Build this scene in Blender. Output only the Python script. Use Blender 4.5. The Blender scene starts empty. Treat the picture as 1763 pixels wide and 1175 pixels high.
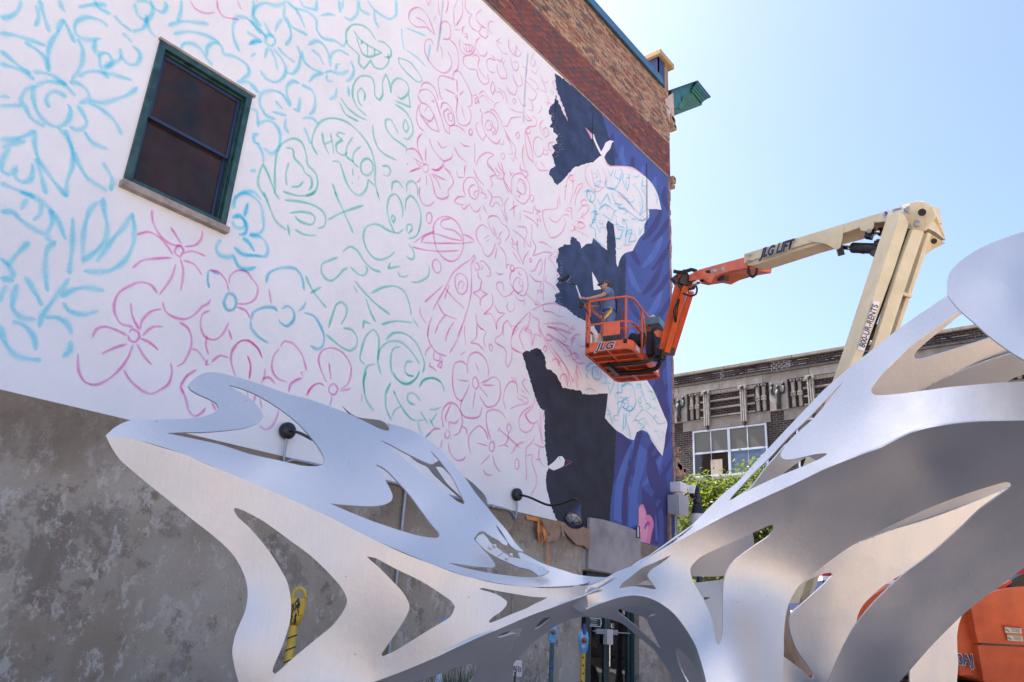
import bpy, bmesh, math, random
import numpy as np
from mathutils import Vector, Matrix
from mathutils.geometry import delaunay_2d_cdt, tessellate_polygon
random.seed(7); np.random.seed(7)
R = math.radians
scene = bpy.context.scene
COL = scene.collection

# ------------------------------------------------------------------ camera
# world: X runs along the painted wall, Y points at the wall, Z is up; camera stands at (0,0,1.6)
F = 1340.6; CX, CY = 881.5, 587.5
RC = np.array([[0.6228910546414876, -0.30405256055223245, -0.7208042553073938],
               [-0.7803528222261022, -0.17637728209000876, -0.5999504372503728],
               [0.0552829710794638, 0.9361853954932148, -0.3471321050750568]])
CAM = np.array([0, 0, 1.6]); FW = RC @ np.array([0, 0, -1.0])
cam = bpy.data.cameras.new('camera'); cam.sensor_width = 36; cam.lens = F / 1763 * 36
cam.clip_start = 0.05; cam.clip_end = 3000
camo = bpy.data.objects.new('camera', cam); COL.objects.link(camo)
M4 = Matrix([list(RC[i]) + [CAM[i]] for i in range(3)] + [[0, 0, 0, 1]])
camo.matrix_world = M4
scene.camera = camo

# ------------------------------------------------------------------ light
SUN_EL, SUN_AZ = R(54.5), math.atan2(-0.12, 0.99)      # azimuth measured from +Y towards +X
w = bpy.data.worlds.new('World'); scene.world = w; w.use_nodes = True
nt = w.node_tree; nt.nodes.clear()
sky = nt.nodes.new('ShaderNodeTexSky'); sky.sky_type = 'NISHITA'; sky.sun_disc = False
sky.sun_elevation = SUN_EL; sky.sun_rotation = SUN_AZ; sky.air_density = 0.7; sky.dust_density = 3.2; sky.ozone_density = 3.2
bg = nt.nodes.new('ShaderNodeBackground'); bg.inputs[1].default_value = 0.15
ow = nt.nodes.new('ShaderNodeOutputWorld')
nt.links.new(sky.outputs[0], bg.inputs[0]); nt.links.new(bg.outputs[0], ow.inputs[0])
sl = bpy.data.lights.new('sun', 'SUN'); sl.energy = 5.0; sl.angle = R(0.53); sl.color = (1, 0.94, 0.85)
so = bpy.data.objects.new('sun', sl); COL.objects.link(so)
sd = Vector((math.sin(SUN_AZ) * math.cos(SUN_EL), math.cos(SUN_AZ) * math.cos(SUN_EL), math.sin(SUN_EL)))
so.rotation_euler = sd.to_track_quat('Z', 'Y').to_euler(); so.location = (0, 0, 40)
scene.view_settings.view_transform = 'Standard'; scene.view_settings.look = 'None'
scene.view_settings.gamma = 1; scene.view_settings.use_curve_mapping = False
scene.view_settings.exposure = 1.58
scene.cycles.max_bounces = 10; scene.cycles.transparent_max_bounces = 24

# ------------------------------------------------------------------ pixel -> place helpers
def ray(x, y):
    return RC @ np.array([x - CX, -(y - CY), -F])
def P(x, y, d):                       # point seen at (x,y) lying d metres along the viewing axis
    return CAM + ray(x, y) * (d / F)
def onY(x, y, Y=9.0):
    r = ray(x, y); return CAM + r * (Y / r[1])
def onX(x, y, X=34.0):
    r = ray(x, y); return CAM + r * (X / r[0])
def onZ(x, y, z):
    r = ray(x, y); return CAM + r * ((z - 1.6) / r[2])

# ------------------------------------------------------------------ objects
def meta(o, label=None, cat=None, group=None, kind=None):
    if label: o['label'] = label
    if cat: o['category'] = cat
    if group: o['group'] = group
    if kind: o['kind'] = kind
    return o
def empty(name, loc, label, cat, group=None, rz=0):
    o = bpy.data.objects.new(name, None); COL.objects.link(o); o.location = tuple(loc); o.rotation_euler = (0, 0, rz)
    o.empty_display_size = 0.2
    return meta(o, label, cat, group)
def link(name, me, parent=None, smooth=False):
    o = bpy.data.objects.new(name, me); COL.objects.link(o)
    if parent is not None:
        o.parent = parent
        par = parent; off = Vector((0, 0, 0))
        while par is not None:
            off += par.location; par = par.parent
        o.location = -off                      # meshes are written in world coordinates
    if smooth:
        me.polygons.foreach_set('use_smooth', [True] * len(me.polygons))
    return o
def mesh(name, v, f, mat, parent=None, smooth=False):
    me = bpy.data.meshes.new(name); me.from_pydata([tuple(map(float, p)) for p in v], [], [tuple(map(int, q)) for q in f]); me.update()
    if mat: me.materials.append(mat)
    return link(name, me, parent, smooth)

class MB:
    def __init__(s): s.v = []; s.f = []; s.c = []; s.col = None
    def add(s, v, f):
        n = len(s.v); s.v += [tuple(map(float, p)) for p in v]; s.f += [tuple(i + n for i in q) for q in f]
        s.c += [s.col] * len(f)
    def box(s, a, b):
        x0, y0, z0 = [min(a[i], b[i]) for i in range(3)]; x1, y1, z1 = [max(a[i], b[i]) for i in range(3)]
        s.add([(x0,y0,z0),(x1,y0,z0),(x1,y1,z0),(x0,y1,z0),(x0,y0,z1),(x1,y0,z1),(x1,y1,z1),(x0,y1,z1)],
              [(0,3,2,1),(4,5,6,7),(0,1,5,4),(1,2,6,5),(2,3,7,6),(3,0,4,7)])
    def bbox(s, a, b, bev=0.01):              # box with chamfered edges
        bm = bmesh.new(); bmesh.ops.create_cube(bm, size=1)
        a = np.array(a, float); b = np.array(b, float); c = (a + b) / 2; d = np.abs(b - a)
        for v in bm.verts: v.co = Vector([c[i] + v.co[i] * d[i] for i in range(3)])
        bmesh.ops.bevel(bm, geom=bm.edges[:], offset=min(bev, min(d) * .45), segments=2, affect='EDGES', profile=.6)
        bm.verts.index_update(); s.add([v.co for v in bm.verts], [[v.index for v in f.verts] for f in bm.faces]); bm.free()
    def beam(s, p, q, wd, ht, up=(0, 0, 1), wd2=None, ht2=None, bev=0.0):    # rectangular bar from p to q
        p = np.array(p, float); q = np.array(q, float); t = q - p; t /= np.linalg.norm(t)
        up = np.array(up, float); sde = np.cross(t, up); sde /= np.linalg.norm(sde); u = np.cross(sde, t)
        v = []
        for c, ww, hh in ((p, wd, ht), (q, wd2 or wd, ht2 or ht)):
            if bev:
                for (i, j) in ((-1,-1+bev),(-1+bev,-1),(1-bev,-1),(1,-1+bev),(1,1-bev),(1-bev,1),(-1+bev,1),(-1,1-bev)):
                    v.append(c + sde * ww / 2 * i + u * hh / 2 * j)
            else:
                for (i, j) in ((-1,-1),(1,-1),(1,1),(-1,1)): v.append(c + sde * ww / 2 * i + u * hh / 2 * j)
        n = len(v) // 2
        s.add(v, [tuple(range(n))[::-1], tuple(range(n, 2*n))] + [(i, (i+1) % n, n + (i+1) % n, n + i) for i in range(n)])
    def tube(s, pts, r, n=8, caps=True, rs=None):
        pts = [np.array(p, float) for p in pts]; v = []; f = []
        t0 = pts[1] - pts[0]; ref = np.array([0, 0, 1.0]) if abs(t0[2]) < .9 * np.linalg.norm(t0) else np.array([1.0, 0, 0])
        for i, p in enumerate(pts):
            t = pts[min(i+1, len(pts)-1)] - pts[max(i-1, 0)]; t = t / np.linalg.norm(t)
            a = ref - t * (ref @ t); a /= np.linalg.norm(a); ref = a; b = np.cross(t, a)
            rr = rs[i] if rs else r
            for k in range(n):
                an = 2 * math.pi * k / n; v.append(p + rr * (a * math.cos(an) + b * math.sin(an)))
        for i in range(len(pts) - 1):
            for k in range(n): f.append((i*n+k, i*n+(k+1) % n, (i+1)*n+(k+1) % n, (i+1)*n+k))
        if caps: f += [tuple(range(n))[::-1], tuple(range((len(pts)-1)*n, len(pts)*n))]
        s.add(v, f)
    def lathe(s, c, prof, axis=(0, 0, 1), n=20):       # prof: (radius, height along axis)
        ax = np.array(axis, float); ax /= np.linalg.norm(ax)
        a = np.cross(ax, [0.3, 0.9, 0.1]); a /= np.linalg.norm(a); b = np.cross(ax, a); v = []; f = []
        for (r, h) in prof:
            for k in range(n):
                an = 2 * math.pi * k / n; v.append(np.array(c) + ax * h + r * (a * math.cos(an) + b * math.sin(an)))
        for i in range(len(prof) - 1):
            for k in range(n): f.append((i*n+k, i*n+(k+1) % n, (i+1)*n+(k+1) % n, (i+1)*n+k))
        s.add(v, f)
    def prism(s, poly, d):                             # 3-D planar polygon pushed along d
        poly = [np.array(p, float) for p in poly]; d = np.array(d, float); n = len(poly)
        tri = tessellate_polygon([[Vector(p) for p in poly]])
        s.add(poly + [p + d for p in poly], [tuple(t) for t in tri] + [(t[0]+n, t[2]+n, t[1]+n) for t in tri] +
              [(i, (i+1) % n, n+(i+1) % n, n+i) for i in range(n)])
    def obj(s, name, mat, parent=None, smooth=False, autos=None):
        o = mesh(name, s.v, s.f, mat, parent, smooth)
        bm = bmesh.new(); bm.from_mesh(o.data); bmesh.ops.recalc_face_normals(bm, faces=bm.faces)
        bm.to_mesh(o.data); bm.free()
        if any(c is not None for c in s.c):
            at = o.data.color_attributes.new('tint', 'FLOAT_COLOR', 'CORNER')
            k = 0
            for p, c in zip(o.data.polygons, s.c):
                for li in p.loop_indices: at.data[li].color = (*(c or (1, 1, 1)), 1)
        if autos is not None:
            o.data.polygons.foreach_set('use_smooth', [True] * len(o.data.polygons))
            o.data.set_sharp_from_angle(angle=R(autos))
        return o
def text_obj(body, mat, parent, origin, xdir, ydir, size, depth=0.004, name='lettering', shear=0, bold=0.0, sx=1.0, align='CENTER'):
    cu = bpy.data.curves.new('t', 'FONT'); cu.body = body; cu.size = 1; cu.extrude = 0.0; cu.offset = bold; cu.shear = shear
    cu.align_x = align; cu.align_y = 'CENTER'
    o = bpy.data.objects.new('t', cu); COL.objects.link(o)
    dg = bpy.context.evaluated_depsgraph_get(); dg.update()
    me = bpy.data.meshes.new_from_object(o.evaluated_get(dg)); bpy.data.objects.remove(o)
    X = np.array(xdir, float); X /= np.linalg.norm(X); Y = np.array(ydir, float); Y -= X * (Y @ X); Y /= np.linalg.norm(Y); N = np.cross(X, Y)
    for v in me.vertices:
        v.co = Vector(np.array(origin) + X * v.co.x * size * sx + Y * v.co.y * size + N * (depth + v.co.z * .002))
    me.materials.clear(); me.materials.append(mat); me.name = name
    return link(name, me, parent)

# ------------------------------------------------------------------ curves
def spline(pts, seg=6.0, closed=False, corner=70):
    """Catmull-Rom through the points, keeping sharp corners sharp."""
    p = [np.array(q, float) for q in pts]; n = len(p); out = []
    def tang(i):
        if not closed and i in (0, n-1): a, b = p[max(i-1, 0)], p[min(i+1, n-1)]; return (b - a) * .5
        a, b, c = p[(i-1) % n], p[i], p[(i+1) % n]; u, v = b - a, c - b
        lu, lv = np.linalg.norm(u) + 1e-9, np.linalg.norm(v) + 1e-9
        if math.degrees(math.acos(max(-1, min(1, (u @ v) / lu / lv)))) > corner: return None
        return (u / lu + v / lv) * .5 * min(lu, lv)
    T = [tang(i) for i in range(n)]
    for i in range(n if closed else n - 1):
        a, b = p[i], p[(i+1) % n]; L = np.linalg.norm(b - a)
        ta = T[i] if T[i] is not None else (b - a) * .5; tb = T[(i+1) % n] if T[(i+1) % n] is not None else (b - a) * .5
        m = max(1, int(math.ceil(L / seg)))
        for k in range(m):
            t = k / m; t2, t3 = t*t, t*t*t
            out.append((2*t3-3*t2+1)*a + (t3-2*t2+t)*ta + (-2*t3+3*t2)*b + (t3-t2)*tb)
    if not closed: out.append(p[-1])
    return out
def inside(poly, x, y):
    c = False; n = len(poly); j = n - 1
    for i in range(n):
        xi, yi = poly[i][0], poly[i][1]; xj, yj = poly[j][0], poly[j][1]
        if (yi > y) != (yj > y) and x < (xj-xi)*(y-yi)/(yj-yi)+xi: c = not c
        j = i
    return c
def inside_np(poly, X, Y):
    c = np.zeros(X.shape, bool); poly = np.array(poly); n = len(poly); j = n - 1
    for i in range(n):
        xi, yi = poly[i]; xj, yj = poly[j]
        if yi != yj:
            c ^= ((yi > Y) != (yj > Y)) & (X < (xj-xi)*(Y-yi)/(yj-yi)+xi)
        j = i
    return c
def fill(outline, holes=(), grid=None):
    """constrained Delaunay fill of a 2-D outline with holes -> verts, tris"""
    v = [Vector(p[:2]) for p in outline]; e = [(i, (i+1) % len(outline)) for i in range(len(outline))]
    for h in holes:
        n = len(v); v += [Vector(p[:2]) for p in h]; e += [(n+i, n+(i+1) % len(h)) for i in range(len(h))]
    if grid:
        o = np.array([p[:2] for p in outline]); x0, y0 = o.min(0); x1, y1 = o.max(0)
        gx, gy = np.meshgrid(np.arange(x0+grid/2, x1, grid), np.arange(y0+grid/2, y1, grid)); gx = gx + (np.arange(gx.shape[0])[:, None] % 2) * grid/2
        m = inside_np(o, gx, gy)
        for h in holes: m &= ~inside_np(np.array([p[:2] for p in h]), gx, gy)
        pts = np.stack([gx[m], gy[m]], 1)
        edge = np.array([tuple(q) for q in v])
        for q in pts:
            if np.min(np.sum((edge - q)**2, 1)) > (grid*.45)**2: v.append(Vector(q))
    vo, eo, fo, *_ = delaunay_2d_cdt(v, e, [], 0, 1e-4)
    V = np.array([tuple(q) for q in vo]); T = np.array([t for t in fo if len(t) == 3])
    c = V[T].mean(1); m = inside_np(np.array([p[:2] for p in outline]), c[:, 0], c[:, 1])
    for h in holes: m &= ~inside_np(np.array([p[:2] for p in h]), c[:, 0], c[:, 1])
    return V, T[m]

# ------------------------------------------------------------------ materials
def nodes(name):
    m = bpy.data.materials.new(name); m.use_nodes = True; t = m.node_tree; b = t.nodes['Principled BSDF']; return m, t, b
def mat(name, c, rough=.6, metal=0., var=.12, sc=6., bump=.0, bsc=60., c2=None, c2amt=.5, c2sc=1.2, tint=False, spec=.5, coat=0, speck=0):
    m, t, b = nodes(name); N = t.nodes; L = t.links
    b.inputs['Roughness'].default_value = rough; b.inputs['Metallic'].default_value = metal; b.inputs['Specular IOR Level'].default_value = spec
    if coat: b.inputs['Coat Weight'].default_value = coat; b.inputs['Coat Roughness'].default_value = .12
    tc = N.new('ShaderNodeTexCoord')
    n = N.new('ShaderNodeTexNoise'); n.inputs['Scale'].default_value = sc; n.inputs['Detail'].default_value = 6; L.new(tc.outputs['Object'], n.inputs['Vector'])
    mr = N.new('ShaderNodeMapRange'); mr.inputs[1].default_value = .3; mr.inputs[2].default_value = .7; mr.inputs[3].default_value = 1 - var; mr.inputs[4].default_value = 1 + var
    L.new(n.outputs['Fac'], mr.inputs[0])
    base = N.new('ShaderNodeRGB'); base.outputs[0].default_value = (*c, 1); src = base.outputs[0]
    if c2 is not None:
        n2 = N.new('ShaderNodeTexNoise'); n2.inputs['Scale'].default_value = c2sc; n2.inputs['Detail'].default_value = 8; n2.inputs['Roughness'].default_value = .62; L.new(tc.outputs['Object'], n2.inputs['Vector'])
        r2 = N.new('ShaderNodeMapRange'); r2.inputs[1].default_value = c2amt - .08; r2.inputs[2].default_value = c2amt + .08; L.new(n2.outputs['Fac'], r2.inputs[0])
        mx = N.new('ShaderNodeMixRGB'); L.new(r2.outputs[0], mx.inputs[0]); L.new(src, mx.inputs[1]); mx.inputs[2].default_value = (*c2, 1); src = mx.outputs[0]
    if tint:
        at = N.new('ShaderNodeAttribute'); at.attribute_name = 'tint'
        mm = N.new('ShaderNodeMixRGB'); mm.blend_type = 'MULTIPLY'; mm.inputs[0].default_value = 1; L.new(src, mm.inputs[1]); L.new(at.outputs['Color'], mm.inputs[2]); src = mm.outputs[0]
    hv = N.new('ShaderNodeVectorMath'); hv.operation = 'SCALE'; L.new(src, hv.inputs[0]); L.new(mr.outputs[0], hv.inputs['Scale']); L.new(hv.outputs[0], b.inputs['Base Color'])
    if bump:
        n3 = N.new('ShaderNodeTexNoise'); n3.inputs['Scale'].default_value = bsc; n3.inputs['Detail'].default_value = 5; L.new(tc.outputs['Object'], n3.inputs['Vector'])
        bu = N.new('ShaderNodeBump'); bu.inputs['Strength'].default_value = bump; bu.inputs['Distance'].default_value = .02; L.new(n3.outputs['Fac'], bu.inputs['Height']); L.new(bu.outputs[0], b.inputs['Normal'])
    return m

def metal_mat():
    m, t, b = nodes('brushed_aluminium'); N = t.nodes; L = t.links
    tc = N.new('ShaderNodeTexCoord')
    b.inputs['Metallic'].default_value = .82
    mp = N.new('ShaderNodeMapping'); mp.inputs['Scale'].default_value = (90, 90, 7.0); L.new(tc.outputs['Object'], mp.inputs[0])
    n1 = N.new('ShaderNodeTexNoise'); n1.inputs['Scale'].default_value = 1.6; n1.inputs['Detail'].default_value = 7; L.new(mp.outputs[0], n1.inputs['Vector'])
    n2 = N.new('ShaderNodeTexNoise'); n2.inputs['Scale'].default_value = 2.4; n2.inputs['Detail'].default_value = 6; n2.inputs['Roughness'].default_value = .65; L.new(tc.outputs['Object'], n2.inputs['Vector'])
    n3 = N.new('ShaderNodeTexNoise'); n3.inputs['Scale'].default_value = 140; n3.inputs['Detail'].default_value = 4; L.new(tc.outputs['Object'], n3.inputs['Vector'])
    r2 = N.new('ShaderNodeMapRange'); r2.inputs[1].default_value = .3; r2.inputs[2].default_value = .72; r2.inputs[3].default_value = .43; r2.inputs[4].default_value = .60; L.new(n2.outputs['Fac'], r2.inputs[0]); L.new(r2.outputs[0], b.inputs['Roughness'])
    cr = N.new('ShaderNodeMapRange'); cr.inputs[1].default_value = .25; cr.inputs[2].default_value = .75; cr.inputs[3].default_value = .56; cr.inputs[4].default_value = .65
    ad = N.new('ShaderNodeMath'); ad.operation = 'ADD'; L.new(n1.outputs['Fac'], ad.inputs[0]); L.new(n2.outputs['Fac'], ad.inputs[1])
    ml = N.new('ShaderNodeMath'); ml.operation = 'MULTIPLY'; ml.inputs[1].default_value = .5; L.new(ad.outputs[0], ml.inputs[0]); L.new(ml.outputs[0], cr.inputs[0])
    # small dark specks and drips
    vr = N.new('ShaderNodeTexVoronoi'); vr.inputs['Scale'].default_value = 9; L.new(tc.outputs['Object'], vr.inputs['Vector'])
    sp = N.new('ShaderNodeMapRange'); sp.inputs[1].default_value = .018; sp.inputs[2].default_value = .035; sp.inputs[3].default_value = .45; sp.inputs[4].default_value = 1; L.new(vr.outputs['Distance'], sp.inputs[0])
    mu = N.new('ShaderNodeMath'); mu.operation = 'MULTIPLY'; L.new(cr.outputs[0], mu.inputs[0]); L.new(sp.outputs[0], mu.inputs[1])
    cc = N.new('ShaderNodeCombineColor'); L.new(mu.outputs[0], cc.inputs[0]); L.new(mu.outputs[0], cc.inputs[1])
    m2 = N.new('ShaderNodeMath'); m2.operation = 'MULTIPLY'; m2.inputs[1].default_value = 1.0; L.new(mu.outputs[0], m2.inputs[0]); L.new(m2.outputs[0], cc.inputs[2]); L.new(cc.outputs[0], b.inputs['Base Color'])
    bu = N.new('ShaderNodeBump'); bu.inputs['Strength'].default_value = .07; bu.inputs['Distance'].default_value = .004; L.new(n3.outputs['Fac'], bu.inputs['Height'])
    bu2 = N.new('ShaderNodeBump'); bu2.inputs['Strength'].default_value = .2; bu2.inputs['Distance'].default_value = .03; L.new(n2.outputs['Fac'], bu2.inputs['Height']); L.new(bu.outputs[0], bu2.inputs['Normal'])
    L.new(bu2.outputs[0], b.inputs['Normal'])
    return m
def spray_mat(name, c, film=True):
    """thin paint film: filters the light on its way to and from the wall beneath"""
    m, t, b = nodes(name); N = t.nodes; L = t.links
    at = N.new('ShaderNodeAttribute'); at.attribute_name = 'cover'
    tc = N.new('ShaderNodeTexCoord'); n = N.new('ShaderNodeTexNoise'); n.inputs['Scale'].default_value = 30; n.inputs['Detail'].default_value = 4; L.new(tc.outputs['Object'], n.inputs['Vector'])
    r = N.new('ShaderNodeMapRange'); r.inputs[1].default_value = .3; r.inputs[2].default_value = .7; r.inputs[3].default_value = .75; r.inputs[4].default_value = 1.1; L.new(n.outputs['Fac'], r.inputs[0])
    mu = N.new('ShaderNodeMath'); mu.operation = 'MULTIPLY'; mu.use_clamp = True; L.new(at.outputs['Fac'], mu.inputs[0]); L.new(r.outputs[0], mu.inputs[1])
    tr = N.new('ShaderNodeBsdfTransparent')
    if film:
        mc = N.new('ShaderNodeMixRGB'); L.new(mu.outputs[0], mc.inputs[0]); mc.inputs[1].default_value = (1, 1, 1, 1); mc.inputs[2].default_value = (*[min(1, v / .84) ** .5 for v in c], 1)
        L.new(mc.outputs[0], tr.inputs[0]); L.new(tr.outputs[0], N['Material Output'].inputs[0]); return m
    b.inputs['Base Color'].default_value = (*c, 1); b.inputs['Roughness'].default_value = .7
    mx = N.new('ShaderNodeMixShader'); L.new(mu.outputs[0], mx.inputs[0]); L.new(tr.outputs[0], mx.inputs[1]); L.new(b.outputs[0], mx.inputs[2])
    L.new(mx.outputs[0], N['Material Output'].inputs[0]); return m
M = dict(
    alu=metal_mat(),
    white=mat('white_wall_paint', (.85, .845, .845), .8, var=.03, sc=1.2, bump=.3, bsc=38, c2=(.81, .81, .82), c2amt=.56, c2sc=.45),
    navy=mat('navy_wall_paint', (.022, .034, .085), .62, var=.42, sc=3.0, bump=.12, bsc=45, c2=(.03, .05, .12), c2amt=.5, c2sc=.5),
    black=mat('black_wall_paint', (.017, .019, .03), .62, var=.35, sc=3.2, bump=.12, bsc=45, c2=(.022, .026, .05), c2amt=.55, c2sc=.6),
    blue=mat('blue_wall_paint', (.060, .095, .31), .65, var=.1, sc=2, bump=.12, bsc=45),
    blue2=mat('light_blue_wall_paint', (.085, .145, .43), .65, var=.1, sc=2, bump=.12, bsc=45),
    indigo=mat('indigo_wall_paint', (.048, .050, .185), .65, var=.12, sc=2, bump=.12, bsc=45),
    pinkp=mat('pink_wall_paint', (.68, .22, .36), .65, var=.1, sc=3), pinkl=mat('pale_pink_wall_paint', (.74, .33, .45), .65, var=.08, sc=3),
    sblue=spray_mat('cyan_spray', (.235, .67, .79)), spink=spray_mat('magenta_spray', (.74, .19, .46)), sgreen=spray_mat('green_spray', (.16, .60, .47)),
    scyan=spray_mat('light_cyan_spray', (.12, .52, .68)), srose=spray_mat('rose_spray', (.80, .20, .34)), sbeak=spray_mat('pink_marker', (.55, .16, .34), False), sgrey=spray_mat('grey_spray', (.42, .44, .55)), swhite=spray_mat('dry_brush_white', (.75, .76, .8), False),
    brickred=mat('red_brick', (.92, .92, .95), .85, var=.18, sc=14, bump=.3, bsc=120, tint=True),
    mortar=mat('pale_mortar', (.42, .38, .37), .9, var=.2, sc=5), mortar2=mat('tan_mortar', (.36, .25, .17), .9, var=.3, sc=4),
    flash=mat('blue_flashing', (.045, .13, .24), .45, var=.15, sc=3), flashd=mat('navy_flashing', (.02, .035, .10), .45, var=.15, sc=3),
    teal=mat('teal_cornice_paint', (.018, .13, .125), .45, var=.2, sc=4), grn=mat('green_cornice_paint', (.03, .115, .05), .5, var=.2, sc=4),
    wgreen=mat('dark_green_window_paint', (.022, .075, .075), .45, var=.35, sc=9, c2=(.01, .035, .03), c2amt=.6, c2sc=5),
    stone=mat('weathered_stone', (.36, .31, .27), .85, var=.2, sc=9, bump=.35, bsc=50, c2=(.20, .175, .155), c2amt=.6, c2sc=3),
    steel=mat('galvanised_conduit', (.34, .37, .41), .4, metal=.6, var=.15, sc=12), blk=mat('black_enamel', (.012, .013, .016), .35, var=.2, sc=8),
    rubber=mat('black_rubber', (.015, .015, .016), .75, var=.2), orange=mat('orange_lift_paint', (.72, .125, .035), .38, var=.1, sc=6, c2=(.60, .10, .03), c2amt=.6, c2sc=2.5, coat=.3),
    orangew=mat('worn_orange_paint', (.70, .13, .04), .5, var=.15, sc=10, c2=(.30, .10, .05), c2amt=.66, c2sc=7), rust=mat('dark_rusty_orange', (.36, .055, .02), .7, var=.3, sc=14),
    cream=mat('cream_lift_paint', (.68, .60, .40), .4, var=.07, sc=5, c2=(.60, .52, .33), c2amt=.6, c2sc=2.0), decal=mat('navy_decal', (.02, .025, .055), .5, var=.05),
    wdecal=mat('white_decal', (.78, .78, .80), .5, var=.05), bdecal=mat('blue_decal', (.03, .09, .35), .5, var=.05), chrome=mat('chromed_rod', (.75, .75, .75), .15, metal=1, var=.03),
    door=mat('dark_green_door_paint', (.012, .04, .042), .4, var=.2), paper=mat('brown_masking_paper', (.33, .215, .135), .85, var=.12, sc=8), tape=mat('orange_tape', (.82, .25, .035), .6, var=.12, sc=9),
    grey=mat('grey_box_paint', (.42, .44, .46), .5, var=.06), whitep=mat('white_plastic', (.75, .75, .77), .4, var=.03),
)
def zp(ox, oy, s, pts): return [(ox + x / s, oy + y / s) for x, y in pts]
# ================================================================== GROUND
def stuff_mat():
    pass
gm = mat('plaza_paving', (.52, .39, .275), .85, var=.12, sc=1.5, bump=.2, bsc=30, c2=(.42, .30, .205), c2amt=.6, c2sc=.25)
g = MB(); g.add([(-400, -400, 0), (600, -400, 0), (600, 400, 0), (-400, 400, 0)], [(0, 1, 2, 3)]); meta(g.obj('ground', gm), kind='structure')
rm = mat('road_asphalt', (.055, .055, .057), .9, var=.2, sc=3, bump=.3, bsc=80)
g = MB(); g.add([(21, -200, .004), (30.5, -200, .004), (30.5, 200, .004), (21, 200, .004)], [(0, 1, 2, 3)]); meta(g.obj('road', rm), kind='structure')
pm = mat('added_dark_pad', (.15, .155, .17), .85, var=.15, sc=4, bump=.3, bsc=25)
g = MB(); g.add([(-40, -1.9, .004), (19, -1.9, .004), (19, 8.95, .004), (-40, 8.95, .004)], [(0, 1, 2, 3)]); meta(g.obj('added_ground_pad', pm), kind='structure')  # unseen dark pad, added to dim what the sculpture's front reflects
g = MB(); g.box((30.5, -200, 0), (34, 200, .13)); meta(g.obj('pavement', mat('far_pavement_concrete', (.34, .32, .29), .9, var=.1)), kind='structure')
g = MB(); g.box((20.85, -200, 0), (21, 200, .12)); meta(g.obj('kerb', M['stone']), kind='structure')

# ================================================================== MURAL BUILDING
WX = 17.42                                           # corner of the building
ZM, ZB, ZP = 13.90, 3.62, 16.80                      # mural top, mural bottom, parapet
zc = onY(1154, 255)[2]                               # where red brick gives way to tan brick
bld = empty('brick_building', (0, 9, 0), 'tall brick corner building with a half painted white mural on its side', 'building')
wx0, wx1, wz0, wz1 = 3.27, 4.66, 6.42, 8.55          # window opening
b = MB()                                             # solid body behind the face (window pocket left open)
for a, c in (((-9, 9.30, 0), (WX - .02, 24, ZP - .05)),): b.box(a, c)
b.obj('building_core', M['mortar2'], bld)
def sheet_with_window(name, x0, x1, z0, z1, m):
    q = MB()
    q.box((x0, 9.0, z0), (wx0, 9.31, z1)); q.box((wx1, 9.0, z0), (x1, 9.31, z1))
    q.box((wx0, 9.0, z0), (wx1, 9.31, wz0)); q.box((wx0, 9.0, wz1), (wx1, 9.31, z1))
    return q.obj(name, m, bld)
sheet_with_window('white_painted_wall', -9, WX - .09, ZB, ZM, M['white'])

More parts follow.
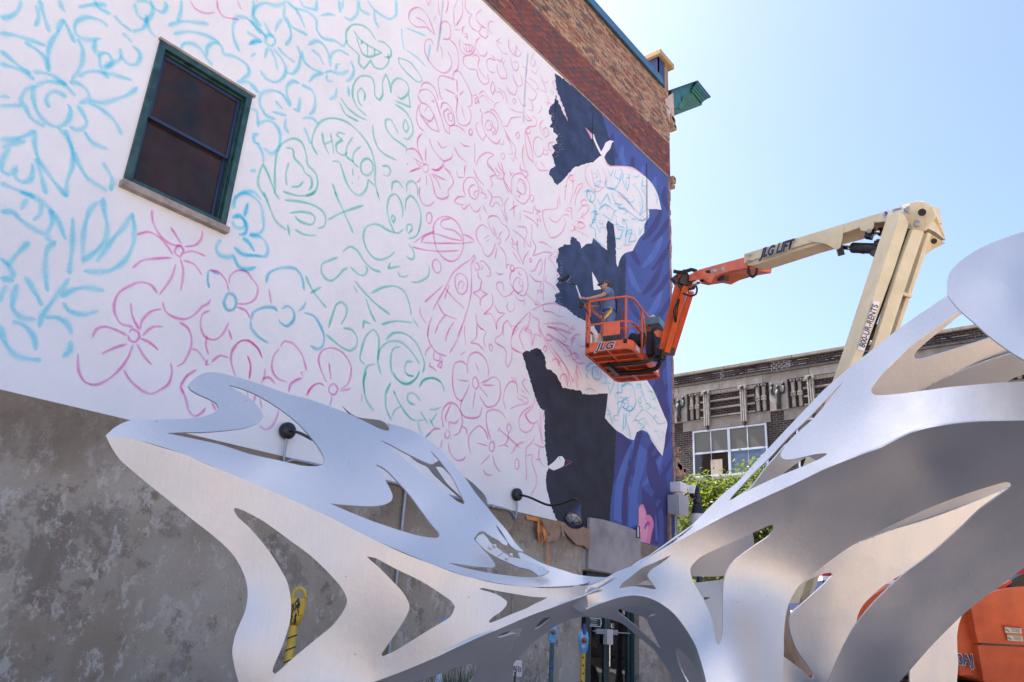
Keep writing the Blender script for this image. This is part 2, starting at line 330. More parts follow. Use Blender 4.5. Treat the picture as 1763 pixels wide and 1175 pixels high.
def stucco_mat():
    m, t, b = nodes('patchy_grey_stucco'); N = t.nodes; L = t.links; b.inputs['Roughness'].default_value = .9
    tc = N.new('ShaderNodeTexCoord')
    def noise(s, d=8, r=.6, mp=None, dist=0):
        n = N.new('ShaderNodeTexNoise'); n.inputs['Scale'].default_value = s; n.inputs['Detail'].default_value = d; n.inputs['Roughness'].default_value = r; n.inputs['Distortion'].default_value = dist
        if mp:
            q = N.new('ShaderNodeMapping'); q.inputs['Scale'].default_value = mp; L.new(tc.outputs['Object'], q.inputs[0]); L.new(q.outputs[0], n.inputs['Vector'])
        else: L.new(tc.outputs['Object'], n.inputs['Vector'])
        return n.outputs['Fac']
    def rng(s, a, b_, c=0., d=1.):
        r = N.new('ShaderNodeMapRange'); r.inputs[1].default_value = a; r.inputs[2].default_value = b_; r.inputs[3].default_value = c; r.inputs[4].default_value = d; L.new(s, r.inputs[0]); return r.outputs[0]
    def mix(f, a, c):
        x = N.new('ShaderNodeMixRGB'); L.new(f, x.inputs[0])
        for k, s in ((1, a), (2, c)):
            if isinstance(s, tuple): x.inputs[k].default_value = (*s, 1)
            else: L.new(s, x.inputs[k])
        return x.outputs[0]
    # wet-brown top stain follows height, broken up by noise (a stain in the plaster itself)
    big = noise(.55, 6, .55, dist=.6); mid = noise(2.3, 9, .68, dist=.4); fine = noise(15, 7, .7); streak = noise(1.0, 6, .6, (3, 3, .35))
    def add(p, q, k):
        n = N.new('ShaderNodeMath'); n.operation = 'MULTIPLY_ADD'; L.new(q, n.inputs[0]); n.inputs[1].default_value = k; L.new(p, n.inputs[2]); return n.outputs[0]
    sep = N.new('ShaderNodeSeparateXYZ'); L.new(tc.outputs['Object'], sep.inputs[0])
    up = add(rng(sep.outputs[2], 2.3, 3.5), big, .55)                      # damp brown band below the mural
    a = mix(rng(big, .38, .64), (.48, .39, .295), (.33, .255, .18))
    grit = noise(34, 4, .75); mid2 = noise(1.5, 10, .74, dist=.25)
    pt_ = add(add(mid2, grit, .10), fine, .12)
    a = mix(rng(pt_, .635, .68, 0, .85), a, (.23, .175, .13))
    a = mix(rng(add(noise(5.5, 10, .78, (1, 1, .7), .2), grit, .12), .60, .65, 0, .8), a, (.60, .525, .44))
    a = mix(rng(add(fine, grit, .25), .745, .80, 0, .7), a, (.25, .20, .165))
    a = mix(rng(streak, .42, .68, 0, .4), a, (.50, .44, .365))
    a = mix(rng(up, .75, 1.15, 0, .75), a, (.20, .15, .10))
    L.new(a, b.inputs['Base Color'])
    bu = N.new('ShaderNodeBump'); bu.inputs['Strength'].default_value = .5; bu.inputs['Distance'].default_value = .03; L.new(noise(22, 8, .7), bu.inputs['Height'])
    b2 = N.new('ShaderNodeBump'); b2.inputs['Strength'].default_value = .35; b2.inputs['Distance'].default_value = .06; L.new(mid, b2.inputs['Height']); L.new(bu.outputs[0], b2.inputs['Normal'])
    L.new(b2.outputs[0], b.inputs['Normal']); return m
M['stucco'] = stucco_mat()
M['stucco2'] = mat('smooth_grey_render', (.38, .34, .325), .85, var=.12, sc=2.2, bump=.25, bsc=35, c2=(.27, .25, .255), c2amt=.6, c2sc=1.0)
DX0, DX1 = 13.40, 15.62                              # doorway
q = MB(); q.box((-9, 8.985, 0), (DX0, 9.3, ZB)); q.obj('stucco_wall', M['stucco'], bld)
q = MB(); q.box((DX1, 8.985, 0), (WX - .09, 9.3, 3.58)); q.obj('stucco_wall', M['stucco'], bld)
# the smoother render slab over the door
pt = [onY(1015, 895, 8.93), onY(1103, 919, 8.93), onY(1105, 940, 8.93)]
q = MB(); xa = pt[0][0]; xb = pt[1][0]
q.prism([(xa, 8.93, 2.82), (xb, 8.93, 2.80), (xb, 8.93, 3.80), (xa + 1.4, 8.93, 3.84), (xa + .5, 8.93, 3.86), (xa, 8.93, 3.83)], (0, .06, 0))
q.obj('render_slab', M['stucco2'], bld)
q = MB(); q.box((DX0, 9.0, 2.80), (DX1, 9.3, ZB)); q.obj('door_lintel', M['stucco2'], bld)

# ---- bricks: real courses over the mural
def brick_col(z, rr):
    if z < zc:
        k = rr.random()
        c = (.235, .078, .064) if k < .48 else (.19, .075, .07) if k < .74 else (.13, .085, .095) if k < .9 else (.30, .12, .08)
    else:
        k = rr.random()
        c = (.40, .255, .16) if k < .5 else (.30, .125, .08) if k < .68 else (.36, .235, .14) if k < .86 else (.17, .13, .115)
    s = rr.uniform(.75, 1.2); return tuple(min(1, v * s) for v in c)
rr = random.Random(3)
BL, BH, G = .212, .0745, .012
q = MB(); singles = []
ncr = int((ZP - ZM) / BH)
for r_ in range(ncr):
    z = ZM + .02 + r_ * BH; x = 8.0 - (BL / 2 if r_ % 2 else 0)
    while x < WX - .02:
        x2 = min(x + BL - G, WX - .01)
        if x2 - x > .05:
            proud = rr.uniform(0, .006) + (0 if z < zc else rr.choice([0, 0, .004, -.006, .008]))
            wash = z >= zc
            zz = z + BH - (G if not wash else G * .5); xx = x2 + (.004 if wash else 0)
            px = ((x + x2) / 2, z)
            singles.append((x, z, xx, zz, proud, brick_col(z, rr)))
        x += BL
# nearest (largest in the picture) 300 as single bricks, the rest joined
vis = [s for s in singles if s[0] > 9.2 + (s[1] - ZM) * 1.62]
vis.sort(key=lambda s: s[0] ** 2 + 81 + (s[1] - 1.6) ** 2)
near = set(id(s) for s in vis[:300])
bv = []
for i in range(12):
    t = MB(); h = BL - G; t.col = brick_col(ZM if i < 9 else ZP, rr); t.bbox((0, 0, 0), (h, .05, BH - G), .004)
    o = t.obj('brick', M['brickred'], bld); bv.append(o.data); bpy.data.objects.remove(o)
for s in singles:
    if id(s) in near:
        o = link('brick', bv[rr.randrange(9) if s[1] < zc else 9 + rr.randrange(3)], bld); o.location = (s[0], 8.985 - s[4] - 9, s[1])
    else:
        q.col = s[5]; q.box((s[0], 8.985 - s[4], s[1]), (s[2], 9.04, s[3]))
o = q.obj('brick_courses', M['brickred'], bld); o['kind'] = 'stuff'
q = MB(); q.box((-9, 8.996, ZM), (WX - .03, 9.31, zc)); q.obj('mortar_bed', M['mortar'], bld)
q = MB(); q.box((-9, 8.992, zc), (WX - .03, 9.31, ZP)); q.obj('mortar_bed', M['mortar2'], bld)
# lip of render along the top of the mural
q = MB(); q.box((8, 8.975, ZM - .012), (WX - .1, 9.0, ZM + .018)); q.obj('render_lip', M['stone'], bld)
# blue flashing on the parapet
q = MB(); q.box((-9, 8.90, ZP), (WX - .55, 9.5, ZP + .24)); q.box((-9, 8.87, ZP - .05), (WX - .55, 8.905, ZP + .1)); q.obj('parapet_flashing', M['flash'], bld)
# corner pier
q = MB(); q.box((WX - .62, 9.0, ZP), (WX, 9.9, ZP + .95)); q.obj('corner_pier', mat('tan_pier_brick', (.30, .20, .13), .9, var=.3, sc=9, bump=.4, bsc=60), bld)
q = MB(); q.bbox((WX - .75, 8.85, ZP + .95), (WX + .13, 10.05, ZP + 1.12), .02); q.obj('pier_cap', mat('tan_cap_stone', (.42, .29, .15), .8, var=.15), bld)
q = MB(); q.box((WX - .66, 8.96, ZP + .05), (WX - .625, 9.85, ZP + .93)); q.box((WX - .66, 8.96, ZP + .05), (WX - .3, 8.995, ZP + .93)); q.obj('pier_flashing', M['flashd'], bld)
# ragged exposed edge of the corner
q = MB(); z = 3.0
while z < ZM:
    h = rr.uniform(.07, .34); q.col = None
    q.box((WX - .11, 8.99 + rr.uniform(-.012, .01), z), (WX + rr.uniform(-.02, .03), 9.28, z + h - .008)); z += h
q.obj('corner_edge', mat('ragged_corner_brick', (.27, .17, .125), .9, var=.35, sc=7, bump=.5, bsc=60, c2=(.42, .36, .32), c2amt=.6, c2sc=4), bld)
q = MB()
for (px, py, s) in ((1157, 205, .28), (1160, 218, .22), (1159, 310, .20), (1158, 322, .16), (1165, 800, .25), (1170, 808, .28), (1167, 775, .18), (1176, 812, .22)):
    c = onY(px, py, 8.98); 
    for k in range(3):
        d = [rr.uniform(-.1, .1) * s * 3 for _ in range(3)]
        bm_c = (c[0] + d[0] * .5, 9.02, c[2] + d[2]); q.bbox((bm_c[0] - s * .4, 8.93, bm_c[2] - s * .35), (bm_c[0] + s * .4, 9.2, bm_c[2] + s * .35), .03)
q.obj('broken_masonry', mat('broken_masonry', (.36, .26, .19), .95, var=.35, sc=14, bump=.7, bsc=50), bld)
# old plaster patch under the cornice
q = MB(); p0 = [onY(*p, 8.975) for p in ((1145, 172), (1152, 165), (1159, 160), (1161, 200), (1159, 214), (1153, 208), (1149, 196))]
q.prism(p0, (0, .03, 0)); q.obj('plaster_patch', mat('old_plaster', (.52, .42, .36), .9, var=.2, sc=8, bump=.4), bld)

# ---- green cornice running along the street front
crn = empty('cornice', onY(1180, 175), 'green and teal painted cornice jutting out from the street front', 'cornice')
z4 = lambda pts: zp(820, 0, 4.198, pts)
def cpiece(name, pts, y0, dep, m):
    q = MB(); q.prism([onY(x, y, y0) for x, y in z4(pts)], (0, dep, 0)); q.obj(name, m, crn)
cpiece('cornice_end', [(1408, 650), (1600, 588), (1690, 700), (1635, 735), (1630, 762), (1440, 832), (1425, 760)], 9.02, 2.5, M['teal'])
cpiece('cornice_soffit', [(1432, 800), (1462, 778), (1488, 742), (1492, 700), (1562, 672), (1592, 722), (1630, 762), (1440, 832)], 8.99, .06, M['grn'])
cpiece('cornice_bracket', [(1418, 690), (1440, 700), (1486, 735), (1464, 776), (1430, 795)], 8.98, .05, M['teal'])
cpiece('cornice_scroll', [(1462, 778), (1478, 740), (1500, 730), (1506, 745), (1498, 770), (1480, 790)], 8.955, .05, mat('pale_green_cornice', (.045, .17, .10), .5, var=.2))
for k_, (a_, b_) in enumerate((((1600, 592), (1690, 702)), ((1590, 606), (1676, 712)), ((1578, 622), (1660, 722)), ((1568, 642), (1644, 736)))):
    cpiece('cornice_moulding', [a_, b_, (b_[0] - 12, b_[1] + 9), (a_[0] - 11, a_[1] + 12)], 8.965 - .02 * (3 - k_), .09 + .02 * (3 - k_), (M['grn'] if k_ % 2 else M['teal']))
cpiece('cornice_cap', [(1404, 650), (1600, 581), (1696, 700), (1691, 708), (1598, 591), (1408, 657)], 8.90, 2.7, M['blk'])

# ---- double-hung window in the white wall
win = empty('sash_window', (wx0, 9, wz0), 'dark green sash window set in the white wall among the blue flowers', 'window')
def frame(mb, x0, x1, z0, z1, wd, y0, y1, bev=.008):
    mb.bbox((x0, y0, z0), (x0 + wd, y1, z1), bev); mb.bbox((x1 - wd, y0, z0), (x1, y1, z1), bev)
    mb.bbox((x0 + wd, y0 + .001, z1 - wd), (x1 - wd, y1, z1), bev); mb.bbox((x0 + wd, y0 + .001, z0), (x1 - wd, y1, z0 + wd), bev)
q = MB(); frame(q, wx0, wx1, wz0, wz1, .085, 8.965, 9.16); frame(q, wx0 + .085, wx1 - .085, wz0 + .085, wz1 - .085, .025, 9.03, 9.18); q.obj('window_frame', M['wgreen'], win, autos=30)
zm = wz0 + (wz1 - wz0) * .50
q = MB(); frame(q, wx0 + .11, wx1 - .11, zm - .02, wz1 - .11, .045, 9.07, 9.11); q.obj('sash', M['flashd'], win, autos=30)
q = MB(); frame(q, wx0 + .11, wx1 - .11, wz0 + .10, zm + .03, .05, 9.12, 9.16); q.obj('sash', M['flashd'], win, autos=30)
gl, t_, b_ = nodes('dark_window_glass'); b_.inputs['Base Color'].default_value = (.012, .009, .009, 1); b_.inputs['Roughness'].default_value = .03
b_.inputs['Specular IOR Level'].default_value = .65
tcn = t_.nodes.new('ShaderNodeTexCoord'); nn = t_.nodes.new('ShaderNodeTexNoise'); nn.inputs['Scale'].default_value = 1.3; t_.links.new(tcn.outputs['Object'], nn.inputs['Vector'])
bb = t_.nodes.new('ShaderNodeBump'); bb.inputs['Strength'].default_value = .06; bb.inputs['Distance'].default_value = .05; t_.links.new(nn.outputs['Fac'], bb.inputs['Height']); t_.links.new(bb.outputs[0], b_.inputs['Normal'])
M['glass'] = gl
wg = mat('brick_reflection_glass', (.040, .019, .013), .12, var=.35, sc=2.2, spec=.34, c2=(.020, .022, .020), c2amt=.56, c2sc=1.6); M['wglass'] = wg  # reddish brown in the pane colour imitates reflected brickwork
q = MB(); q.box((wx0 + .155, 9.088, zm + .025), (wx1 - .155, 9.096, wz1 - .155)); q.obj('pane', wg, win)
q = MB(); q.box((wx0 + .16, 9.138, wz0 + .15), (wx1 - .16, 9.146, zm - .02)); q.obj('pane', wg, win)
q = MB(); q.bbox((wx0 - .03, 8.90, wz0 - .085), (wx1 + .03, 9.12, wz0 + .004), .012); q.obj('window_sill', M['stone'], win, autos=30)
q = MB(); q.bbox((wx0 - .02, 8.955, wz1 - .002), (wx1 + .04, 9.05, wz1 + .035), .008); q.obj('drip_cap', M['stone'], win, autos=30)

# ---- glazed double door
dr = empty('glazed_door', (DX0, 9.2, 0), 'dark green glazed double door under the grey render slab', 'door')
DY = 9.16
def xdoor(px): return onY(px, 1110, DY)[0]
xs = [xdoor(v) for v in (1004, 1011, 1038, 1043, 1049, 1077, 1083, 1090)]
q = MB(); q.box((xs[0], DY - .05, 0), (xs[1], DY + .08, 2.78)); q.box((xs[6], DY - .06, 0), (xs[7], DY + .08, 2.78)); q.box((xs[1], DY - .05, 2.35), (xs[6], DY + .07, 2.44)); q.box((xs[1], DY - .05, 2.68), (xs[6], DY + .07, 2.78))
q.obj('door_frame', M['door'], dr)
for (a, b2) in ((xs[1], xs[3]), (xs[3] + .01, xs[6])):
    q = MB(); sw = (xs[3] - xs[2]) * (1.0)
    q.bbox((a, DY - .03, .02), (a + .10, DY + .03, 2.34), .008); q.bbox((b2 - .10, DY - .03, .02), (b2, DY + .03, 2.34), .008)
    q.bbox((a + .10, DY - .029, 2.22), (b2 - .10, DY + .03, 2.34), .008); q.bbox((a + .10, DY - .029, .02), (b2 - .10, DY + .03, .26), .008)
    q.obj('door_leaf', M['door'], dr, autos=30)
    q = MB(); q.box((a + .10, DY, .26), (b2 - .10, DY + .01, 2.22)); q.obj('door_glass', gl, dr)
q = MB(); q.box((xs[1], DY, 2.44), (xs[6], DY + .01, 2.68)); q.obj('transom_pane', gl, dr)
zb_ = onY(1040, 1088, DY)[2]
q = MB(); q.tube([(xs[1] + .08, DY - .07, zb_), (xs[6] - .06, DY - .07, zb_ - .0)], .012); q.bbox((onY(1021, 1085, DY)[0], DY - .09, zb_ - .05), (onY(1036, 1085, DY)[0], DY - .03, zb_ + .05), .01); q.bbox((onY(1050, 1085, DY)[0], DY - .09, zb_ - .05), (onY(1058, 1085, DY)[0], DY - .03, zb_ + .05), .01); q.obj('push_bar', M['steel'], dr)
za, zb2 = onY(1048, 1084, DY)[2], onY(1048, 1110, DY)[2]
q = MB(); q.bbox((onY(1043, 1090, DY - .1)[0], DY - .14, zb2), (onY(1053, 1090, DY - .1)[0], DY - .035, za), .01); q.obj('lock_box', mat('beige_lock_box', (.60, .53, .47), .5, var=.05), dr)
q = MB(); q.tube([(onY(1045.5, 1112, DY)[0], DY - .06, zb2), (onY(1045.5, 1112, DY)[0], DY - .06, zb2 - .42)], .012); q.bbox((onY(1047, 1080, DY)[0], DY - .08, za + .03), (onY(1052, 1080, DY)[0], DY - .03, za + .12), .01); q.obj('door_handle', M['chrome'], dr)
sg = empty('shop_sign', onY(1021, 1073, DY - .035), 'small black shop sign with white lettering taped to the left door leaf', 'sign')
s0 = onY(1009, 1063, DY - .035); s1 = onY(1034, 1080, DY - .035)
q = MB(); q.box((s0[0], DY - .04, s1[2]), (s1[0], DY - .032, s0[2])); q.obj('sign_board', M['blk'], sg)
q = MB(); 
for (a, b2) in (((s0[0], s0[2]), (s1[0], s0[2] - .012)), ((s0[0], s1[2] + .012), (s1[0], s1[2])), ((s0[0], s0[2]), (s0[0] + .012, s1[2])), ((s1[0] - .012, s0[2]), (s1[0], s1[2]))): q.box((a[0], DY - .044, a[1]), (b2[0], DY - .0405, b2[1]))
q.obj('sign_border', M['wdecal'], sg)
cx_ = (s0[0] + s1[0]) / 2; hh = s0[2] - s1[2]
text_obj('Fort Video Photography', M['wdecal'], sg, (cx_, DY - .041, s0[2] - hh * .24), (1, 0, 0), (0, 0, 1), hh * .19, .003, bold=.012, sx=.80)
text_obj('& APPOINTMENTS ONLY', M['wdecal'], sg, (cx_, DY - .041, s0[2] - hh * .50), (1, 0, 0), (0, 0, 1), hh * .12, .003)
text_obj('343-898-3410', M['wdecal'], sg, (cx_, DY - .041, s0[2] - hh * .78), (1, 0, 0), (0, 0, 1), hh * .27, .003, bold=.012)
for i, (px, py, wd, ht) in enumerate(((1037, 1071, 5, 10), (1015.5, 1092, 5, 13))):
    c = onY(px, py, DY - .02); q = MB(); s = .0115
    q.box((c[0] - wd * s, DY - .006, c[2] - ht * s / 2), (c[0], DY - .002, c[2] + ht * s / 2)); o = q.obj('door_sticker', mat('turquoise_sticker', (.10, .45, .55), .5, c2=(.7, .72, .72), c2amt=.5, c2sc=16), dr)

# ================================================================== MURAL PAINT
def wz(x, y, Y=9.0):
    p = onY(x, y, Y); return (p[0], p[2])
lay = [0]; pcount = [0]
def paint(name, pts, m, level, rough=0.0, seg=7, corner=40, smooth=True):
    """area of wall paint: outline in picture pixels, laid on the wall"""
    o = spline(pts, seg, True, corner) if smooth else [np.array(p, float) for p in pts]
    if rough:
        rg = random.Random(len(pts)); o2 = []
        for i in range(len(o)):
            a, b_ = o[i], o[(i + 1) % len(o)]; k = max(1, int(np.linalg.norm(b_ - a) / 2.2))
            for j in range(k): o2.append(a + (b_ - a) * j / k + np.array([rg.gauss(0, rough), rg.gauss(0, rough)]))
        o = o2
    P2 = []
    for p in o:
        a, b_ = wz(*p); P2.append((min(a, WX - .10), min(b_, ZM - .014)))
    V, T = fill(P2)
    pcount[0] += 1; Y = 9.0 - .0008 - .00003 * pcount[0]
    return mesh(name, [(v[0], Y, v[1]) for v in V], [(t[0], t[1], t[2]) for t in T], m, bld)
H_ = lambda p: zp(880, 120, 3.264, p)
I_ = lambda p: zp(880, 560, 2.939, p)
# blue field
paint('blue_paint', [(1034, 190), (1060, 218), (1100, 255), (1160, 310), (1157, 340), (1160, 560), (1163, 850), (1164, 945), (1105, 938), (1050, 926), (1045, 800), (1060, 600), (1070, 470), (1040, 330), (1030, 260)], M['blue'], 0, smooth=False)
# leaf strokes in the blue field
def leaf(pts, m, wd, lvl):
    """tapered brush leaf along a centre line"""
    c = spline(pts, 6); n = len(c); L, Rr = [], []
    for i, p in enumerate(c):
        t = c[min(i+1, n-1)] - c[max(i-1, 0)]; t = t / (np.linalg.norm(t) + 1e-9); nn_ = np.array([-t[1], t[0]]); s = math.sin(math.pi * min(1, (i + .6) / n)) ** .7 * wd / 2
        L.append(p + nn_ * s); Rr.append(p - nn_ * s)
    paint('leaf_stroke', L + Rr[::-1], m, lvl, smooth=False)
rg = random.Random(11)
for k in range(11):                                   # chevron fronds down the right side
    y = 372 + k * 47
    leaf([(1102, y + 38), (1090, y + 18), (1082, y - 6)], M['indigo'] if k % 2 else M['blue2'], 10, 1)
    leaf([(1106, y + 42), (1125, y + 20), (1140, y - 12)], M['blue2'] if k % 2 else M['indigo'], 11, 1.4)
    leaf([(1122, y + 46), (1140, y + 26), (1157, y - 4)], M['indigo'], 9, 1.8)
for (x, y) in ((1055, 230), (1072, 250), (1090, 270), (1108, 285), (1128, 305), (1145, 322)):
    leaf([(x, y), (x - 2, y + 20), (x + 8, y + 44)], M['indigo'] if x % 4 else M['blue2'], 9, 1)
leaf([(1134, 640), (1142, 700), (1150, 760)], M['indigo'], 16, 2); leaf([(1150, 560), (1153, 640), (1157, 720)], M['blue2'], 10, 2.2)
paint('indigo_paint', I_([(528, 540), (560, 550), (612, 590), (590, 640), (560, 720), (530, 780), (512, 820), (520, 700)]), M['indigo'], 1)
paint('indigo_paint', I_([(632, 540), (652, 528), (664, 545), (640, 640), (605, 760), (590, 860), (588, 1018), (562, 1012), (560, 900), (575, 790), (608, 680)]), M['indigo'], 1)
paint('indigo_paint', I_([(700, 640), (735, 700), (755, 790), (765, 890), (745, 880), (700, 800), (685, 730)]), M['indigo'], 1)
paint('indigo_paint', I_([(660, 820), (700, 860), (740, 930), (748, 1010), (745, 1112), (700, 1105), (690, 1020), (664, 900)]), M['indigo'], 1)
paint('indigo_paint', I_([(770, 700), (790, 800), (795, 900), (800, 1100), (770, 1112), (772, 1000), (760, 880)]), M['indigo'], 1)
paint('blue_paint', I_([(730, 950), (738, 1010), (742, 1095), (732, 1090), (728, 1020)]), M['blue2'], 2)
paint('light_blue_paint', I_([(530, 800), (560, 700), (600, 610), (612, 612), (585, 720), (560, 860), (558, 1000), (520, 985), (520, 880)]), M['blue2'], 2)
paint('light_blue_paint', I_([(650, 600), (690, 640), (670, 730), (640, 850), (642, 1030), (592, 1018), (600, 880), (625, 740)]), M['blue2'], 2)
paint('pink_paint', I_([(645, 925), (655, 908), (668, 908), (680, 935), (686, 962), (700, 960), (715, 978), (722, 1010), (712, 1050), (702, 1107), (644, 1095)]), M['pinkp'], 3)
paint('pale_pink_paint', I_([(647, 930), (660, 915), (676, 945), (680, 980), (690, 1010), (690, 1060), (680, 1100), (645, 1093)]), M['pinkl'], 4)
paint('purple_curl', I_([(672, 1030), (678, 1005), (692, 990), (702, 1000), (700, 1020), (692, 1010), (684, 1022), (680, 1034)]), mat('purple_wall_paint', (.30, .09, .36), .7), 5)
# navy fields (brushed edges)
N1 = H_([(246, 20), (290, 50), (380, 125), (470, 205), (505, 240), (525, 300), (545, 370), (570, 440), (583, 500), (585, 545), (560, 545), (538, 530), (512, 480), (470, 515), (400, 535), (350, 555), (300, 612), (262, 650), (240, 636), (234, 612), (212, 592), (222, 560), (250, 545), (240, 520), (232, 480), (246, 455), (230, 430), (258, 415), (250, 392), (262, 372), (240, 350), (236, 330), (212, 322), (228, 300), (222, 275), (232, 262), (214, 250), (210, 232), (222, 205), (238, 190), (246, 165), (262, 172), (300, 262), (322, 292), (300, 230), (272, 150), (252, 95)])
paint('navy_paint', N1, M['navy'], 6, rough=.55, seg=5)
N2 = [(1077, 440), (1077, 470), (1077, 520), (1076, 600), (1040, 590), (1020, 560), (1007, 553)] + [(991, 544), (975, 531), (965, 527), (960, 524), (955, 519), (957, 514), (954, 509), (963, 503), (960, 497), (957, 490), (962, 484), (959, 480), (965, 476), (958, 466), (961, 460), (959, 452)] + \
     H_([(258, 1090), (252, 1068), (266, 1045), (262, 1010), (300, 985), (334, 982), (336, 944), (350, 938), (382, 972), (394, 1008), (420, 980), (452, 978), (462, 948), (500, 985), (538, 1016), (538, 930), (534, 870), (545, 848), (575, 872), (588, 980), (590, 1080), (598, 1112), (612, 1060), (640, 1032), (641, 1060)])
paint('navy_paint', N2, M['navy'], 6, rough=.55, seg=5)
N3 = I_([(56, 142), (75, 130), (95, 132), (100, 124), (130, 118), (150, 126), (160, 145), (172, 165), (175, 220), (205, 230), (230, 258), (255, 305), (262, 316), (300, 325), (350, 332), (362, 350), (400, 352), (436, 352), (440, 344), (490, 346), (486, 400), (475, 470), (500, 500), (530, 530), (528, 620), (522, 720), (512, 830), (502, 920), (499, 1000), (397, 1040), (330, 1040), (240, 1018), (225, 975), (205, 925), (190, 870), (176, 810), (180, 745), (188, 725), (176, 650), (170, 560), (168, 432), (152, 428), (125, 375), (100, 290), (75, 210)])
paint('black_paint', N3, M['black'], 7, rough=.5, seg=5)
# unpainted animal shapes left white
paint('white_fish_shape', H_([(420, 600), (455, 530), (470, 512), (500, 486), (522, 492), (540, 528), (560, 541), (600, 541), (680, 550), (742, 592), (790, 640), (822, 700), (845, 790), (820, 785), (772, 785), (776, 828), (750, 868), (746, 918), (722, 945), (700, 985), (682, 1020), (640, 1032), (615, 1060), (598, 1112), (590, 1080), (588, 980), (575, 870), (545, 848), (535, 870), (538, 1010), (510, 990), (480, 965), (440, 900)]), M['white'], 5, seg=5)
paint('white_tail_shape', H_([(512, 492), (490, 455), (462, 392), (456, 362), (464, 362), (476, 400), (505, 462), (518, 440), (532, 410), (556, 398), (578, 404), (566, 412), (556, 445), (535, 470), (520, 500)]), M['white'], 8, seg=5)
paint('pink_sketch_mark', H_([(415, 325), (440, 348), (462, 372), (460, 392), (448, 388), (436, 362)]), mat('pink_mark', (.78, .38, .50), .7), 8, seg=5)
paint('white_snout_shape', I_([(340, 240), (440, 150), (560, 190), (660, 240), (690, 285), (720, 330), (750, 400), (775, 460), (790, 497), (780, 560), (775, 610), (765, 662), (742, 632), (710, 585), (690, 545), (660, 530), (635, 542), (622, 582), (592, 574), (560, 550), (530, 532), (500, 500), (474, 470), (484, 400), (489, 346), (430, 348)]), M['white'], 5, seg=5)
paint('white_bird_shape', I_([(186, 714), (215, 692), (240, 664), (258, 664), (272, 682), (266, 712), (250, 722), (215, 736), (190, 724)]), M['white'], 9, seg=4)
paint('white_wedge_shape', [(1019, 468), (1026, 480), (1035, 498), (1022, 500)], M['white'], 8, smooth=False)
# control joints / drips on the wall
for (x0, y0, x1, y1) in ((1021, 193, 1019, 266), (1113, 282, 1114, 388), (957, 165, 950, 208)):
    a = wz(x0, y0); c = wz(x1, y1); q = MB(); q.box((a[0] - .012, 8.986, c[1]), (a[0] + .012, 8.9925, a[1])); q.obj('wall_joint', M['navy'], bld)

# ---- spray and marker line work
PROF = ((-1, 0), (-.62, .16), (-.34, .72), (0, .98), (.34, .72), (.62, .16), (1, 0))
def ribbon(name, strokes, m, wd, soft=.6, fade=True, on_paint=False):
    v = []; f = []; cov = []
    for s in strokes:
        cl = len(s) > 3 and np.hypot(s[0][0] - s[-1][0], s[0][1] - s[-1][1]) < 1.5
        c = spline(s[:-1] if cl else s, 3.0, cl, 95)
        if cl: c.append(c[0])
        q = np.array([wz(*p) for p in c]); n = len(q)
        lay[0] = (lay[0] + 1) % 22; Y = (8.9966 if on_paint else 8.9993) - .00004 * lay[0]
        ph = rg.random() * 9; b0 = len(v)
        for i in range(n):
            t = q[min(i+1, n-1)] - q[max(i-1, 0)]; t = t / (np.linalg.norm(t) + 1e-9); nn_ = np.array([-t[1], t[0]])
            e = 1.0 if cl else min(1, .45 + min(i, n-1-i) / 5.0)
            ww = wd * .5 * (1 + .22 * math.sin(ph + i * .35)) * (e if fade else 1)
            al = (.86 + .14 * math.sin(ph * 2 + i * .21)) * (1 if cl or not fade else min(1, .55 + min(i, n-1-i) / 4.0))
            for k, (o_, a_) in enumerate(PROF):
                p = q[i] + nn_ * ww * o_ * (1 + soft); v.append((p[0], Y, p[1])); cov.append(a_ * al)
            if i:
                for k in range(6): a = b0 + (i-1) * 7 + k; f.append((a, a+1, a+8, a+7))
    # keep strokes on the wall face (not over the window)
    o = mesh(name, v, f, m, bld)
    at = o.data.attributes.new('cover', 'FLOAT', 'POINT'); at.data.foreach_set('value', cov)
    return o
A_ = lambda *s: [zp(0, 0, 3.456, p) for p in s]
B_ = lambda *s: [zp(430, 0, 3.456, p) for p in s]
C_ = lambda *s: [zp(0, 330, 3.357, p) for p in s]
D_ = lambda *s: [zp(400, 330, 3.357, p) for p in s]
E_ = lambda *s: [zp(700, 0, 3.917, p) for p in s]
F_ = lambda *s: [zp(700, 280, 3.917, p) for p in s]
G_ = lambda *s: [zp(700, 560, 3.917, p) for p in s]
Hs = lambda *s: [H_(p) for p in s]
Is = lambda *s: [I_(p) for p in s]
K_ = lambda *s: [zp(160, 620, 3.9175, p) for p in s]
L_ = lambda *s: [zp(500, 640, 6.78, p) for p in s]
def ell(cx, cy, rx, ry, rot=0, n=12, a0=0, a1=360):
    o = []; k = int(n * (a1 - a0) / 360) + 1
    for i in range(k):
        a = R(a0 + (a1 - a0) * i / (k - 1)); x, y = rx * math.cos(a), ry * math.sin(a); c, s = math.cos(R(rot)), math.sin(R(rot)); o.append((cx + x*c - y*s, cy + x*s + y*c))
    if a1 - a0 >= 360: o[-1] = o[0]
    return o
S = []
def dd(name, m, wd, st, soft=.5): S.append((name, m, wd, st, soft))
B7, P3, G5 = .070, .034, .048
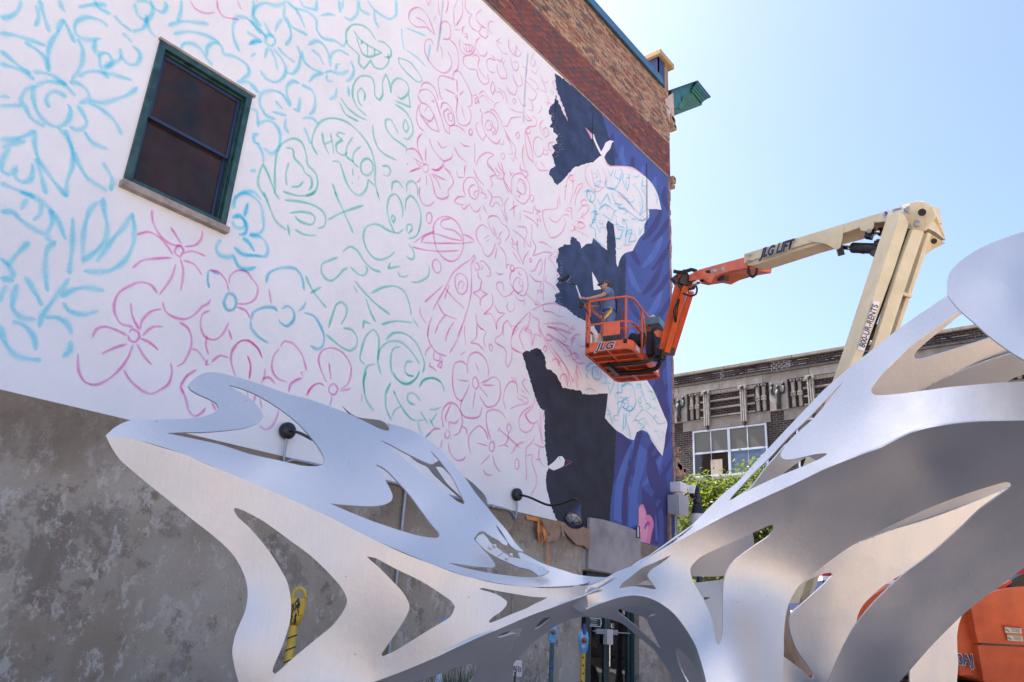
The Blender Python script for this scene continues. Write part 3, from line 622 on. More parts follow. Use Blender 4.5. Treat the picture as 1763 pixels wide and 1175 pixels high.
# --- blue, far left
dd('flower_sketch', 'sblue', B7, A_(
 [(195,430),(260,435),(330,460),(400,520),(450,575)],[(210,510),(195,560),(205,620),(230,680),(290,740),(350,755),(400,725),(420,670),(415,640),(395,620)],
 [(210,520),(260,490),(330,490),(400,500)],[(295,645),(275,600),(290,560),(330,545),(400,580)],
 [(410,490),(470,500),(520,545),(530,590),(470,620)],[(460,625),(500,690),(515,740),(470,775),(410,755)],
 [(210,510),(150,540),(125,600),(150,640),(190,710),(270,755)],[(290,430),(285,340),(300,260),(355,180)],[(375,110),(340,190)],[(375,115),(410,180),(445,260)],
 [(460,230),(490,290),(490,370),(460,430),(425,475)],[(290,430),(270,350),(220,300),(145,250)],[(0,200),(80,210),(180,240),(275,275)],
 [(0,300),(60,350),(120,400),(185,440)],[(0,380),(70,400),(150,430),(205,480)],[(0,575),(60,580)],[(0,635),(60,630),(130,630)],
 [(465,460),(520,430),(600,430),(650,470)],[(600,430),(690,450),(790,480)],[(530,600),(610,612),(700,590),(770,560),(820,520)],
 [(525,612),(600,650),(680,720),(725,805)],[(500,780),(550,850),(645,890)],[(340,755),(400,820),(430,900),(430,990),(400,1080),(395,1175)],
 [(390,770),(420,860),(470,980),(520,1060),(640,1140)],[(610,965),(650,1030),(670,1080),(655,1140)],[(210,770),(205,850),(230,950),(290,1040),(360,1130),(400,1175)],
 [(0,830),(80,830),(150,810),(205,775)],[(10,880),(70,860),(155,840)],[(215,940),(240,1030),(275,1160)],[(60,880),(20,940),(10,1010),(50,1040),(95,1000),(90,1050),(130,1085),(180,1070),(195,1020),(190,970)],
 [(0,1090),(100,1130),(210,1175)]))
dd('leaf_sketch', 'sblue', B7, A_([(645,160),(590,120),(510,105),(450,140),(450,200),(500,235),(600,232)],[(570,240),(560,290),(590,340),(600,400),(640,400),(665,360),(640,320),(600,320),(590,345)],
 [(620,400),(670,380),(715,350),(715,285)],[(715,330),(760,380),(810,385),(835,340),(820,300),(785,275)],[(0,110),(60,100),(110,60),(125,0)],[(215,30),(230,100),(210,160)],[(235,0),(260,90),(295,195)],
 [(355,0),(365,40),(390,75)],[(465,45),(550,30),(640,30)],[(560,0),(590,50),(660,85)],[(680,90),(720,140),(780,185)],[(725,195),(790,255)],[(780,190),(850,170),(875,110),(860,90)],[(800,20),(820,90),(870,120),(905,80),(900,30),(850,5),(810,15)],
 [(870,120),(890,180),(930,225)],[(895,0),(920,50),(970,75),(990,40),(980,10)],[(1080,0),(1075,70),(1055,130)],[(1000,155),(1080,130),(1160,135),(1245,145)],[(1030,205),(1120,190),(1220,210),(1310,255)],
 [(1070,310),(1090,265),(1140,260),(1190,290),(1230,350),(1265,390)],[(1230,340),(1235,280),(1280,255),(1320,280),(1330,320),(1400,340),(1470,390),(1480,440),(1430,475)]))
dd('flower_sketch', 'sblue', B7, A_([(1425,310),(1395,240),(1385,170),(1410,105),(1470,110),(1555,205)],[(1465,190),(1555,240)],[(1475,270),(1510,250),(1555,250)],[(1490,340),(1525,315)],[(1510,0),(1510,90),(1555,160)],[(1405,490),(1480,490),(1520,520),(1540,560)]))
dd('arrow_sketch', 'spink', P3, A_([(1130,0),(1160,50),(1220,80),(1280,75)],[(1290,0),(1300,60),(1330,100),(1425,120)],[(1410,0),(1435,60)],[(1520,0),(1530,10)]))
dd('flower_sketch', 'sblue', B7, B_([(100,230),(60,170),(20,110),(30,50),(90,20),(160,35),(220,10)],[(95,230),(110,210),(145,225),(150,255),(125,275),(95,255),(90,230)],[(0,120),(50,170),(90,215)],[(0,265),(40,245),(80,250)],
 [(210,30),(205,100),(235,160),(245,220),(210,275)],[(150,190),(165,150),(195,115)],[(85,130),(120,200),(140,220)],[(110,280),(85,350)],[(120,285),(150,350),(165,420)],[(140,290),(190,350),(215,410),(200,460),(155,490),(100,470),(60,420)],[(165,280),(210,330),(270,375)],[(280,270),(300,330),(290,400),(255,440),(215,430)]))
dd('flower_sketch', 'sblue', B7, B_([(215,100),(250,160),(345,210)],[(270,50),(300,100),(330,170)],[(220,10),(270,50),(340,70),(395,120),(400,180),(440,230),(510,245),(555,275),(575,240)],[(300,0),(320,40),(395,60),(400,0)],[(420,95),(470,85),(510,95)],[(530,0),(540,80)],[(555,0),(550,60)],[(560,100),(600,120),(640,80),(640,0)],[(650,0),(660,60),(720,90)],[(700,0),(740,60),(830,115),(870,90),(870,0)],[(740,60),(745,120),(770,170)]))
dd('flower_sketch', 'sblue', B7, B_([(310,300),(320,360),(370,410),(440,435)],[(345,270),(400,245),(440,270),(470,330),(480,400)],[(365,295),(410,330),(440,390)],[(480,350),(490,320),(530,300),(590,330)],[(440,435),(480,425),(540,440),(590,420)],[(440,440),(390,450),(350,490)],[(600,360),(620,420),(600,470),(570,490)],[(460,440),(460,480),(500,485)],[(510,420),(520,385),(540,380)],[(515,520),(510,570),(470,595)],[(585,510),(590,575)]))
dd('flower_sketch', 'sblue', B7, B_([(250,630),(220,560),(225,510),(260,485),(300,500)],[(305,505),(370,540),(390,600),(380,660),(350,685)],[(245,640),(190,560),(130,540),(70,560),(60,620),(100,690),(155,710)],[(150,600),(200,655)],[(300,575),(290,660),(255,650)],[(130,665),(220,690)],[(215,700),(210,760),(235,795)],[(310,705),(370,705),(410,740)],[(320,755),(345,810),(360,860)],[(0,500),(50,555)]))
dd('flower_sketch', 'sblue', B7, B_([(0,650),(40,660),(50,760)],[(50,740),(100,720),(150,740),(180,800),(170,880),(130,915),(80,880)],[(55,795),(25,810),(30,850),(60,855)],[(40,850),(75,910),(80,980)],[(0,1020),(40,1015)]))
# --- blue lower left
dd('leaf_sketch', 'sblue', B7*1.1, C_([(110,0),(200,35),(280,90),(330,160),(380,280)],[(155,40),(120,110)],[(240,70),(230,130),(190,170)],[(0,120),(70,120),(120,165),(200,220),(260,250)],[(290,100),(300,180),(270,250),(290,290)],[(170,290),(110,350),(40,430)],[(0,385),(50,430),(85,500)],[(0,500),(85,515)],[(325,285),(275,330),(262,400),(262,480),(275,580)],
 [(420,150),(420,250),(415,340),(400,480)],[(590,55),(530,90),(495,180),(480,270),(480,400),(560,340),(610,270),(620,200),(600,100),(595,30)],[(770,120),(720,200),(640,290),(555,410)],[(765,125),(775,200),(770,300),(720,400),(640,455),(560,465),(480,460)],
 [(400,500),(360,560),(290,650),(240,730),(225,790)],[(350,610),(420,570),(500,555),(605,575)],[(365,640),(400,690),(480,710),(570,690)],[(145,490),(200,580),(245,665)],[(100,530),(80,600),(75,680),(130,730),(210,740)],[(35,540),(10,600),(0,640)],
 [(70,750),(130,770),(190,830),(205,900),(200,920)],[(0,770),(20,850),(60,920),(120,960),(240,975)],[(260,730),(330,730),(390,770),(415,830)],[(410,860),(400,920),(360,960)]))
dd('ribbon_sketch', 'sblue', B7, C_([(1355,100),(1360,40),(1400,10),(1460,0),(1511,50)],[(1435,65),(1410,145)],[(1340,155),(1380,140),(1415,180),(1405,210),(1360,205),(1340,165)],[(1410,160),(1425,200),(1415,245),(1380,250)],[(1280,275),(1250,320),(1265,365),(1320,380),(1350,370),(1380,430),(1430,450),(1480,435)],[(1400,265),(1440,300),(1470,350)],[(1350,320),(1400,360),(1511,375)],[(1440,255),(1511,262)]))
dd('flower_sketch', 'sblue', B7*.9, D_([(0,100),(15,40),(60,10),(120,30),(165,80),(180,170),(180,210),(160,240),(100,250),(150,255),(190,290),(205,340),(190,375),(130,370),(60,365),(10,320)],[(90,65),(70,145)],[(0,150),(50,145),(80,190),(75,240),(35,250)],[(60,265),(100,300),(130,350)],[(0,370),(40,440),(90,450),(140,435)]))
dd('flower_sketch', 'scyan', .054, D_([(195,530),(210,475),(270,445),(360,445),(400,490),(415,575)],[(285,680),(320,662),(352,690),(355,740),(315,778),(275,755),(268,735)],[(112,740),(120,700),(180,672),(240,672),(262,695)],[(105,740),(110,790),(150,840),(210,878)],[(425,635),(410,670),(380,692)],[(412,700),(470,720),(510,780),(530,840),(520,895),(490,912),(450,890)]))
dd('flower_centre_sketch', 'scyan', .054, C_([(1300,620),(1320,590),(1350,600),(1365,640),(1350,680),(1315,685),(1295,650),(1300,620)],[(1205,455),(1200,510),(1210,560)],[(1215,455),(1265,480)]))
# --- pink flowers, lower left
dd('flower_sketch', 'spink', .038, C_([(877,105),(885,180),(930,260),(990,305),(1050,315)],[(985,205),(1020,260),(1050,310)],[(1170,220),(1165,270),(1130,310),(1065,320)],[(790,250),(860,235),(920,265),(970,320),(1000,370)],[(1015,330),(1040,315),(1060,340),(1040,380),(1010,355),(1015,330)],[(1055,360),(1110,345),(1190,375)],[(1060,400),(1120,420),(1168,485)],[(1040,385),(1058,450),(1055,510),(1042,578)],[(765,445),(820,400),(900,388),(995,383)],[(1015,420),(990,500),(920,600)]))
dd('flower_sketch', 'spink', .038, C_([(745,820),(760,798),(795,810),(805,840),(780,870),(750,860),(740,830)],[(910,590),(870,540),(810,525),(740,550),(685,590),(660,650),(665,710),(700,765),(770,782)],[(755,640),(765,720),(805,800)],[(935,680),(870,695),(820,750),(810,805)],[(945,782),(880,785),(822,835)],[(530,850),(560,795),(610,782),(680,805),(738,835)],[(585,940),(660,905),(735,882)],[(768,885),(740,960),(690,1030),(620,1090),(550,1118),(490,1100),(455,1040),(450,935)],[(805,850),(860,870),(918,920)],[(790,880),(830,950),(880,1005)],[(940,635),(955,690),(1000,725),(1070,738),(1120,715),(1170,665),(1200,650),(1218,622)],[(1035,755),(1085,790),(1107,850),(1100,910),(1060,990),(1020,1012)],[(985,990),(993,1040),(975,1110),(920,1150),(870,1170),(820,1150),(750,1090),(715,1030)]))
dd('flower_sketch', 'spink', .036, C_([(1205,455),(1260,465),(1305,515),(1322,580)],[(1325,535),(1330,490),(1370,458),(1420,462),(1460,510),(1490,555),(1475,620),(1430,648),(1370,650)],[(1365,668),(1420,690),(1450,745)],[(1215,688),(1170,710),(1160,780),(1185,840),(1240,857),(1290,820),(1322,755)],[(1320,795),(1340,860)],[(1197,830),(1190,890),(1205,945)],[(1105,910),(1140,920),(1190,985)],[(1200,970),(1190,1000),(1215,1000)],[(1220,990),(1270,950),(1330,965)],[(1360,1070),(1335,980),(1345,910),(1390,865),(1440,865),(1490,910),(1511,960)],[(1430,950),(1448,1010),(1440,1090)],[(1135,1030),(1070,1075),(1042,1130),(1060,1175)]))
dd('petal_sketch', 'spink', .036, D_([(0,930),(40,870),(90,862),(150,910),(175,970)],[(85,945),(105,1000),(97,1080)],[(275,900),(300,868),(350,880),(400,940),(430,1040)],[(272,905),(235,960),(230,1030),(260,1080),(320,1102)],[(410,1070),(395,1045),(420,1045)],[(325,1165),(345,1110),(410,1075)],[(190,1020),(180,1090),(165,1110)],[(170,1085),(210,1075),(250,1115)],[(210,560),(225,650)]))
dd('flower_sketch', 'spink', .036, D_([(545,1105),(515,1040),(498,970),(520,920),(580,905),(640,935),(685,1010),(680,1080),(660,1120),(620,1145)],[(558,990),(570,1090)],[(560,1130),(585,1112),(608,1140),(590,1175),(560,1160),(560,1130)],[(430,1175),(470,1120),(510,1108),(532,1125)],[(620,1155),(685,1140)]))
dd('flower_sketch', 'spink', .036, K_([(595,180),(625,260),(645,340),(680,378),(730,360),(762,320)],[(645,90),(610,150),(592,185)],[(800,285),(830,340)],[(1040,205),(1045,260)],[(1060,150),(1040,220)],[(1125,260),(1140,330)],[(1255,325),(1235,400),(1200,455),(1160,470),(1120,440)],[(1105,200),(1085,285)],[(1320,215),(1330,160),(1400,120)]))
dd('petal_sketch', 'spink', .034, L_([(480,260),(480,320),(460,400)],[(835,260),(830,360)],[(185,290),(230,200),(320,140),(400,170)]))
# --- green
dd('mouth_sketch', 'sgreen', G5, B_([(750,240),(710,180),(660,150),(610,150),(575,190),(580,260),(620,300),(648,330),(650,380),(680,410),(720,360),(740,400),(790,410),(825,370),(820,320)],[(760,245),(800,255),(840,300),(835,340),(800,340)],[(632,215),(670,320),(710,340),(785,315),(720,280),(660,240),(615,180)],[(672,240),(660,270)],[(700,265),(700,335)],[(745,290),(740,330)]))
dd('crown_sketch', 'sgreen', G5, B_([(695,690),(640,640),(612,570),(620,500),(660,455),(720,460),(740,500),(745,570),(770,597),(790,570),(790,490),(810,442),(828,490),(840,555),(845,500),(880,468),(930,490),(945,550),(900,590),(875,570)],[(680,605),(685,560),(665,525),(642,550),(650,610),(670,635)],[(860,600),(910,620),(955,640),(945,560)],[(540,580),(580,640),(640,690),(700,718)],[(535,610),(570,680),(650,725)],[(860,620),(920,660),(960,720),(970,790),(940,830),(910,820)],[(925,710),(945,760),(930,790),(912,755),(925,710)],[(730,740),(740,820),(770,890),(820,930),(875,955)],[(930,920),(930,880),(850,820),(810,760),(810,715),(840,715),(885,800)]))
dd('hello_lettering_sketch', 'sgreen', G5, B_([(430,785),(440,850),(470,920)],[(480,790),(490,850),(500,918)],[(445,860),(492,838)],[(570,800),(530,790),(515,805),(552,835),(515,860),(520,905),(560,925),(582,905)],[(615,815),(580,870),(575,930),(620,965)],[(662,872),(620,910),(615,965),(650,1000)],[(670,960),(700,945),(728,970),(730,1015),(700,1045),(668,1030),(660,990),(670,960)]))
dd('speech_bubble_sketch', 'sgreen', G5, B_([(405,925),(370,860),(385,780),(430,720),(500,705),(580,730),(660,800),(720,890),(745,990),(745,1080),(765,1175)],[(490,960),(530,965),(550,1010),(565,1060),(600,1130),(650,1165),(690,1130),(705,1070),(745,1110)],[(610,1000),(615,1050)],[(650,1045),(645,1070)],[(607,1085),(612,1095)],[(638,1105),(645,1110)],[(785,990),(820,990),(838,1020),(820,1048),(790,1040)],[(490,1090),(520,1170)],[(845,1140),(850,1090),(880,1080),(915,1125)],[(935,1150),(935,1095),(965,1078),(995,1110),(998,1170)]))
dd('creature_sketch', 'sgreen', G5, B_([(150,1150),(150,1000),(165,900),(200,850),(260,825),(310,850),(335,920),(345,980),(390,1030),(405,1090),(380,1150),(330,1170)],[(210,880),(255,890),(265,940),(310,990),(330,1030),(365,1060),(368,1110),(350,1135)],[(232,965),(215,1040),(220,1105)],[(245,1112),(290,1110),(320,1080)],[(90,1175),(50,1100),(60,1020),(80,980),(110,1040),(150,1150)]))
dd('blob_sketch', 'sgreen', G5, D_([(180,0),(215,90),(250,170),(315,225)],[(240,0),(275,50)],[(290,0),(380,25),(440,20),(480,0)],[(300,50),(400,60),(480,85),(525,120),(540,165),(525,205),(490,212)],[(330,125),(400,118),(460,130),(478,160),(460,190),(420,185),(380,165),(360,140)],[(360,220),(420,250),(485,255)],[(590,0),(640,110),(700,245)],[(550,165),(640,120),(760,80)],[(840,0),(852,55)],[(320,190),(330,260)]))
dd('snail_sketch', 'sgreen', G5, D_([(935,235),(905,160),(895,90),(910,30),(940,15),(970,50),(985,110),(980,160)],[(1000,115),(1005,50),(1030,25),(1065,60),(1090,140),(1080,220),(1060,260),(1015,275)],[(925,135),(920,155),(930,180),(940,155),(925,135)],[(1010,240),(1010,195),(1030,190),(1040,215),(1015,245)],[(990,215),(960,240),(900,225),(850,195),(810,190),(770,210),(758,270),(780,340),(820,385),(860,395),(910,375),(940,345)],[(1015,300),(1045,340),(1050,385),(1030,392),(1002,370)],[(915,410),(900,445),(975,432)],[(955,460),(970,490),(1000,492),(1018,480)],[(1030,522),(1070,525),(1130,490),(1138,430)]))
dd('blob_sketch', 'sgreen', G5, D_([(635,350),(680,320),(720,340),(760,400),(810,450),(860,465)],[(610,380),(560,400),(520,420),(515,465),(540,505),(575,515),(610,490),(640,455),(668,440)],[(680,435),(730,480),(760,485),(780,455),(770,430)],[(422,485),(465,575),(545,675)],[(450,590),(515,550)],[(705,515),(760,580),(830,650),(915,715)],[(700,545),(725,590)],[(800,590),(870,555),(940,548),(990,575),(1020,640),(1035,715)],[(770,615),(800,700),(828,755)],[(555,790),(580,710),(600,655),(630,640),(660,670),(655,720),(625,770)],[(640,790),(690,800),(720,845),(715,895),(680,920),(630,900),(540,825)],[(755,795),(760,750),(805,768)],[(860,770),(940,750),(1040,758)],[(1042,735),(1080,790)]))
dd('creature_sketch', 'sgreen', G5, D_([(765,1000),(738,970),(745,920),(770,840),(815,800),(845,840),(845,920),(840,980),(860,1060)],[(845,980),(850,920),(900,870),(970,870),(1030,920),(1085,1000)],[(885,860),(930,820),(990,820),(1050,860),(1090,930),(1110,1000),(1100,1050)],[(975,895),(930,910),(915,970),(925,1050),(970,1100),(1020,1108),(1070,1070),(1082,1030)],[(1045,985),(1010,985),(995,1020),(1010,1060),(1050,1068)],[(765,1170),(760,1080),(780,1010),(830,998)],[(1080,1130),(1110,1090),(1160,1080),(1210,1110),(1225,1160)],[(890,1170),(915,1105)],[(930,1150),(940,1175)]))
dd('creature_sketch', 'sgreen', G5, L_([(890,0),(855,100),(860,220),(900,360),(980,460)],[(1180,120),(1120,220),(1110,350),(1130,470),(1185,575)],[(1200,215),(1260,350),(1340,480),(1420,560),(1480,575)],[(1180,540),(1220,450),(1295,405)],[(1485,580),(1500,650),(1545,750)],[(1500,190),(1540,110),(1620,75),(1700,85),(1763,130)],[(1520,350),(1480,290),(1420,250),(1375,265),(1365,320),(1400,370),(1460,388)],[(1620,445),(1700,440),(1763,410)],[(1615,545),(1680,650)],[(1565,775),(1640,715)],[(1480,575),(1570,560)],[(1310,935),(1420,985)],[(1205,0),(1240,80),(1310,140),(1380,145),(1450,100),(1500,0)],[(1340,0),(1380,45),(1445,50)]))
dd('sparkle_sketch', 'sgreen', .05, [[(723,708),(737,730)],[(740,730),(752,712)]])
dd('dash_sketch', 'sgreen', .04, B_([(885,345),(950,370),(1000,430),(1030,480),(1000,490),(930,430),(890,380),(885,345)]))
dd('dash_sketch', 'sblue', .05, B_([(930,168),(1050,215)],[(903,165),(908,240),(920,300)],[(925,295),(990,340),(1050,400)],[(1075,262),(1058,370)]))
# --- pink right field
dd('flower_sketch', 'spink', P3, E_([(190,235),(150,200),(130,185),(60,180),(15,130),(30,70),(80,52),(130,90),(160,150),(190,232)],[(60,115),(120,150),(160,215)],[(225,230),(232,160),(262,145),(290,170),(290,262),(240,265)],[(180,310),(165,270),(130,275),(120,340),(150,410),(200,470),(260,495),(300,455),(300,400),(275,345)],[(290,268),(330,310),(348,370),(345,460),(320,490)],[(220,300),(240,350),(238,400)]))
dd('bottle_sketch', 'spink', P3, E_([(212,0),(215,60),(225,110)],[(280,0),(278,50),(262,95)],[(320,60),(318,130),(325,180)],[(345,0),(320,60)],[(375,0),(375,100),(330,180)],[(130,0),(148,38),(165,0)],[(195,105),(183,150)],[(318,198),(362,205)]))
dd('flower_sketch', 'spink', P3, E_([(330,540),(270,520),(225,515),(212,560),(225,640),(245,690)],[(310,550),(320,490),(350,480),(390,540),(420,600),(440,660),(435,715),(400,720)],[(255,600),(335,640)],[(338,535),(342,630)],[(385,615),(355,645)],[(345,650),(340,700),(335,760),(350,830),(390,850),(425,830),(435,770),(415,720)],[(370,715),(385,780),(400,820)],[(345,640),(330,655),(345,680)]))
dd('fish_sketch', 'spink', P3, E_([(95,600),(110,565),(150,562),(190,600),(215,680)],[(80,640),(95,610),(150,610),(190,660),(215,740),(235,800),(260,880),(290,905),(295,850),(350,855),(395,890)],[(75,640),(95,690),(140,710),(180,770),(220,890),(165,870),(110,800),(85,740),(100,690)],[(85,770),(160,820),(190,770)],[(120,755),(145,715)],[(85,700),(65,780),(80,850),(120,890)],[(165,685),(185,680),(180,700)],[(130,840),(160,815)]))
dd('swirl_sketch', 'spink', P3, E_([(230,740),(240,700),(265,695),(300,730),(320,790),(320,840),(290,850),(260,810),(250,760),(280,735),(310,780),(310,820),(285,810),(280,770),(300,765)]))
dd('face_sketch', 'spink', P3, E_([(400,0),(395,50),(420,90),(445,105)],[(440,100),(420,140),(440,190),(480,215)],[(510,65),(470,100),(480,150),(530,190)],[(500,200),(485,215),(500,240),(535,262),(550,230),(530,190),(500,185),(500,200)],[(515,205),(525,220)],[(600,150),(560,150),(550,190),(580,240)],[(400,180),(380,185),(375,235)],[(385,240),(410,262),(405,232),(390,225)]))
dd('creature_sketch', 'spink', P3, E_([(362,262),(355,300),(370,350),(420,375),(455,345),(450,300)],[(375,290),(395,300),(440,310),(435,345),(400,348),(380,310)],[(410,378),(385,385),(385,430),(420,465),(470,475),(485,530),(520,570),(550,560),(545,495)],[(445,385),(465,370),(490,395),(480,440),(500,490),(540,540)],[(400,305),(405,345)],[(420,305),(425,345)]))
dd('flower_sketch', 'spink', P3, E_([(495,255),(470,280),(470,330),(500,375),(530,378),(545,345)],[(600,285),(625,330),(650,360),(690,368)],[(640,255),(605,280),(650,300)],[(690,260),(690,320),(720,370),(760,380),(775,345)],[(715,325),(735,370),(740,310),(765,355)],[(565,370),(590,390),(595,410),(560,395),(540,420),(550,470),(580,492),(600,485)],[(600,400),(640,420),(645,375)],[(610,430),(612,480),(640,530),(675,530),(670,480),(650,440),(665,405)],[(700,380),(705,420),(720,470),(745,480),(755,440),(735,415),(715,430)],[(715,500),(730,560),(760,585),(780,570),(770,500)],[(675,580),(690,620),(730,645),(745,600),(730,540)]))
dd('arm_sketch', 'spink', P3, E_([(440,650),(470,640),(475,665),(450,668)],[(470,660),(460,700),(475,695),(480,675),(490,700),(480,650)],[(485,640),(520,615),(550,660),(590,695)],[(490,660),(520,645),(560,705)],[(580,550),(565,600),(580,640),(597,600),(580,550)],[(595,620),(640,630),(655,680)],[(610,590),(660,630),(680,700)]))
dd('rose_sketch', 'spink', P3, E_([(510,765),(495,745),(500,730)],[(630,690),(600,700),(588,735)],[(510,765),(508,820),(530,900),(570,950),(610,970),(635,930)],[(515,770),(560,755),(600,790),(618,850),(600,905),(575,910)],[(560,740),(590,745),(640,820),(645,850)],[(570,820),(545,815),(530,850),(545,880),(575,870),(560,830)],[(575,815),(580,850),(600,880),(580,900),(565,870)],[(490,830),(470,835),(468,870),(490,920),(515,950),(540,905)],[(640,855),(680,850),(705,800),(780,790)],[(690,730),(740,755),(790,760)],[(655,870),(700,950),(735,1000),(730,1060),(750,1080)],[(665,905),(700,975),(715,1040),(680,1040)],[(625,970),(650,978),(655,945)],[(700,1060),(720,1090),(728,1060)]))
for _b in [ell(700+726/3.917,683/3.917,2.6,4), ell(700+432/3.917,893/3.917,3,5.4), ell(700+750/3.917,915/3.917,3,5.6), ell(700+648/3.917,1055/3.917,3.2,5.4), ell(700+152/3.917,280+375/3.917,5,9.5), ell(700+203/3.917,280+700/3.917,7,12,-12), ell(700+845/3.917,280+243/3.917,3,6), ell(700+836/3.917,280+660/3.917,2,3), ell(700+567/3.917,560+152/3.917,2.6,6.2,-8), ell(700+935/3.917,560+160/3.917,2.5,5.4), ell(700+743/3.917,560+938/3.917,3.6,9), ell(700+690/3.917,560+695/3.917,3.4,7.4)]: dd('bubble_sketch', 'spink', P3, [_b])
dd('pointer_sketch', 'spink', P3, E_([(860,360),(840,400),(840,440),(860,450),(865,410),(850,395)],[(830,470),(870,500),(890,450)],[(775,460),(790,450),(810,480),(800,520)],[(820,520),(870,560),(890,600),(870,600)],[(800,540),(850,600),(875,640),(850,680),(810,660)],[(900,500),(930,560),(950,560),(945,520)],[(895,605),(940,625),(930,580),(900,530)],[(985,605),(975,620),(992,635),(990,612)],[(1000,540),(985,560),(1020,640),(1070,780),(1090,820)],[(750,645),(770,700),(800,720),(805,690)],[(835,680),(850,720),(850,750),(810,740)],[(800,770),(830,800),(845,815),(815,815),(790,780)],[(905,700),(910,740),(880,770)],[(940,640),(960,680),(945,720)],[(930,690),(975,700),(960,740)]))
dd('moon_sketch', 'srose', P3*1.05, E_([(845,785),(870,800),(870,850),(820,860),(800,900),(830,900),(830,870),(800,870)],[(790,970),(780,1040),(790,1110),(820,1175)],[(800,880),(800,960),(820,1060),(860,1100)],[(810,900),(840,1000),(855,1100)],[(920,945),(880,925),(855,960),(860,1030),(890,1060),(920,1030),(925,985)],[(925,1010),(950,1020),(950,1045),(915,1040)],[(925,810),(900,840),(905,890),(940,930),(960,900),(940,860),(920,880),(940,905)],[(1000,960),(960,970),(960,1010),(990,1020)],[(880,1090),(870,1120),(900,1150),(960,1150)],[(900,1090),(940,1140)]))
dd('flower_sketch', 'spink', P3*1.1, F_([(110,30),(125,10),(145,20),(145,55),(125,68),(108,40)],[(20,65),(60,50),(105,38)],[(0,20),(10,0)],[(60,0),(110,35)],[(170,40),(210,55),(245,30),(255,0)],[(250,35),(300,90),(315,140),(280,190),(280,230),(245,247),(205,235),(185,190)],[(165,75),(220,100),(265,122)],[(150,70),(175,140),(190,215)],[(165,80),(205,120),(230,185)],[(132,75),(135,155)],[(95,100),(85,125),(60,140)],[(90,160),(85,220),(110,280),(150,293),(190,262)],[(105,0),(118,18)]))
dd('planet_sketch', 'spink', P3*1.1, F_([(180,465),(185,420),(215,380),(260,365),(310,380),(350,420),(375,480),(383,540),(375,600),(345,650),(300,668),(250,645),(210,600),(188,530),(180,465)],[(190,465),(120,490),(45,545)],[(95,545),(120,500),(180,480),(240,495),(300,515),(370,528),(365,500),(320,460),(250,445),(230,420),(240,390),(300,380)],[(105,540),(200,545),(300,545),(385,545),(455,535)],[(378,485),(420,500),(460,530)],[(38,570),(120,590),(220,600),(355,595)]))
dd('rocket_sketch', 'spink', P3*1.15, F_([(430,660),(455,625),(463,640),(430,695)],[(430,658),(370,695),(310,750),(275,820),(250,870),(210,935),(175,1002)],[(432,695),(438,780),(432,900),(405,1010),(375,1100),(340,1175)],[(355,748),(330,770),(328,830),(350,880),(380,890),(405,860),(410,800),(390,765),(355,748)],[(350,855),(350,820),(370,800),(388,820),(370,855)],[(245,830),(180,890),(118,945)],[(260,850),(320,920),(390,985)],[(290,820),(255,925)],[(88,975),(95,1030),(132,1088)],[(210,950),(250,1020),(340,1058)],[(265,1025),(215,1090),(192,1155)],[(320,1075),(285,1130),(275,1175)],[(175,1035),(150,1100),(142,1175)]))
dd('rocket_tail_sketch', 'spink', P3*1.1, G_([(155,0),(142,60),(160,130),(210,190),(270,210)],[(375,0),(350,80),(320,140),(288,190)],[(215,0),(190,60)],[(290,20),(268,70),(263,118)],[(165,140),(130,180),(127,220)],[(185,170),(185,230),(235,245),(205,280)],[(215,240),(230,215),(240,250),(230,290),(205,275)],[(160,250),(155,275),(180,290),(205,320)]))
dd('creature_sketch', 'spink', P3, F_([(400,225),(385,190),(385,140),(410,105),(450,105),(480,150),(485,210),(465,248),(430,230),(420,180),(450,150),(470,165)],[(485,200),(470,190),(455,210),(470,240)],[(400,230),(345,235),(325,265),(360,285),(395,285)],[(365,290),(385,315),(415,290),(425,280),(440,315),(470,335),(490,320),(500,295)],[(490,160),(510,190),(500,205),(530,215),(540,240),(520,245)],[(335,55),(350,100),(395,100)],[(390,100),(390,50),(400,20)],[(510,285),(545,350)],[(490,345),(500,395)],[(450,45),(480,110),(530,160)],[(545,0),(600,80),(565,100),(580,150),(560,175)],[(540,180),(575,230),(560,290),(580,300),(600,270),(640,300)],[(575,235),(635,240),(650,300)]))
dd('hand_sketch', 'spink', P3, F_([(595,35),(620,70),(645,80)],[(630,0),(655,70),(650,110),(610,105),(605,90),(640,90)],[(650,115),(690,215)],[(665,60),(655,110),(680,160),(710,215)],[(695,50),(700,85),(720,70)],[(710,215),(705,140),(720,90),(770,75),(810,110),(830,170),(825,240),(790,280),(750,260),(720,220)],[(745,150),(760,110),(790,130),(805,180),(790,215),(755,200),(740,160)],[(765,130),(790,150),(790,190)],[(735,195),(765,205),(760,235),(735,220)],[(770,0),(765,40),(800,60),(820,80),(800,105),(790,95)]))
dd('arm_sketch', 'spink', P3, F_([(690,235),(665,270),(660,320),(680,400)],[(635,310),(660,370),(680,410)],[(718,250),(725,370)],[(690,325),(750,285)],[(765,330),(765,400)],[(780,325),(850,345),(860,285)],[(865,290),(870,320),(905,330),(870,345),(890,360),(905,400),(880,380),(885,440),(860,400),(790,355)]))
dd('flower_sketch', 'spink', P3, F_([(555,455),(510,420),(475,450),(470,500),(490,545),(510,570),(520,610),(550,635),(580,605),(600,540)],[(520,515),(560,490)],[(530,540),(565,515)],[(545,390),(560,365),(610,365),(640,410),(680,440),(692,490),(660,535)],[(545,390),(560,440),(605,505)],[(580,430),(610,500)],[(645,460),(620,500)],[(605,520),(620,505),(635,530),(625,555),(605,540)],[(625,565),(660,610),(672,670),(670,720)],[(610,570),(595,655)],[(600,735),(620,755),(655,750)]))
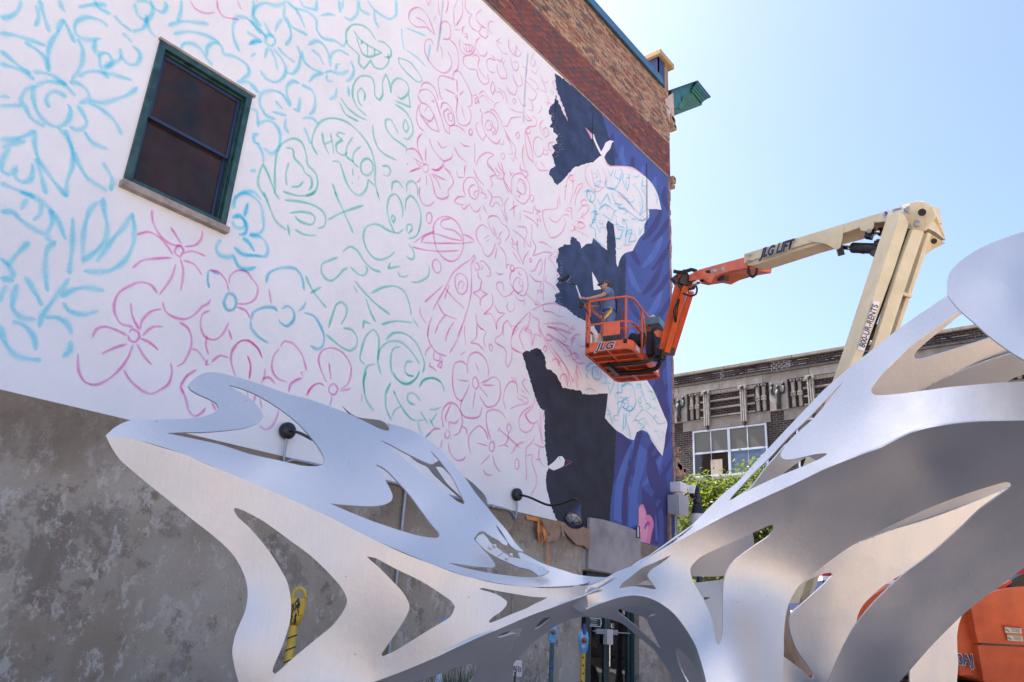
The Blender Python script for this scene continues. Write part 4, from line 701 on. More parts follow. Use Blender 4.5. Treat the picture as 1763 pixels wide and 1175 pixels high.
dd('hand_sketch', 'spink', P3, F_([(695,540),(720,560),(705,505),(735,560),(745,530),(750,600),(790,695)],[(700,560),(735,590)],[(712,600),(745,650),(775,690)],[(710,455),(750,480),(790,520),(790,580)],[(745,432),(800,440),(810,480),(800,520),(830,575)],[(840,410),(845,460),(840,510),(870,570),(850,630),(880,620)],[(830,520),(840,570),(815,560)],[(885,535),(930,545),(985,580)],[(860,630),(930,605),(985,615),(960,640),(985,660)],[(935,640),(925,790),(920,940)],[(945,640),(1000,700),(1020,790)],[(950,760),(935,800),(980,830),(1010,870)],[(990,600),(1020,610),(1010,640),(985,635)]))
dd('bug_sketch', 'spink', P3, F_([(720,700),(705,690),(698,725),(725,735),(722,700)],[(695,790),(705,740),(750,710),(795,730),(815,790),(815,850),(790,900),(745,880),(705,830),(695,790)],[(765,735),(755,745),(768,765),(775,748)],[(750,775),(725,800),(720,850),(750,880),(780,860),(780,810),(755,775)],[(765,790),(755,810),(775,840),(785,820)],[(655,870),(650,820),(625,805),(605,825),(620,870),(655,905),(700,890),(722,860)],[(700,690),(680,690),(672,715)],[(730,890),(745,920),(780,935),(800,920)],[(800,930),(790,960),(800,965)],[(800,880),(850,930),(870,970)],[(875,925),(870,960),(890,955),(885,930)],[(830,735),(860,730),(885,680),(905,650),(915,670),(905,740),(885,760)],[(830,590),(790,650),(785,690)],[(825,755),(870,800),(910,805),(900,840),(915,880),(885,860),(880,905)]))
dd('star_sketch', 'spink', P3, F_([(505,800),(502,860),(545,888),(505,915),(495,970),(492,915),(448,880),(490,860),(505,800)],[(575,880),(578,960),(520,1025),(560,1020),(590,1060),(608,1128),(612,1070),(665,1018)],[(585,950),(620,1010),(665,1018)],[(460,680),(480,680),(490,720),(465,725),(457,690)],[(490,670),(515,665),(560,720),(565,765),(530,768)],[(500,690),(515,700),(505,725),(495,705)],[(480,735),(485,775),(510,795)],[(685,940),(675,980),(700,1008),(728,980),(720,940)],[(655,1175),(650,1100),(680,1065),(700,1100),(722,1135)],[(465,1020),(475,1100),(470,1175)],[(470,1080),(500,1120),(525,1130)]))
dd('seahorse_sketch', 'spink', P3, F_([(720,1140),(745,1090),(785,1075)],[(830,1005),(770,1065),(720,1140),(710,1175)],[(840,1000),(920,960),(1000,952),(1050,975)],[(830,1010),(850,1040),(890,1065),(890,1110)],[(830,1010),(825,1080),(790,1130),(830,1130),(850,1175)],[(920,960),(925,1000),(980,1010),(1020,1035),(1065,1040)],[(1030,980),(1030,1020)],[(915,1090),(980,1085),(1060,1090),(1110,1125)],[(945,1110),(1030,1130),(1100,1160)]))
dd('seahorse_sketch', 'spink', P3, G_([(725,20),(705,100),(710,160),(780,190)],[(655,0),(640,60),(600,90),(600,120),(650,150),(670,180),(668,260),(680,285),(705,240),(710,160)],[(740,0),(715,50)],[(800,0),(760,70),(800,180)],[(830,0),(795,40),(835,60),(845,140),(865,60),(910,80),(885,20)],[(885,0),(920,70),(1000,180),(1080,300),(1110,420)],[(945,12),(1020,20),(1115,60)],[(935,55),(1010,110),(1080,195)],[(1010,90),(1060,130),(1110,150)],[(1120,160),(1110,100),(1140,65),(1175,70)],[(1120,160),(1140,210),(1170,235)],[(1000,180),(1060,260),(1130,390)],[(1030,360),(1060,325),(1090,370),(1080,415)],[(1110,340),(1120,390),(1140,310),(1165,370)],[(395,0),(390,50),(400,140)],[(470,0),(472,80),(430,120),(480,130),(525,175)],[(540,40),(520,90),(530,150)],[(480,0),(500,20),(535,45)],[(600,0),(605,30)],[(705,0),(745,20)]))
dd('flower_sketch', 'spink', P3*1.15, G_([(460,348),(445,370),(450,415),(470,435),(485,400),(475,365),(455,348)],[(412,330),(408,260),(430,200),(480,185),(530,230),(552,300),(550,350)],[(462,250),(490,318)],[(405,270),(370,245),(325,260),(310,320),(312,420),(335,490),(370,515),(395,470),(425,400)],[(345,370),(420,380)],[(500,390),(540,375),(580,352),(620,370),(632,430),(625,500),(590,545),(540,550),(510,510),(490,475)],[(510,405),(595,408)],[(485,408),(550,488)],[(462,440),(445,565)],[(375,500),(362,560),(380,610),(430,628),(490,615),(508,550)],[(360,205),(402,175)]))
dd('flower_sketch', 'spink', P3*1.15, G_([(260,720),(258,750),(275,765),(290,745),(285,715),(265,712)],[(248,690),(237,620),(250,560),(290,525),(330,535),(365,590),(375,660),(350,730),(312,745)],[(285,700),(285,655),(330,660),(352,632)],[(230,702),(190,700),(125,758)],[(370,682),(400,700),(408,745)],[(280,795),(290,850),(320,900),(350,915),(385,905),(398,885)],[(295,760),(298,780)],[(240,770),(230,820),(205,850)],[(300,530),(262,620),(270,660)]))
dd('flower_sketch', 'spink', P3*1.15, G_([(575,785),(558,810),(560,845),(578,853),(592,825),(588,795),(575,785)],[(570,780),(545,700),(535,630),(545,585),(590,570),(640,590),(670,635)],[(550,775),(530,715),(490,680),(460,700),(420,750),(420,820),(432,870)],[(472,795),(550,815)],[(630,685),(612,720)],[(688,720),(680,780),(655,808),(612,815)],[(655,808),(690,822)],[(565,875),(495,945)],[(578,870),(595,940),(620,980),(638,988)],[(515,975),(540,1010),(582,1008)],[(620,700),(690,760),(770,835)],[(698,870),(720,850),(745,808),(798,785)]))
dd('hand_sketch', 'spink', P3, G_([(665,572),(652,500),(665,430),(695,385),(730,385),(745,420),(750,470)],[(750,470),(745,490),(780,510),(800,535),(820,515),(810,495),(760,470)],[(692,570),(740,545),(795,535)],[(700,340),(730,400)],[(715,350),(735,370),(745,420)],[(835,470),(800,430),(780,390),(795,362),(820,380)],[(800,465),(770,430)],[(850,545),(790,580),(757,640),(765,700),(805,725),(845,700),(860,660)],[(800,590),(820,650),(845,670)],[(865,490),(845,560),(800,610),(850,665),(890,640)],[(880,640),(900,720),(915,800)],[(865,740),(845,790),(808,830),(802,900),(808,1000),(805,1055)],[(850,870),(845,930),(870,1000),(878,1050),(870,1090),(835,1150)],[(800,885),(850,870)],[(855,795),(900,820),(935,825)],[(895,830),(890,880),(905,930),(940,960)],[(865,905),(905,908)],[(905,580),(905,700),(920,800)],[(925,580),(920,640)]))
dd('hand_sketch', 'srose', P3, Hs([(262,720),(255,780),(180,795),(190,880),(225,945),(280,920),(305,860),(290,830)],[(205,830),(250,860),(285,825)],[(300,790),(340,800)],[(275,770),(268,700)],[(335,770),(340,850)],[(330,760),(345,690),(345,600),(330,590),(310,640),(300,740)],[(355,770),(370,700),(400,655),(400,640),(375,650),(350,710)],[(370,800),(410,762),(435,770),(425,805),(380,840)],[(360,850),(400,860),(418,880),(390,895),(355,880)],[(345,880),(360,900),(400,920),(440,945)]))
dd('petal_sketch', 'srose', P3, Hs([(415,600),(420,550),(440,535)],[(412,590),(430,640),(480,688),(520,660),(530,600),(510,550)],[(450,560),(460,620),(485,680)],[(480,555),(500,610),(495,660)],[(520,500),(535,530),(560,545),(620,545),(690,560),(750,600)],[(840,770),(835,790),(800,785)],[(600,690),(680,770),(760,850)],[(620,990),(680,985)],[(735,870),(750,900)]))
dd('pattern_sketch', 'scyan', .054, Hs([(422,690),(440,680),(470,700),(465,740),(440,745),(450,705)],[(430,670),(425,720),(470,770),(460,860),(440,880),(470,900),(480,960),(530,1000)],[(540,560),(560,600),(575,560)],[(590,560),(580,600),(610,620),(625,570),(605,560)],[(635,580),(625,620),(650,680),(662,640),(660,580)],[(640,620),(650,660)],[(540,610),(535,660),(580,670),(620,610)],[(560,690),(600,770),(660,800),(730,850),(775,830)],[(545,660),(620,700),(700,800)],[(690,650),(720,690),(740,760),(720,820),(770,780)],[(740,600),(735,670),(760,720),(750,790)],[(480,720),(500,760),(540,700),(560,760)],[(490,790),(530,760),(590,800)],[(510,810),(560,850),(580,800)],[(590,840),(600,900),(630,900),(610,950),(580,950)],[(620,830),(650,880),(640,940),(660,900)],[(640,990),(650,910),(680,900),(660,970),(700,960),(690,900)],[(720,880),(720,930),(740,890)],[(805,700),(820,720),(815,760)],[(700,640),(680,650)],[(475,700),(465,660)],[(620,720),(645,728)],[(480,790),(475,860),(500,920)]))
dd('swirl_sketch', 'scyan', .056, Is([(405,190),(380,215),(385,235),(400,225)],[(385,240),(380,260),(395,270)],[(410,250),(415,215),(440,215),(455,245),(445,275),(420,270),(410,250)],[(425,245),(430,230),(442,245),(432,258)],[(462,250),(480,265),(475,295),(450,290)],[(372,330),(400,322),(430,338)],[(400,195),(420,190)]))
dd('flower_sketch', 'scyan', .054, Is([(530,380),(530,345),(560,340),(560,310),(590,295),(615,310),(625,350),(630,400),(600,435),(570,420),(560,390),(580,370),(600,400)],[(480,400),(500,460),(515,505)],[(565,540),(570,450),(600,545),(605,580)],[(490,300),(500,350),(520,290),(510,260)],[(540,290),(540,450),(560,400)],[(585,440),(575,530)]))
dd('leaf_sketch', 'sgreen', .04, Is([(655,275),(660,330),(690,400),(750,438)],[(665,280),(700,330),(735,400)],[(690,335),(720,340),(730,370),(700,380)],[(645,370),(645,395),(658,395),(655,365),(645,370)],[(622,475),(670,430),(720,470),(745,500),(790,490)],[(622,475),(650,500),(690,545),(740,620),(768,640)],[(655,480),(680,500),(665,520)],[(710,480),(712,500)],[(740,545),(760,590)],[(755,545),(770,540),(770,570),(755,565)],[(640,490),(670,470),(700,520)]))
dd('beak_sketch', 'sbeak', .02, Is([(268,680),(308,692),(265,718)],[(275,705),(290,690)],[(240,660),(250,690)]))
dd('wave_sketch', 'spink', P3, Is([(175,0),(210,15),(290,75)],[(180,40),(240,80),(300,130)],[(300,110),(305,160),(340,195),(375,190)],[(325,55),(305,100)],[(325,140),(350,170)],[(160,60),(200,130),(240,190),(290,320)],[(250,290),(250,255),(275,250),(285,300)],[(320,260),(335,320),(330,200),(360,270)],[(160,130),(170,105),(180,120),(172,135)],[(40,10),(0,60)],[(0,110),(50,145)]))
dd('flower_sketch', 'spink', P3*1.1, E_([(105,900),(75,940),(75,1000),(108,1085)],[(130,1000),(128,1095)],[(150,935),(180,1010),(230,1070),(250,1088),(300,1070),(310,1035)],[(205,950),(240,1000),(275,985)],[(165,1140),(200,1150),(240,1120),(250,1090)],[(0,1010),(50,1005),(90,1050),(115,1110)],[(40,1065),(105,1105)],[(20,1160),(100,1125)]))
dd('petal_sketch', 'spink', P3, E_([(355,960),(390,985),(428,990)],[(320,990),(350,1050),(412,1102)],[(455,960),(460,1040),(457,1105)],[(465,1125),(490,1065),(540,1030),(590,1045),(550,1075),(545,1110),(592,1165)],[(395,1110),(390,1175)],[(250,1125),(305,1175)]))
dd('hand_sketch', 'spink', P3, E_([(615,1090),(625,1130),(662,1175)],[(595,1130),(625,1170)],[(770,1125),(765,1150),(800,1165)],[(640,1100),(650,1150)]))
def curl(cx, cy, r, a0, rs, sq=.8):
    n = rs.randrange(5, 9); k = rs.choice((-1, 1)); return [(cx + r * (1 - .5 * i / n) * math.cos(a0 + k * i * .75), cy + r * sq * (1 - .5 * i / n) * math.sin(a0 + k * i * .75)) for i in range(n)]
rs_ = random.Random(21)
for (x0, y0, x1, y1, n_, m_) in ((1005, 300, 1120, 400, 26, 'scyan'), (1050, 380, 1100, 430, 8, 'scyan'), (1040, 662, 1130, 745, 18, 'scyan'), (1100, 690, 1140, 745, 7, 'sgreen'), (965, 290, 1010, 400, 8, 'srose'), (925, 540, 1010, 640, 12, 'srose')):
    dd('squiggle_sketch', m_, .034, [curl(rs_.uniform(x0, x1), rs_.uniform(y0, y1), rs_.uniform(4, 9), rs_.uniform(0, 6.3), rs_) for _ in range(n_)])
# the drawing goes on past the edges of the picture
def wall_px(X, Z):
    c = RC.T @ (np.array([X, 9.0, Z]) - CAM); return (CX + F * c[0] / -c[2], CY - F * c[1] / -c[2])
for i_, (X, Z) in enumerate([(x_ + rs_.uniform(-.3, .3), z_ + rs_.uniform(-.3, .3)) for x_ in (-6.6, -5.0, -3.4, -1.8, -.3, 1.0) for z_ in (4.9, 6.6, 8.3, 10.0, 11.7)] + [(x_, z_) for x_ in (2.6, 4.2, 5.8) for z_ in (10.6, 12.4)] + [(7.2, 12.9)]):
    R0 = rs_.uniform(.5, .75); a_ = rs_.uniform(0, 1); st_ = [[wall_px(X + .12 * math.cos(t), Z + .12 * math.sin(t)) for t in np.linspace(0, 6.2, 9)]]
    for p_ in range(5):
        t0 = a_ + p_ * 1.257; st_.append([wall_px(X + r_ * R0 * math.cos(t0 + d_), Z + r_ * R0 * math.sin(t0 + d_)) for r_, d_ in ((.22, -.1), (.65, -.42), (1, -.2), (1.02, .15), (.7, .42), (.25, .15))])
        st_.append([wall_px(X + r_ * R0 * math.cos(t0), Z + r_ * R0 * math.sin(t0)) for r_ in (.3, .5, .62)])
    if any(-12 < q_[0] < 1775 and -12 < q_[1] < 1187 for s_ in st_ for q_ in s_): continue
    m_ = ('sblue', 'sblue', 'spink', 'sgreen')[i_ % 4]; ribbon('flower_sketch', st_, M[m_], {'sblue': B7, 'spink': .04, 'sgreen': G5}[m_])
def clusters(st, gap):
    P_ = [np.array(s_, float) for s_ in st]; lab = list(range(len(st)))
    for a in range(len(st)):
        for b in range(a + 1, len(st)):
            if lab[a] != lab[b]:
                A = np.array(spline(st[a], 12)); B = np.array(spline(st[b], 12))
                if np.sqrt(((A[:, None] - B[None]) ** 2).sum(-1)).min() < gap:
                    o, n = lab[b], lab[a]; lab = [n if q == o else q for q in lab]
    return [[s_ for s_, q in zip(st, lab) if q == L] for L in dict.fromkeys(lab)]
for name, m, wd, st, soft in S:
    for c_ in clusters(st, 16 if wd > .05 else 11): ribbon(name, c_, M[m], wd, soft, on_paint=any(p[0] > 905 for s_ in c_ for p in s_))
# dry-brush skips along the edges of the navy
sk = []
for i in range(0, len(N1), 1):
    pass
rgd = random.Random(5)
for base in ([(944, 195), (948, 215), (955, 232), (960, 250), (950, 272)], [(959, 452), (960, 470), (958, 490), (955, 512), (960, 524)]):
    for p in spline(base, 2.2):
        if rgd.random() < .75:
            x = p[0] + rgd.uniform(-3, 7); y = p[1] + rgd.uniform(-2, 2); l = rgd.uniform(2, 7); sk.append([(x, y), (x + l * .5, y - .4), (x + l, y + rgd.uniform(-1.5, 1))])
ribbon('dry_brush_marks', sk, M['swhite'], .012, .3, on_paint=True)
for d_ in ([(763, 0), (757, 60), (752, 90)], [(909, 90), (904, 150), (901, 212)]): ribbon('grey_drip_mark', [d_], M['sgrey'], .06, .6)
# ================================================================== WALL FITTINGS
def proj(p):
    c = RC.T @ (np.array(p, float) - CAM); return (CX + F * c[0] / -c[2], CY - F * c[1] / -c[2])
def gooseneck(px, py, label, reach=1.38):
    b0 = onY(px, py, 8.95); e = empty('gooseneck_lamp', b0, label, 'wall lamp', 'gooseneck lamps along the bottom of the mural')
    q = MB(); q.lathe(b0, [(0, -.03), (.115, -.03), (.118, .02), (.105, .05), (.06, .075), (0, .08)], (0, -1, 0), 24); q.obj('mounting_plate', M['blk'], e, autos=35)
    q = MB(); a = np.array(b0)
    pts = [a + np.array(v) for v in [(0, -y_ * reach, z_) for y_, z_ in ((.03, 0), (.2, -.06), (.44, -.19), (.55, -.23), (.74, -.21), (.90, -.15), (.98, -.18), (1.0, -.28))]]
    pts = [np.array(p) for p in spline(pts, .06)]
    q.tube(pts, .021, 10); q.obj('arm', M['blk'], e, autos=60)
    t = pts[-1]; ax = np.array((-.66, -.15, -.74)); ax /= np.linalg.norm(ax)
    q = MB(); q.lathe(t, [(0, -.02), (.03, -.02), (.04, .08), (.065, .13), (.075, .20), (.14, .31), (.175, .37), (.171, .375), (.135, .318), (.06, .21), (0, .20)], ax, 28); q.obj('lamp_shade', M['flashd'], e, autos=40)
    q = MB(); q.lathe(t, [(0, .30), (.12, .31), (.15, .345), (0, .352)], ax, 24); q.obj('lens', mat('frosted_lens', (.80, .81, .82), .4, var=.05), e, smooth=True)
    q = MB(); u = np.cross(ax, (0, 0, 1)); u /= np.linalg.norm(u); v = np.cross(ax, u); cc = t + ax * .37
    for k in range(4):
        an = math.pi * k / 4; d = u * math.cos(an) + v * math.sin(an)
        q.tube([cc + d * .172, cc + d * .115 + ax * .04, cc + ax * .06, cc - d * .115 + ax * .04, cc - d * .172], .0042, 5)
    for r_, h in ((.173, 0), (.115, .04)):
        q.tube([cc + (u * math.cos(2*math.pi*k/20) + v * math.sin(2*math.pi*k/20)) * r_ + ax * h for k in range(21)], .0042, 5)
    q.obj('wire_guard', M['blk'], e)
    return e, b0, t
g1, b1, t1 = gooseneck(495, 742, 'black gooseneck lamp on the white wall seen through the sculpture, with curved conduit below')
g2, b2_, t2_ = gooseneck(890, 852, 'black gooseneck lamp with caged shade hanging before the black painted area')
cd = empty('wall_conduit', (b1[0], 8.95, ZB), 'grey metal conduit run along the bottom edge of the mural', 'conduit')
yc = 8.94
def cpipe(pts, r=.019): 
    q = MB(); q.tube([np.array(p) for p in spline(pts, .07)], r, 9); q.obj('conduit_pipe', M['steel'], cd, autos=60)
for bb_ in (b1, b2_):
    cpipe([(bb_[0], yc, bb_[2] - .1), (bb_[0] + .0, yc, bb_[2] - .34), (bb_[0] - .02 if bb_ is b2_ else bb_[0] + .02, yc, bb_[2] - .44), (bb_[0] + (-.16 if bb_ is b2_ else .14), yc, ZB - .03), (bb_[0] + (-.4 if bb_ is b2_ else .4), yc, ZB - .02)])
xj = onY(694, 843)[0]
cpipe([(b1[0] + .4, yc, ZB - .02), (xj, yc, ZB - .02)], .024); cpipe([(xj, yc, ZB - .02), (b2_[0] - .4, yc, ZB - .02)], .028)
cpipe([(xj, yc, ZB - .02), (xj, yc, 0.05)], .024)
q = MB(); q.bbox((xj - .06, 8.90, ZB - .07), (xj + .06, 8.985, ZB + .03), .01)
for z in (ZB - .9, ZB - 1.9): q.bbox((xj - .06, 8.93, z), (xj + .06, 8.985, z + .035), .005)
for x in (b1[0] + 1.2, xj - 1.2, xj + 1.5, b2_[0] - .7): q.bbox((x, 8.91, ZB - .05), (x + .04, 8.985, ZB + .01), .005)
q.obj('conduit_clip', M['steel'], cd)
# masking paper and tape
mk = empty('masking_paper', onY(960, 905, 8.95), 'torn brown masking paper hanging from orange tape below the mural', 'masking paper')
def rag(name, outline, m, dep=.05, seed=1, off=0.0, grid=4):
    o = spline(outline, 3, True, 25); V, T = fill([tuple(p) for p in o], grid=grid); v = []; rs = np.random.RandomState(seed); ph = rs.rand(6) * 6
    y0 = min(p[1] for p in outline)
    for p in V:
        k = (p[1] - y0); dY = dep * (.25 + min(1, k / 25)) * (math.sin(p[0] * .16 + ph[0] + p[1] * .10) + .5 * math.sin(p[1] * .22 + ph[1] + p[0] * .12))
        Y = 8.90 - off + dY * .5; v.append(onY(p[0], p[1], Y))
    return mesh(name, v, T, m, mk)
rag('paper_sheet', [(930, 892), (950, 896), (964, 897), (967, 905), (964, 922), (959, 932), (950, 931), (945, 934), (940, 929), (946, 921), (938, 905)], M['paper'], .035, 2)
rag('paper_sheet', [(964, 898), (985, 903), (1005, 908), (1014, 911), (1017, 925), (1016, 940), (1011, 945), (1005, 940), (993, 938), (985, 931), (977, 922), (970, 912), (974, 925), (968, 922)], M['paper'], .035, 3)
for i, (x0, x1, x2) in enumerate(((926, 927, 930), (929, 932, 936), (932, 936, 940), (934, 940, 944))):
    rag('paper_fold', [(x0, 896), (x0 + 2.6, 897), (x1 + 3, 915), (x2 + 2.5, 930 + i), (x2 - 2, 935 - i), (x1 - 1.5, 915)], M['tape'] if i % 2 == 0 else M['paper'], .03, 10 + i, .02 * i)
rag('paper_strip', [(941, 931), (943, 931), (944, 950), (946, 970), (945, 982), (942, 980), (942.5, 960)], M['tape'], .03, 21)
def tstrip(pts, wd):
    q = MB(); P_ = [onY(x, y, 8.965) for x, y in pts]
    for a, c in zip(P_[:-1], P_[1:]): q.add([a + np.array((0, 0, wd/2)), c + np.array((0, 0, wd/2)), c - np.array((0, .012, wd/2)), a - np.array((0, .012, wd/2))], [(0, 1, 2, 3)])
    q.obj('tape_strip', M['tape'], mk)
tstrip([(906, 891), (930, 896), (958, 903), (985, 909), (1000, 911), (1016, 915)], .07); tstrip([(1014.5, 915), (1016, 945), (1014, 958)], .03); tstrip([(1004, 938), (1010, 943), (1016, 940)], .06)
# boxes and camera on the corner
eb = empty('junction_box', onY(1157, 868, 8.9), 'grey metal electrical box with conduit on the corner of the blue wall', 'junction box')
c0, c1 = onY(1149, 852, 8.95), onY(1160, 884, 8.95)
xa_, xb_ = 16.60, 17.10
xa_ = onY(1149, 868, 8.97)[0]; zt_, zb3 = onY(1155, 850, 8.80)[2], onY(1155, 883, 8.80)[2]
q = MB(); q.bbox((xa_, 8.68, zb3), (xa_ + .46, 8.97, zt_), .012); q.obj('box_body', M['grey'], eb, autos=30)
q = MB(); q.bbox((xa_ - .012, 8.655, zb3 - .01), (xa_ + .475, 8.685, zt_ + .012), .008); q.obj('box_lid', M['grey'], eb, autos=30)
q = MB(); q.tube([(xa_ + .25, 8.90, zb3), (xa_ + .25, 8.90, zb3 - .35), (xa_ + .18, 8.92, zb3 - .8), (xa_ + .18, 8.92, .05)], .028, 9); q.tube([(xa_ + .33, 8.90, zb3), (xa_ + .33, 8.90, zb3 - .35), (xa_ + .27, 8.92, zb3 - .8), (xa_ + .27, 8.92, .05)], .02, 9); q.obj('conduit_pipe', M['steel'], eb, autos=60)
q = MB(); q.box((xa_ + .02, 8.93, 2.0), (xa_ + .12, 8.995, zb3)); q.obj('backing_board', mat('weathered_board', (.25, .19, .15), .9, var=.3, sc=8), eb)
sc_ = empty('security_camera', (WX, 8.9, 5.2), 'white dome security camera on a bracket at the building corner', 'security camera')
ca = onY(1166, 842, 8.95); zz0, zz1 = onY(1166, 849, 8.9)[2], onY(1166, 832, 8.9)[2]
q = MB(); q.bbox((WX - .28, 8.72, zz0), (WX + .07, 9.0, zz1), .012); q.obj('camera_mount_box', M['whitep'], sc_, autos=30)
dmx = P(1193, 846, np.dot(np.array([WX, 8.75, zz1]) - CAM, FW) + .1)
q = MB(); q.beam((WX + .05, 8.85, (zz0 + zz1) / 2 + .04), (dmx[0], dmx[1], dmx[2] + .10), .10, .09); q.obj('camera_bracket', M['whitep'], sc_)
q = MB(); q.lathe(dmx, [(0, .13), (.10, .12), (.125, .05), (.125, -.06), (.11, -.07)], n=24); q.obj('camera_housing', M['whitep'], sc_, autos=40)
q = MB(); q.lathe(dmx, [(.105, -.06), (.10, -.13), (.06, -.19), (0, -.205)], n=24); q.obj('camera_dome', gl, sc_, smooth=True)
q = MB(); q.tube([np.array(p) for p in spline([(WX + .02, 8.85, zz0 - .55), (WX + .02, 8.85, zz0 - .2), (WX + .15, 8.8, zz0 - .0), tuple(dmx + np.array((-.05, 0, -.02)))], .06)], .022, 8); q.obj('cable', M['blk'], sc_)
# little square fitting on the render slab
ff = empty('flood_light', onY(1101, 916, 8.9), 'small square black framed light fitting at the end of the render slab', 'wall light')
c = onY(1101, 916, 8.88); q = MB(); frame(q, c[0] - .07, c[0] + .07, c[2] - .13, c[2] + .13, .012, 8.905, 8.93); q.obj('light_frame', M['blk'], ff)
q = MB(); q.box((c[0] - .05, 8.915, c[2] - .11), (c[0] + .05, 8.93, c[2] + .11)); q.obj('light_lens', M['grey'], ff)

# ================================================================== FAR BUILDING
BX = 34.0
far = empty('dark_brick_building', (BX, 8, 0), 'long dark brick building with stone frieze behind the tree', 'building')
def fbrick():
    m, t, b = nodes('dark_brick_far'); N = t.nodes; L = t.links; b.inputs['Roughness'].default_value = .85
    tc = N.new('ShaderNodeTexCoord'); mp = N.new('ShaderNodeMapping'); mp.inputs['Rotation'].default_value = (R(90), 0, R(90)); 
    sx = N.new('ShaderNodeSeparateXYZ'); L.new(tc.outputs['Object'], sx.inputs[0]); cb = N.new('ShaderNodeCombineXYZ'); L.new(sx.outputs[1], cb.inputs[0]); L.new(sx.outputs[2], cb.inputs[1])
    br = N.new('ShaderNodeTexBrick'); br.inputs['Color1'].default_value = (.012, .010, .011, 1); br.inputs['Color2'].default_value = (.038, .027, .025, 1); br.inputs['Mortar'].default_value = (.13, .115, .11, 1)
    br.inputs['Scale'].default_value = 1; br.inputs['Brick Width'].default_value = .30; br.inputs['Row Height'].default_value = .105; br.inputs['Mortar Size'].default_value = .008; br.inputs['Bias'].default_value = -.2
    L.new(cb.outputs[0], br.inputs['Vector'])
    n = N.new('ShaderNodeTexNoise'); n.inputs['Scale'].default_value = 1.4; n.inputs['Detail'].default_value = 6; L.new(tc.outputs['Object'], n.inputs['Vector'])
    r = N.new('ShaderNodeMapRange'); r.inputs[1].default_value = .35; r.inputs[2].default_value = .65; r.inputs[3].default_value = .7; r.inputs[4].default_value = 1.5; L.new(n.outputs['Fac'], r.inputs[0])
    s = N.new('ShaderNodeVectorMath'); s.operation = 'SCALE'; L.new(br.outputs['Color'], s.inputs[0]); L.new(r.outputs[0], s.inputs['Scale']); L.new(s.outputs[0], b.inputs['Base Color'])
    bu = N.new('ShaderNodeBump'); bu.inputs['Strength'].default_value = .5; bu.inputs['Distance'].default_value = .02; bu.invert = True; L.new(br.outputs['Fac'], bu.inputs['Height']); L.new(bu.outputs[0], b.inputs['Normal'])
    return m
M['fbrick'] = fbrick()
M['lime'] = mat('weathered_limestone', (.235, .215, .19), .85, var=.16, sc=3, bump=.3, bsc=12, c2=(.19, .175, .16), c2amt=.56, c2sc=.9)
M['lime2'] = mat('pale_limestone', (.30, .28, .255), .85, var=.15, sc=5, c2=(.25, .24, .22), c2amt=.6, c2sc=2)
M['bronze'] = mat('dark_bronze_relief', (.020, .030, .026), .6, var=.4, sc=5)
zof = lambda y, x=1180: onX(x, y, BX)[2]
Zc1, Zc0 = onX(1167, 645, BX)[2], onX(1167, 650, BX)[2]       # coping
Zb0 = onX(1167, 666, BX)[2]                                  # parapet brick bottom
Zs0 = onX(1167, 682, BX)[2]                                  # plain stone band bottom
Zf0 = onX(1167, 730, BX)[2]                                  # frieze bottom
Zl0 = onX(1195, 745, BX)[2] + .05                            # window head
Zw0 = onX(1195, 824, BX)[2]                                  # window sill line
YL, YR = 28.0, -16.0
yb = lambda px, py=760: onX(px, py, BX)[1]
q = MB(); q.box((BX, YR, 0), (BX + 18, YL, Zf0 + .01)); q.obj('brick_wall', M['fbrick'], far)
q = MB(); q.box((BX, YR, Zb0), (BX + 18, YL, Zc0)); q.obj('parapet_brick', M['fbrick'], far)
q = MB(); q.box((BX - .10, YR, Zf0 + .02), (BX + 18, YL, Zf0 + .04)); q.obj('stone_band_ledge', M['lime'], far)
y = YL
q = MB()
while y > YR:                                         # coping stones
    L_len = 3.3; q.bbox((BX - .14, y - L_len + .02, Zc0), (BX + .5, y, Zc1), .02); y -= L_len
q.obj('coping_stone', M['lime'], far)
y = YL; k = 0
rr2 = random.Random(2)
while y > YR:                                         # ashlar band
    L_len = 2.15; q = MB(); q.bbox((BX - .07, y - L_len + .015, Zs0), (BX + .3, y, Zb0 - .08), .012); q.obj('ashlar_block', M['lime'] if rr2.random() < .6 else M['lime2'], far); y -= L_len
q = MB(); q.box((BX - .16, YR, Zb0 - .08), (BX + .2, YL, Zb0)); q.obj('dark_ledge', mat('dark_ledge_stone', (.07, .065, .06), .9, var=.3), far)
q = MB(); q.box((BX + .04, YR, Zf0), (BX + 18, YL, Zs0)); q.obj('frieze_backing', M['fbrick'], far)
# header diamond patches on the parapet
mo = mat('white_mortar_patch', (.40, .38, .37), .9)
for px0, px1 in ((1328, 1361), (1240, 1246)):
    y0_, y1_ = yb(px0, 640), yb(px1, 640); q = MB(); z = Zb0 + .05; r_ = 0
    while z < Zc0 - .04:
        yy = y0_ - (.12 if r_ % 2 else 0)
        while yy > y1_: q.box((BX - .012, yy - .03, z), (BX - .003, yy, z + .075)); yy -= .24
        q.box((BX - .010, y1_, z + .08), (BX - .003, y0_, z + .095)); z += .105; r_ += 1
    q.obj('patched_mortar', mo, far)
q = MB(); rr3 = random.Random(8)
for i in range(90):
    yy = rr3.uniform(YR, 20); z = Zb0 + .06 + .105 * rr3.randrange(1, max(2, int((Zc0 - Zb0) / .105))); l = rr3.uniform(.2, .9); q.box((BX - .010, yy, z), (BX - .003, yy + l, z + .018))
q.obj('mortar_line', mo, far)
bay = yb(1170, 690) - yb(1341, 675)
fz = lambda t: Zf0 + (Zs0 - Zf0) * t
def at_(px): return yb(px, 690)
Y0 = yb(1341, 675)
off = lambda px, py=690: onX(px, py, BX)[1] - Y0
br_off = [off(1281, 685), off(1218, 695)]
fig_idx = 0
